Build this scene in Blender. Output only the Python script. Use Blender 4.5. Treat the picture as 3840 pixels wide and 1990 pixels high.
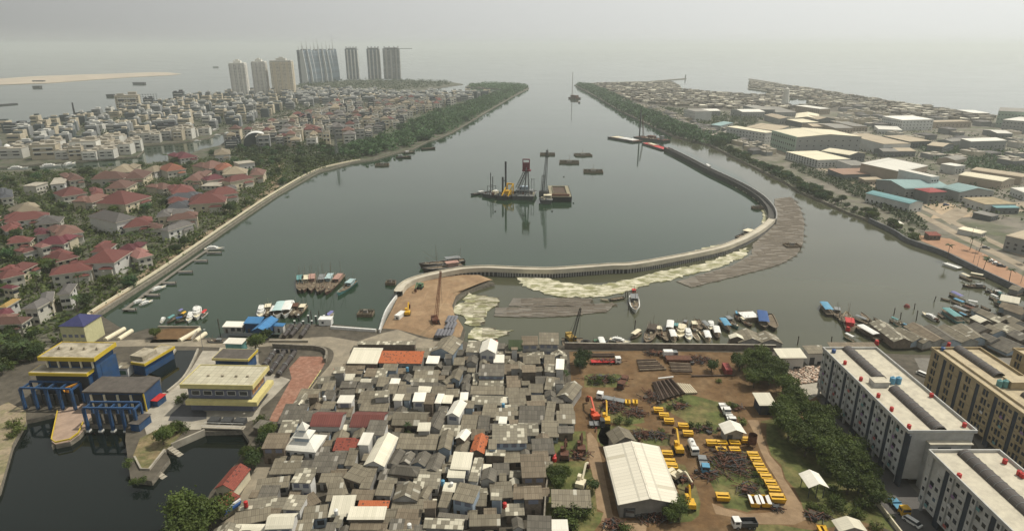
import bpy, bmesh, math, random
from mathutils import Vector, Matrix
R = math.radians
sc = bpy.context.scene
for o in list(bpy.data.objects): bpy.data.objects.remove(o)
COL = sc.collection
PI = math.pi
# ------------------------------------------------------------ camera, sky, sun
CAM_H = 120.0
FN, CX, CY, HORIZ = 2370.0, 1920.0, 995.0, 170.0
PITCH = math.atan((CY - HORIZ) / FN)
cd = bpy.data.cameras.new('camera'); cam = bpy.data.objects.new('camera', cd); COL.objects.link(cam)
cd.sensor_width = 36; cd.lens = 36 * FN / 3840; cd.clip_start = 1; cd.clip_end = 60000
cam.location = (0, 0, CAM_H); cam.rotation_euler = (PI / 2 - PITCH, 0, 0)
sc.camera = cam
SUN_AZ, SUN_EL = R(68), R(60)
SKY_B, SKY_K, SKY_ZEN = 5.7, 9.6, 0.36
w = bpy.data.worlds.new('World'); sc.world = w; w.use_nodes = True
nt = w.node_tree; nt.nodes.clear()
sky = nt.nodes.new('ShaderNodeTexSky'); sky.sky_type = 'NISHITA'; sky.sun_disc = False
sky.sun_elevation = SUN_EL; sky.sun_rotation = SUN_AZ; sky.dust_density = 8; sky.air_density = 1.0; sky.ozone_density = 1.0
hs = nt.nodes.new('ShaderNodeHueSaturation'); hs.inputs['Saturation'].default_value = 0.16
hs.inputs['Value'].default_value = 0.8
def wmath(op, a, b=None, c=None):
    q = nt.nodes.new('ShaderNodeMath'); q.operation = op
    for i, x in enumerate((a, b, c)):
        if x is None: continue
        if isinstance(x, (int, float)): q.inputs[i].default_value = x
        else: nt.links.new(x, q.inputs[i])
    return q.outputs[0]
sdir = Vector((math.sin(SUN_AZ) * math.cos(SUN_EL), math.cos(SUN_AZ) * math.cos(SUN_EL), math.sin(SUN_EL)))
# hazy air: a veil over the clear sky, brighter towards the sun and paler towards the horizon
wtc = nt.nodes.new('ShaderNodeTexCoord'); dt = nt.nodes.new('ShaderNodeVectorMath'); dt.operation = 'DOT_PRODUCT'; dt.inputs[1].default_value = sdir
nt.links.new(wtc.outputs['Generated'], dt.inputs[0])
sz = nt.nodes.new('ShaderNodeSeparateXYZ'); nt.links.new(wtc.outputs['Generated'], sz.inputs[0])
mz = nt.nodes.new('ShaderNodeMapRange'); mz.interpolation_type = 'SMOOTHSTEP'; mz.inputs[1].default_value = 0.12; mz.inputs[2].default_value = 0.8; mz.inputs[3].default_value = 1.0; mz.inputs[4].default_value = SKY_ZEN
nt.links.new(sz.outputs[2], mz.inputs[0])
veil = wmath('MULTIPLY', wmath('MAXIMUM', wmath('MULTIPLY_ADD', dt.outputs['Value'], SKY_K, SKY_B), 1.6), mz.outputs[0])
vc = nt.nodes.new('ShaderNodeMixRGB'); vc.blend_type = 'MULTIPLY'; vc.inputs[0].default_value = 1; vc.inputs[1].default_value = (0.985, 1.0, 0.975, 1)
nt.links.new(veil, vc.inputs[2])
mx = nt.nodes.new('ShaderNodeMixRGB'); mx.inputs[0].default_value = 0.8
bg = nt.nodes.new('ShaderNodeBackground'); bg.inputs[1].default_value = 0.1
wo = nt.nodes.new('ShaderNodeOutputWorld')
nt.links.new(sky.outputs[0], hs.inputs['Color']); nt.links.new(hs.outputs[0], mx.inputs[1]); nt.links.new(vc.outputs[0], mx.inputs[2])
nt.links.new(mx.outputs[0], bg.inputs[0]); nt.links.new(bg.outputs[0], wo.inputs[0])
sd = bpy.data.lights.new('sun', 'SUN'); sun = bpy.data.objects.new('sun', sd); COL.objects.link(sun)
sd.energy = 3.6; sd.angle = R(0.6); sd.color = (1.0, 0.93, 0.80)
sun.rotation_euler = (-sdir).to_track_quat('-Z', 'Y').to_euler(); sun.location = (600, 300, 900)
sc.view_settings.view_transform = 'Standard'; sc.view_settings.look = 'None'
sc.view_settings.exposure = 0.02; sc.view_settings.gamma = 1.0
try:
    cy = sc.cycles; cy.use_denoising = True; cy.max_bounces = 6; cy.diffuse_bounces = 2; cy.glossy_bounces = 3
    cy.transparent_max_bounces = 6; cy.volume_bounces = 2; cy.caustics_reflective = False; cy.caustics_refractive = False
    cy.use_adaptive_sampling = True; cy.adaptive_threshold = 0.015
except Exception: pass
# ------------------------------------------------------------ helpers
CP, SP = math.cos(PITCH), math.sin(PITCH)
def N(x, y, h=0.0):
    """photo pixel (3840 wide) -> point of the world at height h"""
    u = (x - CX) / FN; v = (y - CY) / FN
    dz = -SP - v * CP
    t = (h - CAM_H) / min(dz, -0.004)
    return Vector((u * t, (CP - v * SP) * t, h))
def frame(x0, y0, s):
    return lambda x, y, h=0.0: N(x0 + x / s, y0 + y / s, h)
P = frame(0, 0, 0.67084)
def hgt(fx, x, y0, y1, base=0.0, fr=None):
    """height of a vertical thing standing at pixel (x,y0) whose top shows at y1"""
    b = fr(x, y0, base); lo, hi = base, base + 400
    for _ in range(40):
        m = (lo + hi) / 2
        if fr(x, y1, m).y < b.y: lo, hi = lo, m
        else: lo = m
    return lo
rnd = random.Random(7)
_mats = {}
def newmat(name):
    m = bpy.data.materials.new(name); m.use_nodes = True
    n = m.node_tree.nodes; return m, n, m.node_tree.links, n['Principled BSDF']
def M(name, col, rough=0.8, var=0.25, scale=0.6, metal=0.0, objvar=0.0, coord='Object', spec=0.3, dirt=None, dirt_scale=0.2, dirt_amt=0.5):
    if name in _mats: return _mats[name]
    m, n, l, b = newmat(name)
    b.inputs['Roughness'].default_value = rough; b.inputs['Metallic'].default_value = metal
    b.inputs['Specular IOR Level'].default_value = spec
    tc = n.new('ShaderNodeTexCoord')
    no = n.new('ShaderNodeTexNoise'); no.inputs['Scale'].default_value = scale; no.inputs['Detail'].default_value = 5; no.inputs['Roughness'].default_value = 0.65
    l.new(tc.outputs[coord], no.inputs['Vector'])
    mr = n.new('ShaderNodeMapRange'); mr.inputs[1].default_value = 0.3; mr.inputs[2].default_value = 0.7
    mr.inputs[3].default_value = 1 - var; mr.inputs[4].default_value = 1 + var
    l.new(no.outputs[0], mr.inputs[0])
    val = mr.outputs[0]
    if objvar:
        oi = n.new('ShaderNodeObjectInfo'); m2 = n.new('ShaderNodeMapRange'); m2.inputs[3].default_value = 1 - objvar; m2.inputs[4].default_value = 1 + objvar
        l.new(oi.outputs['Random'], m2.inputs[0]); mu = n.new('ShaderNodeMath'); mu.operation = 'MULTIPLY'
        l.new(val, mu.inputs[0]); l.new(m2.outputs[0], mu.inputs[1]); val = mu.outputs[0]
    base = None
    if dirt:
        d = n.new('ShaderNodeTexNoise'); d.inputs['Scale'].default_value = dirt_scale; d.inputs['Detail'].default_value = 6; d.inputs['Roughness'].default_value = 0.7
        l.new(tc.outputs[coord], d.inputs['Vector'])
        r2 = n.new('ShaderNodeMapRange'); r2.inputs[1].default_value = 0.45; r2.inputs[2].default_value = 0.62; r2.inputs[4].default_value = dirt_amt
        l.new(d.outputs[0], r2.inputs[0])
        mi = n.new('ShaderNodeMixRGB'); mi.inputs[1].default_value = (*col, 1); mi.inputs[2].default_value = (*dirt, 1)
        l.new(r2.outputs[0], mi.inputs[0]); base = mi.outputs[0]
    mm = n.new('ShaderNodeMixRGB'); mm.blend_type = 'MULTIPLY'; mm.inputs[0].default_value = 1
    if base: l.new(base, mm.inputs[1])
    else: mm.inputs[1].default_value = (*col, 1)
    l.new(val, mm.inputs[2]); l.new(mm.outputs[0], b.inputs['Base Color'])
    _mats[name] = m; return m
def sheet_mat(name, col, col2, su=1.0, sv=1.9, contrast=0.35, objvar=0.15, rough=0.75, metal=0.0, line=0.55, patch=0.0, patchcol=(0.6, 0.57, 0.48), rib=0.0, ribw=0.3, spec=0.3):
    """roofing in sheets: each sheet its own tint, dark laps, optional ribs, optional pale patches; works on the UV in metres"""
    if name in _mats: return _mats[name]
    m, n, l, b = newmat(name)
    b.inputs['Roughness'].default_value = rough; b.inputs['Metallic'].default_value = metal; b.inputs['Specular IOR Level'].default_value = spec
    uv = n.new('ShaderNodeUVMap'); sp = n.new('ShaderNodeSeparateXYZ'); l.new(uv.outputs[0], sp.inputs[0])
    oi = n.new('ShaderNodeObjectInfo')
    def mth(op, a, bb=None):
        q = n.new('ShaderNodeMath'); q.operation = op
        for i, x in enumerate((a, bb)):
            if x is None: continue
            if isinstance(x, (int, float)): q.inputs[i].default_value = x
            else: l.new(x, q.inputs[i])
        return q.outputs[0]
    u = mth('DIVIDE', sp.outputs[0], su); v = mth('DIVIDE', sp.outputs[1], sv)
    fu, fv = mth('FLOOR', u), mth('FLOOR', v)
    cb = n.new('ShaderNodeCombineXYZ'); l.new(fu, cb.inputs[0]); l.new(fv, cb.inputs[1]); l.new(mth('MULTIPLY', oi.outputs['Random'], 91.0), cb.inputs[2])
    wn = n.new('ShaderNodeTexWhiteNoise'); wn.noise_dimensions = '3D'; l.new(cb.outputs[0], wn.inputs['Vector'])
    tc = n.new('ShaderNodeTexCoord'); no = n.new('ShaderNodeTexNoise'); no.inputs['Scale'].default_value = 0.35; no.inputs['Detail'].default_value = 6; no.inputs['Roughness'].default_value = 0.7
    l.new(tc.outputs['Object'], no.inputs['Vector'])
    mixv = mth('ADD', mth('MULTIPLY', wn.outputs[0], 0.55), mth('MULTIPLY', no.outputs[0], 0.5))
    mi = n.new('ShaderNodeMixRGB'); mi.inputs[1].default_value = (*col, 1); mi.inputs[2].default_value = (*col2, 1); l.new(mixv, mi.inputs[0])
    cur = mi.outputs[0]
    if patch:
        g = mth('GREATER_THAN', wn.outputs[0], 1 - patch)
        mp = n.new('ShaderNodeMixRGB'); mp.inputs[2].default_value = (*patchcol, 1); l.new(cur, mp.inputs[1]); l.new(g, mp.inputs[0]); cur = mp.outputs[0]
    fac = mth('ADD', 1 - objvar, mth('MULTIPLY', oi.outputs['Random'], 2 * objvar))
    if line:
        lv = mth('LESS_THAN', mth('FRACT', v), 0.10); lu = mth('LESS_THAN', mth('FRACT', u), 0.09)
        fac = mth('MULTIPLY', fac, mth('SUBTRACT', 1.0, mth('MULTIPLY', mth('MAXIMUM', lv, lu), line * contrast * 2)))
    if rib:
        rb = mth('LESS_THAN', mth('FRACT', mth('DIVIDE', sp.outputs[0], ribw)), 0.35)
        fac = mth('MULTIPLY', fac, mth('SUBTRACT', 1.0, mth('MULTIPLY', rb, rib)))
    mm = n.new('ShaderNodeMixRGB'); mm.blend_type = 'MULTIPLY'; mm.inputs[0].default_value = 1
    l.new(cur, mm.inputs[1]); l.new(fac, mm.inputs[2]); l.new(mm.outputs[0], b.inputs['Base Color'])
    _mats[name] = m; return m
def grid_mat(name, wall, glass, su=3.0, sv=3.1, wu=0.5, wv=0.5, rough=0.6, objvar=0.1, band=False):
    """facade: rows of openings too small to model, on the UV in metres"""
    if name in _mats: return _mats[name]
    m, n, l, b = newmat(name)
    b.inputs['Roughness'].default_value = rough
    uv = n.new('ShaderNodeUVMap'); sp = n.new('ShaderNodeSeparateXYZ'); l.new(uv.outputs[0], sp.inputs[0])
    def mth(op, a, bb=None):
        q = n.new('ShaderNodeMath'); q.operation = op
        for i, x in enumerate((a, bb)):
            if x is None: continue
            if isinstance(x, (int, float)): q.inputs[i].default_value = x
            else: l.new(x, q.inputs[i])
        return q.outputs[0]
    u = mth('DIVIDE', sp.outputs[0], su); v = mth('DIVIDE', sp.outputs[1], sv)
    iv = mth('LESS_THAN', mth('ABSOLUTE', mth('SUBTRACT', mth('FRACT', v), 0.5)), wv / 2)
    msk = iv if band else mth('MULTIPLY', iv, mth('LESS_THAN', mth('ABSOLUTE', mth('SUBTRACT', mth('FRACT', u), 0.5)), wu / 2))
    cb = n.new('ShaderNodeCombineXYZ'); l.new(mth('FLOOR', u), cb.inputs[0]); l.new(mth('FLOOR', v), cb.inputs[1])
    wn = n.new('ShaderNodeTexWhiteNoise'); l.new(cb.outputs[0], wn.inputs['Vector'])
    g2 = n.new('ShaderNodeMixRGB'); g2.inputs[1].default_value = (*glass, 1); g2.inputs[2].default_value = (*[min(1, c * 2.6 + 0.03) for c in glass], 1); l.new(mth('POWER', wn.outputs[0], 2.0), g2.inputs[0])
    oi = n.new('ShaderNodeObjectInfo'); fac = mth('ADD', 1 - objvar, mth('MULTIPLY', oi.outputs['Random'], 2 * objvar))
    wl = n.new('ShaderNodeMixRGB'); wl.blend_type = 'MULTIPLY'; wl.inputs[0].default_value = 1; wl.inputs[1].default_value = (*wall, 1); l.new(fac, wl.inputs[2])
    mi = n.new('ShaderNodeMixRGB'); l.new(msk, mi.inputs[0]); l.new(wl.outputs[0], mi.inputs[1]); l.new(g2.outputs[0], mi.inputs[2])
    l.new(mi.outputs[0], b.inputs['Base Color'])
    rr = n.new('ShaderNodeMapRange'); rr.inputs[3].default_value = rough; rr.inputs[4].default_value = 0.15; l.new(msk, rr.inputs[0]); l.new(rr.outputs[0], b.inputs['Roughness'])
    _mats[name] = m; return m
class MB:
    """collects shapes into ONE mesh"""
    def __init__(s): s.v = []; s.f = []; s.m = []; s.uv = []
    def face(s, pts, mi=0, uv=None):
        i = len(s.v); s.v += [tuple(p) for p in pts]; s.f.append(tuple(range(i, i + len(pts)))); s.m.append(mi)
        if uv is None:
            p0 = Vector(pts[0]); a = (Vector(pts[1]) - p0); nrm = a.cross(Vector(pts[-1]) - p0)
            ax = a.normalized() if a.length > 1e-9 else Vector((1, 0, 0)); ay = nrm.cross(a).normalized() if nrm.length > 1e-9 else Vector((0, 1, 0))
            uv = [((Vector(p) - p0).dot(ax), (Vector(p) - p0).dot(ay)) for p in pts]
        s.uv += uv; return s
    def box(s, c, size, rz=0, mi=0, top=True, bot=False):
        """c = centre of the base"""
        w, d, h = size; cr, sr = math.cos(rz), math.sin(rz)
        q = [(-w/2, -d/2), (w/2, -d/2), (w/2, d/2), (-w/2, d/2)]
        b = [Vector((c[0] + x*cr - y*sr, c[1] + x*sr + y*cr, c[2])) for x, y in q]
        return s.prism(b, h, mi, top, bot)
    def prism(s, base, h, mi=0, top=True, bot=False, mtop=None):
        b = [Vector(p) for p in base]; t = [p + Vector((0, 0, h)) for p in b]; k = len(b)
        for i in range(k):
            j = (i + 1) % k; s.face([b[i], b[j], t[j], t[i]], mi)
        if top: s.face(t, mi if mtop is None else mtop)
        if bot: s.face(b[::-1], mi)
        return s
    def bar(s, a, b, r, n=6, mi=0, r2=None, caps=True):
        a, b = Vector(a), Vector(b); r2 = r if r2 is None else r2; d = (b - a)
        if d.length < 1e-6: return s
        d.normalize(); x = d.orthogonal().normalized(); y = d.cross(x)
        ra = [a + (x*math.cos(2*PI*i/n) + y*math.sin(2*PI*i/n))*r for i in range(n)]
        rb = [b + (x*math.cos(2*PI*i/n) + y*math.sin(2*PI*i/n))*r2 for i in range(n)]
        for i in range(n):
            j = (i+1) % n; s.face([ra[i], ra[j], rb[j], rb[i]], mi)
        if caps: s.face(ra[::-1], mi); s.face(rb, mi)
        return s
    def beam(s, a, b, w, h, mi=0):
        """square beam from a to b, w wide, h tall"""
        a, b = Vector(a), Vector(b); d = (b - a); 
        if d.length < 1e-6: return s
        d.normalize(); up = Vector((0, 0, 1))
        if abs(d.z) > 0.95: up = Vector((0, 1, 0))
        x = d.cross(up).normalized() * (w/2); y = x.cross(d).normalized() * (h/2)
        ra = [a - x - y, a + x - y, a + x + y, a - x + y]; rb = [p + (b - a) for p in ra]
        for i in range(4):
            j = (i+1) % 4; s.face([ra[i], ra[j], rb[j], rb[i]], mi)
        s.face(ra[::-1], mi); s.face(rb, mi); return s
    def gable(s, w, d, z0, rise, th=0.12, along='y', over=0.4, mi=0, mono=0):
        """roof centred on the origin; ridge along y (depth) or x; thin slab"""
        W, D = w/2 + over, d/2 + over
        def slab(q):
            q = [Vector(p) for p in q]; t = [p + Vector((0, 0, th)) for p in q]
            s.face(t, mi)
            s.face(q[::-1], mi)
            for i in range(4):
                j = (i+1) % 4; s.face([q[i], q[j], t[j], t[i]], mi)
        k = over * rise / (w/2 if along == 'y' else d/2)
        zl, zr = z0 - k, z0 + rise
        if along == 'y':
            slab([(0, D, zr), (-0, -D, zr), (W, -D, zl), (W, D, zl)][::-1])
            slab([(0, -D, zr), (0, D, zr), (-W, D, zl), (-W, -D, zl)][::-1])
        else:
            slab([(-W, -D, zl), (W, -D, zl), (W, 0, zr), (-W, 0, zr)])
            slab([(W, D, zl), (-W, D, zl), (-W, 0, zr), (W, 0, zr)])
        return s
    def mono(s, w, d, zf, zb, th=0.1, over=0.3, mi=0):
        W, D = w/2 + over, d/2 + over
        q = [Vector(p) for p in ((-W, -D, zf), (W, -D, zf), (W, D, zb), (-W, D, zb))]; t = [p + Vector((0, 0, th)) for p in q]
        s.face(t, mi); s.face(q[::-1], mi)
        for i in range(4):
            j = (i+1) % 4; s.face([q[i], q[j], t[j], t[i]], mi)
        return s
    def hip(s, w, d, z0, rise, over=0.6, mi=0, cx=0, cy=0, th=0.18):
        W, D = w/2 + over, d/2 + over
        if W >= D: r = [(cx - (W - D), cy, z0 + rise), (cx + (W - D), cy, z0 + rise)]
        else: r = [(cx, cy - (D - W), z0 + rise), (cx, cy + (D - W), z0 + rise)]
        c = [(cx - W, cy - D, z0), (cx + W, cy - D, z0), (cx + W, cy + D, z0), (cx - W, cy + D, z0)]
        if abs(W - D) < 0.05:
            a = (cx, cy, z0 + rise)
            for i in range(4): s.face([c[i], c[(i+1) % 4], a], mi)
        elif W > D:
            s.face([c[0], c[1], r[1], r[0]], mi); s.face([c[1], c[2], r[1]], mi); s.face([c[2], c[3], r[0], r[1]], mi); s.face([c[3], c[0], r[0]], mi)
        else:
            s.face([c[0], c[1], r[0]], mi); s.face([c[1], c[2], r[1], r[0]], mi); s.face([c[2], c[3], r[1]], mi); s.face([c[3], c[0], r[0], r[1]], mi)
        b = [(x, y, z - th) for x, y, z in c]
        for i in range(4): s.face([b[i], b[(i+1) % 4], c[(i+1) % 4], c[i]], mi)
        s.face(b[::-1], mi); return s
    def mesh(s, name, mats):
        me = bpy.data.meshes.new(name); me.from_pydata(s.v, [], s.f)
        for m in (mats if isinstance(mats, (list, tuple)) else [mats]): me.materials.append(m)
        ul = me.uv_layers.new(name='UVMap'); flat = [c for q in s.uv for c in q]
        ul.data.foreach_set('uv', flat); me.polygons.foreach_set('material_index', s.m); me.update(); return me
    def build(s, name, mats, parent=None, loc=None, rz=None, label=None):
        if not s.f: return None
        o = bpy.data.objects.new(name, s.mesh(name, mats)); COL.objects.link(o)
        if parent: o.parent = parent
        if loc is not None: o.location = loc
        if rz is not None: o.rotation_euler = (0, 0, rz)
        if label: o['label'] = label
        return o
THINGS = []   # (object, look, where, region)
def tag(o, look, cat, group=None, reg=None, fixed=False, kind=None):
    o['category'] = cat
    if group: o['group'] = group
    if kind: o['kind'] = kind
    THINGS.append([o, look, reg, fixed]); return o
def thing(name, look, cat, loc, rz=0, group=None, reg=None, fixed=False):
    o = bpy.data.objects.new(name, None); COL.objects.link(o); o.empty_display_size = 0.5
    o.location = loc; o.rotation_euler = (0, 0, rz)
    return tag(o, look, cat, group, reg, fixed)
def struct(name, mb, mats, kind='structure', label=None):
    o = mb.build(name, mats); o['kind'] = kind
    if label: o['label'] = label
    return o
def link_copy(src, parent=None, loc=None, rz=None, scale=None):
    c = src.copy(); COL.objects.link(c)
    if parent is not None: c.parent = parent
    if loc is not None: c.location = loc
    if rz is not None: c.rotation_euler = (0, 0, rz)
    if scale is not None: c.scale = scale if hasattr(scale, '__len__') else (scale,)*3
    return c
KIDS = {}
def part_of(me, name, parent, loc=(0, 0, 0), rz=0, scale=None):
    """a part from shared mesh data"""
    o = bpy.data.objects.new(name, me); COL.objects.link(o); o.parent = parent; o.location = loc; o.rotation_euler = (0, 0, rz)
    if scale is not None: o.scale = scale if hasattr(scale, '__len__') else (scale,)*3
    return o
def polyland(pts, z, depth=3.0, mi=0):
    mb = MB(); q = [Vector((p[0], p[1], z)) for p in pts]
    area = sum(q[i].x*q[(i+1) % len(q)].y - q[(i+1) % len(q)].x*q[i].y for i in range(len(q)))
    if area < 0: q = q[::-1]
    mb.face(q, mi)
    for i in range(len(q)):
        a, b = q[i], q[(i+1) % len(q)]; dn = Vector((0, 0, -depth))
        mb.face([a + dn, b + dn, b, a], min(mi + 1, 1))
    return mb
def poly(frm, pts, z): return [frm(x, y, z) for x, y in pts]
# ------------------------------------------------------------ water, land, haze
LZ = 1.6
def water_mat(name, col, rough, bump, s1, tint2=None):
    m, n, l, b = newmat(name)
    b.inputs['Roughness'].default_value = rough; b.inputs['IOR'].default_value = 1.33
    b.inputs['Specular IOR Level'].default_value = 0.5
    tc = n.new('ShaderNodeTexCoord')
    def noise(sx, sy, det, sc_):
        mp = n.new('ShaderNodeMapping'); mp.inputs['Scale'].default_value = (sx, sy, 1); l.new(tc.outputs['Object'], mp.inputs[0])
        no = n.new('ShaderNodeTexNoise'); no.inputs['Scale'].default_value = sc_; no.inputs['Detail'].default_value = det; l.new(mp.outputs[0], no.inputs['Vector']); return no.outputs[0]
    a = noise(0.7, 1.6, 4, s1)
    bp = n.new('ShaderNodeBump'); bp.inputs['Strength'].default_value = bump; bp.inputs['Distance'].default_value = 0.1
    l.new(a, bp.inputs['Height']); l.new(bp.outputs[0], b.inputs['Normal'])
    big = noise(1, 3.0, 4, 0.006)
    mr = n.new('ShaderNodeMapRange'); mr.inputs[1].default_value = 0.35; mr.inputs[2].default_value = 0.65; l.new(big, mr.inputs[0])
    mi = n.new('ShaderNodeMixRGB'); mi.inputs[1].default_value = (*col, 1); mi.inputs[2].default_value = (*(tint2 or [c*1.25 for c in col]), 1)
    l.new(mr.outputs[0], mi.inputs[0]); l.new(mi.outputs[0], b.inputs['Base Color'])
    big2 = noise(1, 4.0, 3, 0.004)
    m3 = n.new('ShaderNodeMapRange'); m3.inputs[1].default_value = 0.4; m3.inputs[2].default_value = 0.6; m3.inputs[3].default_value = rough*0.7; m3.inputs[4].default_value = rough*1.6
    l.new(big2, m3.inputs[0]); l.new(m3.outputs[0], b.inputs['Roughness'])
    return m
WATER = water_mat('river_water', (0.017, 0.033, 0.018), 0.06, 0.04, 0.9)
SEA = WATER
BASIN = water_mat('basin_water', (0.005, 0.008, 0.007), 0.04, 0.02, 1.2)
mb = MB(); S = 24000
mb.face([(-S, -400, 0), (S, -400, 0), (S, S, 0), (-S, S, 0)])
struct('water', mb, WATER)
G_URB = M('urban_ground', (0.105, 0.10, 0.075), 0.9, 0.4, 0.3, dirt=(0.038, 0.056, 0.022), dirt_scale=0.06, dirt_amt=1.0)
G_IND = M('paved_ground', (0.17, 0.155, 0.125), 0.9, 0.35, 0.1, dirt=(0.07, 0.085, 0.04), dirt_scale=0.03, dirt_amt=0.85)
G_SLUM = M('packed_soil', (0.085, 0.075, 0.058), 0.95, 0.4, 0.3)
G_DIRT = M('brown_dirt', (0.125, 0.074, 0.034), 0.95, 0.3, 0.35, dirt=(0.175, 0.115, 0.06), dirt_scale=0.12, dirt_amt=0.8)
G_GRASS = M('short_grass', (0.085, 0.098, 0.03), 0.95, 0.45, 0.35, dirt=(0.17, 0.14, 0.06), dirt_scale=0.1, dirt_amt=0.8)
G_CONC = M('concrete', (0.36, 0.33, 0.27), 0.85, 0.2, 0.25, dirt=(0.22, 0.20, 0.16), dirt_scale=0.15, dirt_amt=0.6)
G_ROAD = M('asphalt', (0.20, 0.185, 0.16), 0.9, 0.15, 0.1)
STONE = M('stone_wall', (0.20, 0.18, 0.145), 0.9, 0.45, 0.8)
# left bank and town, with its canal cut in
L1 = [(100, 905), (250, 788), (420, 680), (600, 555), (700, 488), (800, 432), (880, 410), (940, 400), (985, 386), (1037, 374), (1076, 354), (1101, 347), (1140, 331),
      (1178, 308), (1228, 278), (1289, 243), (1331, 222), (1326, 216), (1241, 210), (1181, 213), (1170, 219), (1266, 224), (1270, 229), (1200, 233), (1120, 236), (1010, 240),
      (1000, 234), (1060, 226), (1165, 212), (1130, 206), (1010, 202), (880, 203), (745, 214), (690, 222), (580, 231), (498, 244), (430, 249), (362, 258), (271, 282), (190, 293), (136, 301), (34, 316), (-60, 328),
      (-500, 400), (-700, 470), (-60, 428), (0, 421), (130, 410), (189, 406), (345, 393), (362, 378), (350, 366), (400, 362), (479, 354), (525, 346), (545, 336), (607, 329), (634, 318), (655, 306), (700, 290), (760, 278), (800, 272),
      (812, 278), (783, 287), (740, 293), (698, 311), (671, 324), (620, 331), (586, 343), (552, 366), (505, 376), (494, 381), (427, 405), (284, 419), (167, 425), (0, 428), (-60, 436), (-900, 560), (-900, 1000), (0, 905)]
struct('ground', polyland(poly(P, L1, LZ), LZ), [G_URB, STONE])
# right bank
L3 = [(1444.5, 214), (1494, 240), (1555, 276), (1630, 312), (1693, 342), (1764, 358), (1790, 366), (1867, 405), (1975, 457), (2012, 481), (2061, 501), (2136, 535), (2185, 552), (2251, 583), (2284, 604), (2371, 634), (2418, 658), (2535, 714), (2576, 730),
      (2800, 850), (3600, 850), (3600, 420), (2800, 330), (2576, 300), (2510, 290), (2398, 275), (2297, 263), (2147, 240), (2119, 235), (2035, 220), (1952, 210), (1885, 200), (1885, 204), (1881, 223), (1935, 230), (1941, 241), (1809, 236), (1717, 226), (1710, 214), (1690, 205), (1600, 205), (1500, 208)]
struct('ground', polyland(poly(P, L3, LZ), LZ), [G_IND, STONE])
# near land: kampung, yard and estate; the pumping basin in the corner stays water
L2 = [(-900, 1000), (0, 905), (100, 905), (250, 790), (300, 822), (330, 838), (372, 826), (503, 826), (512, 850), (560, 850), (700, 850), (722, 815), (830, 815), (945, 826), (958, 832),
      (1000, 745), (1020, 716), (1060, 704), (1160, 697), (1205, 697), (1244, 711), (1205, 722), (1172, 734), (1148, 752), (1140, 775), (1146, 803), (1170, 830), (1165, 858), (1205, 868), (1420, 868), (1945, 874), (2080, 884), (2576, 900), (3600, 930),
      (3600, 1400), (2900, 1700), (-100, 1700), (420, 1500), (529, 1237), (597, 1160), (628, 1110), (608, 1082), (515, 1085), (429, 1119), (414, 1133), (427, 1153), (382, 1209), (328, 1203), (315, 1107), (317, 1069), (208, 1067), (130, 1120), (145, 1038), (66, 1056), (32, 1117), (17, 1169), (0, 1230), (-300, 1700), (-900, 1500)]
struct('ground', polyland(poly(P, L2, LZ), LZ), [G_SLUM, STONE])
mb = MB(); q = poly(P, [(-500, 1760), (-60, 1200), (20, 1050), (120, 1030), (640, 1060), (640, 1200), (420, 1600), (100, 1760)], 0.02); mb.face(q); struct('water', mb, BASIN)
SILT = water_mat('silty_water', (0.058, 0.060, 0.036), 0.09, 0.05, 0.9)
mb = MB(); q = poly(P, [(1010, 720), (1075, 694), (1250, 676), (1500, 676), (1700, 645), (1880, 590), (1940, 545), (1930, 500), (1860, 442), (1740, 386), (1684, 362), (1692, 340), (1790, 362), (1975, 453), (2185, 548), (2418, 654), (2600, 736), (2700, 900), (1400, 900), (1100, 880)], 0.02); mb.face(q); struct('water', mb, SILT)
# sand spit far out at sea
SAND = M('sand', (0.42, 0.36, 0.28), 0.95, 0.2, 0.01)
mb = polyland(poly(P, [(-400, 262), (-100, 226), (0, 213), (120, 209), (240, 200), (330, 194), (430, 189), (455, 186), (420, 182), (380, 182), (300, 185), (200, 188), (90, 192), (0, 198), (-400, 215)], 1.2), 1.2, 2)
struct('sandbank', mb, [SAND, SAND])
# ------------------------------------------------------------ haze: one even block of air round everything
mb = MB(); mb.box((0, 9000, -1.0), (60000, 34000, 170), bot=True)
hz = bpy.data.materials.new('haze'); hz.use_nodes = True; n = hz.node_tree.nodes; n.clear()
pv = n.new('ShaderNodeVolumePrincipled'); ho = n.new('ShaderNodeOutputMaterial')
pv.inputs['Color'].default_value = (0.955, 0.995, 0.985, 1); pv.inputs['Density'].default_value = 0.000145; pv.inputs['Anisotropy'].default_value = 0.38
hz.node_tree.links.new(pv.outputs[0], ho.inputs['Volume'])
o = mb.build('haze', hz); o['kind'] = 'stuff'
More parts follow.
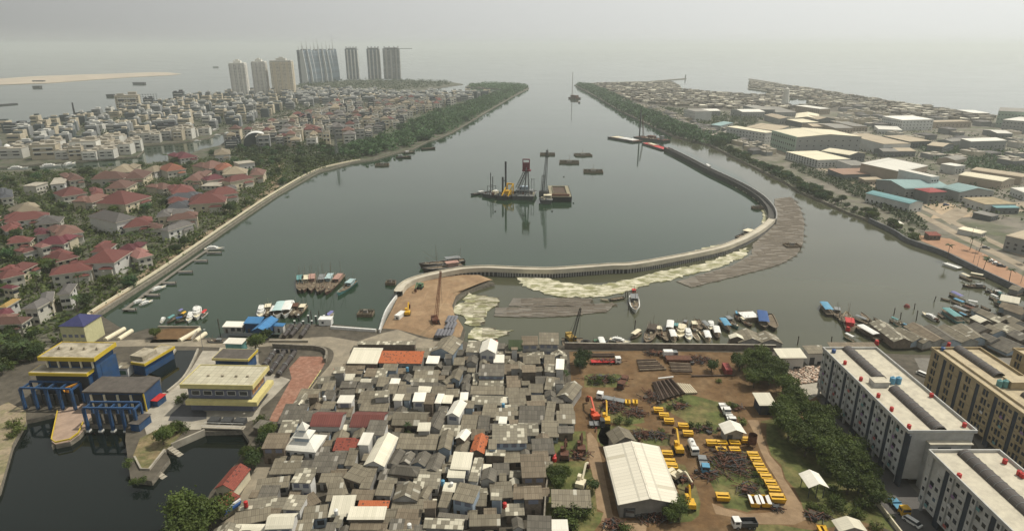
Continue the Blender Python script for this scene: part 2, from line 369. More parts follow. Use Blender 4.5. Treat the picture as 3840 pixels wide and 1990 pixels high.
# ------------------------------------------------------------ palette
ROOF = {
 'g': sheet_mat('roof_grey_sheet', (0.130, 0.112, 0.080), (0.238, 0.210, 0.152), 1.0, 2.2, rib=0.12, ribw=0.5, patch=0.03, patchcol=(0.42, 0.40, 0.33)),
 'k': sheet_mat('roof_dark_sheet', (0.080, 0.072, 0.058), (0.165, 0.150, 0.120), 1.0, 2.2, rib=0.12, ribw=0.5, patch=0.02, patchcol=(0.3, 0.28, 0.24)),
 'b': sheet_mat('roof_brown_sheet', (0.125, 0.098, 0.066), (0.225, 0.185, 0.13), 1.0, 2.0, rib=0.1, ribw=0.5),
 'p': sheet_mat('roof_patched_sheet', (0.15, 0.135, 0.10), (0.27, 0.245, 0.185), 1.1, 1.3, patch=0.24, patchcol=(0.50, 0.47, 0.37)),
 'c': sheet_mat('roof_cream_sheet', (0.55, 0.52, 0.41), (0.68, 0.64, 0.52), 1.0, 9.0, contrast=0.12, rib=0.06, ribw=0.5),
 'w': sheet_mat('roof_white_sheet', (0.66, 0.63, 0.54), (0.78, 0.75, 0.66), 1.2, 9.0, contrast=0.08),
 'r': sheet_mat('roof_maroon_sheet', (0.125, 0.04, 0.034), (0.175, 0.058, 0.048), 1.1, 8.0, contrast=0.2, rib=0.25, ribw=0.7),
 't': sheet_mat('roof_red_tile', (0.17, 0.038, 0.025), (0.28, 0.075, 0.05), 0.5, 0.5, contrast=0.5, patch=0.06, patchcol=(0.08, 0.03, 0.025)),
 'o': sheet_mat('roof_orange_tile', (0.36, 0.095, 0.035), (0.48, 0.15, 0.06), 0.5, 0.5, contrast=0.4, patch=0.09, patchcol=(0.13, 0.06, 0.04)),
}
ROOFNAME = {'g': 'grey sheet', 'k': 'dark grey sheet', 'b': 'brown sheet', 'p': 'patchy sheet', 'c': 'cream metal', 'w': 'white', 'r': 'maroon ribbed', 't': 'dark red tiled', 'o': 'orange tiled'}
WALLS = [M('wall_white', (0.58, 0.57, 0.54), 0.85, 0.2, 0.5, objvar=0.15, dirt=(0.3, 0.29, 0.26), dirt_scale=0.5, dirt_amt=0.5),
         M('wall_grey', (0.30, 0.29, 0.27), 0.9, 0.25, 0.5, objvar=0.2), M('wall_blue', (0.30, 0.36, 0.42), 0.85, 0.2, 0.5, objvar=0.2),
         M('wall_board', (0.16, 0.13, 0.10), 0.9, 0.3, 1.0, objvar=0.25), M('wall_cream', (0.55, 0.50, 0.37), 0.85, 0.2, 0.5, objvar=0.15), M('wall_green', (0.25, 0.33, 0.26), 0.85, 0.2, 0.5, objvar=0.2)]
GLASS = M('dark_glass', (0.03, 0.035, 0.045), 0.2, 0.3, 2.0, spec=0.6)
BLUEGLASS = M('bluegrey_shutter', (0.17, 0.18, 0.23), 0.6, 0.2, 1.0)  # blue-grey panel colour for the windows of two-storey houses
WHITE = M('white_paint', (0.72, 0.72, 0.69), 0.45, 0.1, 0.6, dirt=(0.5, 0.48, 0.43), dirt_scale=0.8, dirt_amt=0.35)
CREAM = M('cream_paint', (0.66, 0.60, 0.44), 0.6, 0.12, 0.5)
BLACK = M('black_rubber', (0.02, 0.02, 0.02), 0.8, 0.2)
STEEL = M('grey_steel', (0.22, 0.23, 0.23), 0.5, 0.2, metal=0.3)
DSTEEL = M('dark_steel', (0.055, 0.058, 0.06), 0.6, 0.3)
RUST = M('rusty_steel', (0.12, 0.055, 0.035), 0.9, 0.45, 1.5, dirt=(0.06, 0.035, 0.028), dirt_scale=1.0)
YEL = M('machine_yellow', (0.68, 0.40, 0.025), 0.5, 0.12, 0.8, dirt=(0.35, 0.2, 0.04), dirt_scale=1.2, dirt_amt=0.5)
YIN = M('hopper_inside', (0.30, 0.17, 0.02), 0.8, 0.2)
RED = M('red_paint', (0.45, 0.03, 0.028), 0.5, 0.15, 0.8)
ORANGE = M('machine_orange', (0.55, 0.085, 0.035), 0.5, 0.15, 0.8)
BLUE = M('blue_paint', (0.025, 0.075, 0.22), 0.5, 0.2, 0.5)
SKYB = M('light_blue_paint', (0.10, 0.28, 0.42), 0.5, 0.2, 0.5)
TEAL = M('teal_paint', (0.11, 0.27, 0.27), 0.55, 0.25, 0.5)
WOOD = M('weathered_wood', (0.17, 0.135, 0.095), 0.9, 0.4, 1.2)
DWOOD = M('dark_wood', (0.075, 0.06, 0.047), 0.9, 0.4, 1.2)
GREENP = M('green_paint', (0.08, 0.17, 0.10), 0.6, 0.2, 0.6)
PURPLE = M('canvas_purple', (0.16, 0.16, 0.34), 0.8, 0.2, 0.6)
def leaf_mat(name, c1, c2):
    m, n, l, b = newmat(name); b.inputs['Roughness'].default_value = 0.6; b.inputs['Specular IOR Level'].default_value = 0.25
    tc = n.new('ShaderNodeTexCoord'); no = n.new('ShaderNodeTexNoise'); no.inputs['Scale'].default_value = 0.45; no.inputs['Detail'].default_value = 4
    l.new(tc.outputs['Object'], no.inputs['Vector']); oi = n.new('ShaderNodeObjectInfo')
    mr = n.new('ShaderNodeMapRange'); mr.inputs[1].default_value = 0.32; mr.inputs[2].default_value = 0.68; l.new(no.outputs[0], mr.inputs[0])
    mi = n.new('ShaderNodeMixRGB'); mi.inputs[1].default_value = (*c1, 1); mi.inputs[2].default_value = (*c2, 1); l.new(mr.outputs[0], mi.inputs[0])
    m2 = n.new('ShaderNodeMapRange'); m2.inputs[3].default_value = 0.75; m2.inputs[4].default_value = 1.3; l.new(oi.outputs['Random'], m2.inputs[0])
    mm = n.new('ShaderNodeMixRGB'); mm.blend_type = 'MULTIPLY'; mm.inputs[0].default_value = 1; l.new(mi.outputs[0], mm.inputs[1]); l.new(m2.outputs[0], mm.inputs[2])
    l.new(mm.outputs[0], b.inputs['Base Color'])
    tr = n.new('ShaderNodeBsdfTranslucent'); l.new(mm.outputs[0], tr.inputs[0]); ms = n.new('ShaderNodeMixShader'); ms.inputs[0].default_value = 0.25
    l.new(b.outputs[0], ms.inputs[1]); l.new(tr.outputs[0], ms.inputs[2]); l.new(ms.outputs[0], n['Material Output'].inputs[0])
    return m
LEAF = leaf_mat('leaf_green', (0.036, 0.062, 0.014), (0.125, 0.160, 0.038))
LEAFD = leaf_mat('leaf_dark', (0.026, 0.048, 0.015), (0.068, 0.100, 0.030))
LEAFM = leaf_mat('leaf_mangrove', (0.026, 0.066, 0.022), (0.075, 0.145, 0.048))
LEAFY = leaf_mat('leaf_yellowgreen', (0.085, 0.115, 0.025), (0.16, 0.19, 0.05))
BARK = M('bark', (0.10, 0.082, 0.062), 0.95, 0.3, 2.0)
# ------------------------------------------------------------ trees (unit sizes, then scaled)
def crown_mesh(seed, nclump, nleaf, leaf, rx=1.0, rz=0.75, zc=1.15, mat=None, shell=0.55):
    r = random.Random(seed); mb = MB()
    lobes = [(Vector((r.uniform(-.5, .5)*rx, r.uniform(-.5, .5)*rx, zc + r.uniform(-.3, .35)*rz)), r.uniform(.45, .75)*rx) for _ in range(5)] + [(Vector((0, 0, zc)), .72*rx)]
    for _ in range(nclump):
        c, rad = r.choice(lobes)
        d = Vector((r.gauss(0, 1), r.gauss(0, 1), r.gauss(0.15, .8))).normalized()
        p = c + Vector((d.x, d.y, d.z*rz)) * rad * (shell + (1 - shell) * r.random())
        cs = leaf * r.uniform(0.8, 1.7)
        for _ in range(nleaf):
            q = p + Vector((r.gauss(0, 1), r.gauss(0, 1), r.gauss(0, .7))) * cs * 0.8
            nn = (d * 0.8 + Vector((r.gauss(0, .7), r.gauss(0, .7), r.gauss(.35, .7)))).normalized()
            a = nn.orthogonal().normalized(); a = Matrix.Rotation(r.uniform(0, 6.28), 3, nn) @ a; b2 = nn.cross(a)
            s = leaf * r.uniform(.45, .9)
            mb.face([q - a*s, q - b2*s*.7, q + a*s, q + b2*s*.7], 0, [(0, 0)]*4)
    return mb.mesh('crown', mat)
def trunk_mesh(seed, h=0.9, r0=0.075, limbs=4):
    r = random.Random(seed); mb = MB()
    top = Vector((r.uniform(-.06, .06), r.uniform(-.06, .06), h)); mb.bar((0, 0, -0.05), top*.6, r0, 7, r2=r0*.75); mb.bar(top*.6, top, r0*.75, 6, r2=r0*.5)
    for i in range(limbs):
        a = i*2*PI/limbs + r.uniform(-.4, .4); e = top*.75 + Vector((math.cos(a)*.5, math.sin(a)*.5, r.uniform(.3, .6))); mb.bar(top*.65, e, r0*.5, 5, r2=r0*.2)
    return mb.mesh('trunk', BARK)
TRK = [trunk_mesh(i) for i in range(3)]
CROWN = {'big': [crown_mesh(10+i, 300, 13, 0.085, mat=LEAF) for i in range(3)],
         'dark': [crown_mesh(20+i, 190, 9, 0.125, mat=LEAFD) for i in range(3)],
         'man': [crown_mesh(30+i, 130, 8, 0.17, rz=.85, zc=.9, mat=LEAFM) for i in range(4)],
         'bush': [crown_mesh(40+i, 60, 8, 0.14, rz=.7, zc=.5, mat=LEAFY) for i in range(2)],
         'shrub': [crown_mesh(50+i, 60, 8, 0.15, rz=.8, zc=.6, mat=LEAF) for i in range(2)]}
def palm_meshes(seed):
    r = random.Random(seed); mb = MB(); pts = [Vector((0, 0, 0)), Vector((.15, .05, 3)), Vector((.35, .1, 6)), Vector((.45, .12, 8.2))]
    for a, b, q in zip(pts, pts[1:], (0.2, .16, .13)): mb.bar(a, b, q, 6, r2=q*.85)
    t = mb.mesh('trunk', BARK); mb = MB(); top = pts[-1]
    for i in range(15):
        a = i*2*PI/15 + r.uniform(-.15, .15); up = r.uniform(-.1, .9); L = r.uniform(2.5, 3.3); prev = top; d = Vector((math.cos(a), math.sin(a), up)).normalized(); side = Vector((-math.sin(a), math.cos(a), 0))
        for k in range(4):
            nx = prev + d * (L/4); w0 = (.22, .5, .48, .3)[k]; w1 = (.5, .48, .3, .05)[k]; dr = Vector((0, 0, -.25))
            for sgn in (-1, 1): mb.face([prev, nx, nx + side*w1*sgn + dr*w1*2, prev + side*w0*sgn + dr*w0*2], 0, [(0, 0)]*4)
            prev = nx; d = (d + Vector((0, 0, -.38))).normalized()
    return t, mb.mesh('crown', LEAFD)
PALM = [palm_meshes(i) for i in range(3)]
def tree(kind, loc, size, look, group, reg=None, name='broadleaf_tree', hs=1.0, cat='tree'):
    t = thing(name, look, cat, loc, rnd.uniform(0, 6.28), group, reg)
    s = (size, size, size*hs)
    part_of(TRK[rnd.randrange(3)], 'trunk', t, scale=s); part_of(rnd.choice(CROWN[kind]), 'crown', t, scale=s); return t
def palm(loc, s, look, group, reg=None):
    t = thing('palm_tree', look, 'palm tree', loc, rnd.uniform(0, 6.28), group, reg); a, b = rnd.choice(PALM)
    part_of(a, 'trunk', t, scale=s); part_of(b, 'crown', t, scale=s); return t
# ------------------------------------------------------------ footprint from three eave corners seen in the photo
def quad(frm, fl, fr, br, h):
    A, B, C = frm(*fl, h), frm(*fr, h), frm(*br, h)
    u = (B - A); w = u.length; u.normalize(); n = Vector((-u.y, u.x, 0)); d = max(1.2, abs((C - B).dot(n)))
    c = A + u*(w/2) + n*(d/2); return Vector((c.x, c.y, 0)), w, d, math.atan2(u.y, u.x)
FOOT = []   # occupied footprints (x, y, radius)
WIN1 = MB(); WIN1.box((0, 0, 0), (1.0, 0.1, 1.1)); WIN1 = WIN1.mesh('window', GLASS)
WIN2 = MB(); WIN2.box((0, 0, 0), (1.0, 0.1, 1.0)); WIN2 = WIN2.mesh('window', BLUEGLASS)
DOOR1 = MB(); DOOR1.box((0, 0, 0), (0.95, 0.1, 2.0)); DOOR1 = DOOR1.mesh('door', DWOOD)
def hut(frm, fl, fr, br, typ, col, h=4.0, wall=None, look=None, name='house', cat='house', group='houses of the dense riverside kampung', reg='kampung', rise=None, base=LZ, wins=True):
    c, w, d, rz = quad(frm, fl, fr, br, base + h)
    FOOT.append((c.x, c.y, w, d, rz))
    t = thing(name, look, cat, (c.x, c.y, base), rz, group, reg)
    wm = wall or rnd.choice([WALLS[0], WALLS[1], WALLS[3], WALLS[3], WALLS[2], WALLS[1], WALLS[1]])
    ww, wd = max(1, w - 0.7), max(1, d - 0.7)
    mb = MB()
    roof = MB()
    if typ == 'y':
        rs = rise or min(2.2, w*0.25); mb.box((0, 0, 0), (ww, wd, h - .02)); 
        for s in (-1, 1): mb.face([(-ww/2, s*wd/2, h - .02), (ww/2, s*wd/2, h - .02), (0, s*wd/2, h + rs*ww/w - .08)])
        roof.gable(w - .5, d - .5, h, rs, along='y', over=.25)
    elif typ == 'x':
        rs = rise or min(2.0, d*0.22); mb.box((0, 0, 0), (ww, wd, h - .02))
        for s in (-1, 1): mb.face([(s*ww/2, -wd/2, h - .02), (s*ww/2, wd/2, h - .02), (s*ww/2, 0, h + rs*wd/d - .08)])
        roof.gable(w - .5, d - .5, h, rs, along='x', over=.25)
    elif typ == 'h':
        mb.box((0, 0, 0), (ww, wd, h - .02)); roof.hip(w - .6, d - .6, h, rise or min(w, d)*.28, over=.3)
    elif typ == 'f':
        mb.box((0, 0, 0), (ww, wd, h - .02)); roof.mono(w - .3, d - .3, h, h + .12, over=.1, th=.16)
    else:
        rs = rise or min(1.6, d*0.16); y0, y1 = -wd/2, wd/2; z1 = h - .06 + rs*wd/d
        mb.face([(-ww/2, y0, 0), (ww/2, y0, 0), (ww/2, y0, h - .05), (-ww/2, y0, h - .05)]); mb.face([(ww/2, y1, 0), (-ww/2, y1, 0), (-ww/2, y1, z1), (ww/2, y1, z1)])
        for s in (-1, 1): mb.face([(s*ww/2, y0, 0), (s*ww/2, y1, 0), (s*ww/2, y1, z1), (s*ww/2, y0, h - .05)])
        roof.mono(w - .5, d - .5, h, h + rs, over=.25)
    mb.build('wall', wm, t); roof.build('roof', ROOF[col], t)
    if wins and w > 4:
        n = max(1, min(4, int(w/2.6))); st = 2 if h > 5.2 else 1
        for s in range(st):
            for i in range(n):
                x = -ww/2 + ww*(i + .5)/n
                if s == 0 and i == 0: part_of(DOOR1, 'door', t, (x, -wd/2 - .01, 0.02))
                else: part_of(WIN2 if h > 5.2 else WIN1, 'window', t, (x, -wd/2 - .01, 1.0 + s*2.9), scale=(ww/n*.62, 1, 1.3))
    return t
def far_box(frm, fl, fr, br, h, mats, look, cat='warehouse', name='warehouse', group=None, reg=None, roof='flat', rise=2, base=LZ, extra=None):
    c, w, d, rz = quad(frm, fl, fr, br, base + h); t = thing(name, look, cat, (c.x, c.y, base), rz, group, reg)
    mb = MB(); mb.box((0, 0, 0), (w, d, h), top=(roof == 'flat')); r = MB()
    if roof == 'x':
        for s in (-1, 1): mb.face([(s*w/2, -d/2, h), (s*w/2, d/2, h), (s*w/2, 0, h + rise)])
        r.gable(w, d, h + .02, rise, along='x', over=.4, th=.3)
    elif roof == 'y':
        for s in (-1, 1): mb.face([(-w/2, s*d/2, h), (w/2, s*d/2, h), (0, s*d/2, h + rise)])
        r.gable(w, d, h + .02, rise, along='y', over=.4, th=.3)
    elif roof == 'hip': r.hip(w, d, h + .05, rise, over=.7)
    elif roof == 'm':
        mb.face([(w/2, d/2, h), (-w/2, d/2, h), (-w/2, d/2, h + rise), (w/2, d/2, h + rise)])
        for s in (-1, 1): mb.face([(s*w/2, -d/2, h), (s*w/2, d/2, h), (s*w/2, d/2, h + rise)])
        r.mono(w, d, h + .02, h + rise + .02, over=.3, th=.3)
    else: r.box((0, 0, h + .01), (w + .2, d + .2, .35))
    mb.build('wall', mats[0], t); r.build('roof', mats[1], t)
    return t, w, d

def thicket(name, region, n, hmin, hmax, leaf, mat, seed=1, avoid=True, per=7):
    """a mass of foliage nobody could count, as one object of leaf clumps"""
    r = random.Random(seed); mb = MB(); xs = [p.x for p in region]; ys = [p.y for p in region]; k = i = 0
    while k < n and i < n*12:
        i += 1; x, y = r.uniform(min(xs), max(xs)), r.uniform(min(ys), max(ys))
        if not inside(x, y, region) or (avoid and clash(x, y, .6, .9)): continue
        k += 1; z = LZ + r.uniform(hmin, hmax)*r.random()**.4; cs = leaf*r.uniform(.7, 1.5)
        for _ in range(per):
            q = Vector((x, y, z)) + Vector((r.gauss(0, 1), r.gauss(0, 1), r.gauss(0, .6)))*cs; nn = Vector((r.gauss(0, .6), r.gauss(0, .6), r.gauss(.8, .4))).normalized(); a = nn.orthogonal().normalized(); b2 = nn.cross(a); s = cs*r.uniform(.5, 1.0)
            mb.face([q - a*s, q - b2*s*.8, q + a*s, q + b2*s*.8], 0, [(0, 0)]*4)
    return struct(name, mb, mat, 'stuff')
def inside(x, y, pl):
    k = False
    for i in range(len(pl)):
        a, b = pl[i], pl[i-1]
        if (a.y > y) != (b.y > y) and x < (b.x - a.x)*(y - a.y)/(b.y - a.y) + a.x: k = not k
    return k
def seg(frm, a, b, z):
    A, B = frm(*a, z), frm(*b, z); d = B - A; c = (A + B)/2
    return c, d.length, math.atan2(d.y, d.x)
def flat(name, frm, pts, z, mat, kind='structure', label=None):
    q = poly(frm, pts, z); a = sum(q[i].x*q[(i+1) % len(q)].y - q[(i+1) % len(q)].x*q[i].y for i in range(len(q)))
    mb = MB(); mb.face(q if a > 0 else q[::-1]); o = struct(name, mb, mat, kind, label); return o
def strip(pts, w0, w1=None):
    """ribbon of ground along world points"""
    L, Rr = [], []
    for i, p in enumerate(pts):
        d = (pts[min(i+1, len(pts)-1)] - pts[max(i-1, 0)]); d.z = 0; d.normalize(); n = Vector((-d.y, d.x, 0))
        L.append(p + n*w0); Rr.append(p - n*(w1 if w1 is not None else w0))
    return L, Rr
def road(name, pts, w, z, mat, kerb=None):
    L, Rr = strip(pts, w/2); mb = MB()
    for i in range(len(pts)-1):
        q = [Rr[i], Rr[i+1], L[i+1], L[i]]; mb.face([Vector((p.x, p.y, z)) for p in q])
    return struct(name, mb, mat)
def wallrun(pts, th, z0, z1, mi=0, mb=None):
    mb = mb or MB()
    L, Rr = strip(pts, th/2)
    for i in range(len(pts)-1):
        a, b, c, d = [Vector((p.x, p.y, z0)) for p in (Rr[i], Rr[i+1], L[i+1], L[i])]
        up = Vector((0, 0, z1 - z0))
        mb.face([a, b, b+up, a+up], mi); mb.face([c, d, d+up, c+up], mi); mb.face([a+up, b+up, c+up, d+up], mi)
        if i == 0: mb.face([d, a, a+up, d+up], mi)
        if i == len(pts)-2: mb.face([b, c, c+up, b+up], mi)
    return mb
def smooth(pts, n=6):
    out = []
    for i in range(len(pts)-1):
        p0, p1, p2, p3 = pts[max(i-1, 0)], pts[i], pts[i+1], pts[min(i+2, len(pts)-1)]
        for k in range(n):
            t = k/n; out.append(0.5*((2*p1) + (p2-p0)*t + (2*p0-5*p1+4*p2-p3)*t*t + (3*p1-p0-3*p2+p3)*t**3))
    return out + [pts[-1]]
# ---------------- vehicles: local +x is forward
def wheels(t, xs, half, r=.48):
    me = _mesh('wheel', lambda mb: (mb.bar((0, -.16, 0), (0, .16, 0), 1.0, 10), mb), BLACK)
    rim = _mesh('rim', lambda mb: (mb.bar((0, -.17, 0), (0, .17, 0), .5, 8), mb), STEEL)
    for x in xs:
        for s in (-1, 1):
            o = part_of(me, 'wheel', t, (x, s*half, r), scale=(r, 1, r)); part_of(rim, 'rim', o)
_mc = {}
def _mesh(name, fn, mat, key=None):
    k = key or name
    if k not in _mc: mb = MB(); fn(mb); _mc[k] = mb.mesh(name, mat)
    return _mc[k]
def truck(frm, a, b, look, cab=WHITE, bed=STEEL, kind='flat', group=None, reg=None, z=LZ, name='truck', cat='truck', L=None):
    c, l0, rz = seg(frm, a, b, z + 1.2); L = L or max(5, l0); t = thing(name, look, cat, (c.x, c.y, z + .02), rz, group, reg)
    W = 2.4; cl = min(2.2, L*.3); x1 = L/2
    mb = MB(); mb.box((x1 - cl/2, 0, .55), (cl, W*.96, 1.1)); mb.prism([(x1 - cl, -W*.46, 1.65), (x1 - .1, -W*.46, 1.65), (x1 - .1, W*.46, 1.65), (x1 - cl, W*.46, 1.65)], .95); mb.build('cab', cab, t)
    MB().box((x1 + .0, 0, 1.7), (.1, W*.84, .7)).build('windscreen', GLASS, t)
    for s in (-1, 1): m2 = MB(); m2.box((x1 - cl*.5, s*W*.47, 1.75), (cl*.55, .06, .6)); m2.build('side_window', GLASS, t)
    MB().box((0, 0, .5), (L - .3, 1.0, .28)).build('chassis', DSTEEL, t)
    xb = -cl/2 - .1; lb = L - cl - .25
    mb = MB()
    if kind == 'flat': mb.box((xb, 0, .85), (lb, W, .25)); mb.box((xb, 0, 1.12), (.12, W, .5)); mb.build('bed', bed, t)
    elif kind == 'tank':
        n = 14
        mb.bar((-L/2, 0, 1.75), (x1 - cl - .2, 0, 1.75), 1.12, n); mb.bar((-L/2 - .25, 0, 1.75), (-L/2, 0, 1.75), .6, n, r2=1.12); mb.build('tank', bed, t)
        h = MB(); h.bar((xb, 0, 2.8), (xb, 0, 3.05), .35, 10); h.build('hatch', STEEL, t)
    elif kind == 'bin':
        mb.box((xb, 0, .85), (lb, W, .12))
        for s in (-1, 1): mb.box((xb, s*(W/2 - .06), .97), (lb, .12, 1.1)); 
        for s in (-1, 1): mb.box((xb + s*(lb/2 - .06), 0, .97), (.12, W - .25, 1.1))
        mb.build('bed', bed, t)
    else: mb.box((xb, 0, .85), (lb, W, 2.1)); mb.build('cargo_box', bed, t)
    wheels(t, [x1 - cl*.6, -L/2 + .9, -L/2 + 2.1], W/2 - .1); return t
def car(loc, rz, look, col, group=None, reg=None, L=4.3, van=False):
    t = thing('car', look, 'van' if van else 'car', loc, rz, group, reg); W = 1.7
    mb = MB(); mb.box((0, 0, .3), (L, W, .55)); p = [(-L*.45, -W*.45, .85), (L*(.42 if van else .22), -W*.45, .85), (L*(.42 if van else .22), W*.45, .85), (-L*.45, W*.45, .85)]
    tp = [(-L*.38, -W*.38, 1.45), (L*(.3 if van else .05), -W*.38, 1.45), (L*(.3 if van else .05), W*.38, 1.45), (-L*.38, W*.38, 1.45)]
    mb.face(tp); mb.build('body', col, t)
    g = MB()
    for i in range(4): j = (i+1) % 4; g.face([p[i], p[j], tp[j], tp[i]])
    g.build('windows', GLASS, t); wheels(t, [L*.3, -L*.3], W/2 - .1, .32); return t
def motorbike(loc, rz, look, col, group=None, reg=None, rider=False):
    t = thing('motorbike', look, 'motorbike', loc, rz, group, reg)
    me = _mesh('wheel', lambda mb: (mb.bar((0, -.06, 0), (0, .06, 0), .3, 10), mb), BLACK, 'bikewheel')
    for x in (-.6, .6): part_of(me, 'wheel', t, (x, 0, .3))
    mb = MB(); mb.box((0, 0, .35), (1.0, .28, .4)); mb.bar((.45, 0, .6), (.6, 0, 1.05), .06); mb.bar((.58, -.35, 1.05), (.58, .35, 1.05), .04); mb.build('body', col, t)
    MB().box((-.25, 0, .76), (.7, .3, .1)).build('seat', BLACK, t); return t
def excavator(frm, body, tip, look, col, z=LZ, group=None, reg=None, reach=None):
    c, l0, rz = seg(frm, body, tip, z + 1.6); p = frm(*body, z + 1.6); t = thing('excavator', look, 'excavator', (p.x, p.y, z + .02), rz, group, reg); Lr = reach or max(6, l0)
    for s in (-1, 1): mb = MB(); mb.box((0, s*1.15, 0.05), (3.6, .55, .8)); mb.bar((1.8, s*1.15 - .27, .45), (1.8, s*1.15 + .27, .45), .4, 10); mb.bar((-1.8, s*1.15 - .27, .45), (-1.8, s*1.15 + .27, .45), .4, 10); mb.build('track', BLACK, t)
    mb = MB(); mb.box((-.7, 0, 1.0), (3.4, 2.5, .9)); mb.box((-1.8, 0, 1.9), (1.2, 2.4, .45)); mb.build('body', col, t)
    cb = MB().box((.7, .75, 1.92), (1.4, .95, 1.15)).build('cab', col, t); g = MB(); g.box((1.42, .75, 2.2), (.06, .8, .75)); g.box((.7, 1.25, 2.25), (1.0, .06, .7)); g.build('window', GLASS, t)
    k = (.6, -.2, 1.9); e = (Lr*.55, -.2, 4.6); f = (Lr*.95, -.2, 2.6)
    MB().beam(k, e, .5, .65).build('boom', col, t); MB().beam(e, f, .4, .5).build('arm', col, t)
    mb = MB(); mb.prism([(Lr*.95 - .5, -.75, .7), (Lr*.95 + .35, -.75, .7), (Lr*.95 + .35, .35, .7), (Lr*.95 - .5, .35, .7)], 1.6, bot=True); mb.build('bucket', RUST, t); return t
def scrap(frm, c, rx, ry, n, look, seed, mats=(RUST, DSTEEL, RUST, DWOOD), reg='yard', z=LZ, hmax=1.6, ln=3.5, big=4, name='scrap_heap'):
    p = frm(*c, z); r = random.Random(seed); t = thing(name, look, 'scrap heap', (p.x, p.y, z), 0, None, reg); mb = MB()
    for i in range(n):
        x, y = r.gauss(0, .42)*rx, r.gauss(0, .42)*ry; zz = r.uniform(.05, hmax)*(1 - min(.8, abs(x)/rx*.5 + abs(y)/ry*.5)); a = r.uniform(0, PI); L = r.uniform(.5, 1)*ln
        d = Vector((math.cos(a), math.sin(a), r.uniform(-.2, .2))) * (L/2); q = Vector((x, y, zz + .25)); mb.beam(q - d, q + d, r.uniform(.08, .25), r.uniform(.08, .25), r.randrange(4))
    for i in range(big):
        x, y = r.gauss(0, .4)*rx, r.gauss(0, .4)*ry; mb.box((x, y, 0.03), (r.uniform(.6, 1.8), r.uniform(.6, 1.5), r.uniform(.5, 1.4)), r.uniform(0, 3), r.randrange(4))
    mb.build('scrap', list(mats), t); return t
def tank(loc, r, h, look, col, group=None, reg=None, stand=0, name='water_tank'):
    t = thing(name, look, 'water tank', loc, 0, group, reg); mb = MB(); mb.bar((0, 0, stand), (0, 0, stand + h), r, 12); mb.bar((0, 0, stand + h), (0, 0, stand + h*1.15), r, 12, r2=r*.35); mb.build('tank', col, t)
    MB().bar((0, 0, stand + h*1.13), (0, 0, stand + h*1.22), r*.33, 10).build('lid', col, t)
    if stand:
        for i in range(4): a = PI/4 + i*PI/2; MB().bar((math.cos(a)*r*.8, math.sin(a)*r*.8, 0), (math.cos(a)*r*.8, math.sin(a)*r*.8, stand), .07, 5).build('leg', DSTEEL, t)
    return t
# ------------------------------------------------------------ boats: local +x is the bow
def hull_mesh(mb, L, B, H, rake=.35, mi=0, deck=1, flare=.72, sheer=.5, stern=.8):
    st = [(-1, stern), (-.8, .95), (-.3, 1.0), (.2, .97), (.55, .78), (.8, .45), (.95, .16), (1.0, .02)]; secs = []
    for t, b in st:
        x = t*L/2; zt = H*(1 + sheer*max(0, t)**2.2 + .12*max(0, -t)**2); hb = B/2*b; xb = x if t < .5 else x - rake*L*.12*(t-.5)*2
        secs.append([Vector((x, -hb, zt)), Vector((xb, -hb*flare, .1)), Vector((xb, 0, -.4)), Vector((xb, hb*flare, .1)), Vector((x, hb, zt)), Vector((x, hb*.82, zt)), Vector((x, hb*.8, zt*.8 - .05)), Vector((x, -hb*.8, zt*.8 - .05)), Vector((x, -hb*.82, zt))])
    for a, b in zip(secs, secs[1:]):
        for i in range(4): mb.face([a[i], b[i], b[i+1], a[i+1]], mi)
        for i in (4, 5, 7): j = (i+1) % 9; mb.face([a[i], b[i], b[j], a[j]], 2 if i in (4,) else mi)
        mb.face([a[8], b[8], b[0], a[0]], 2); mb.face([a[6], b[6], b[7], a[7]], deck)
    mb.face(secs[0][:5][::-1], mi)
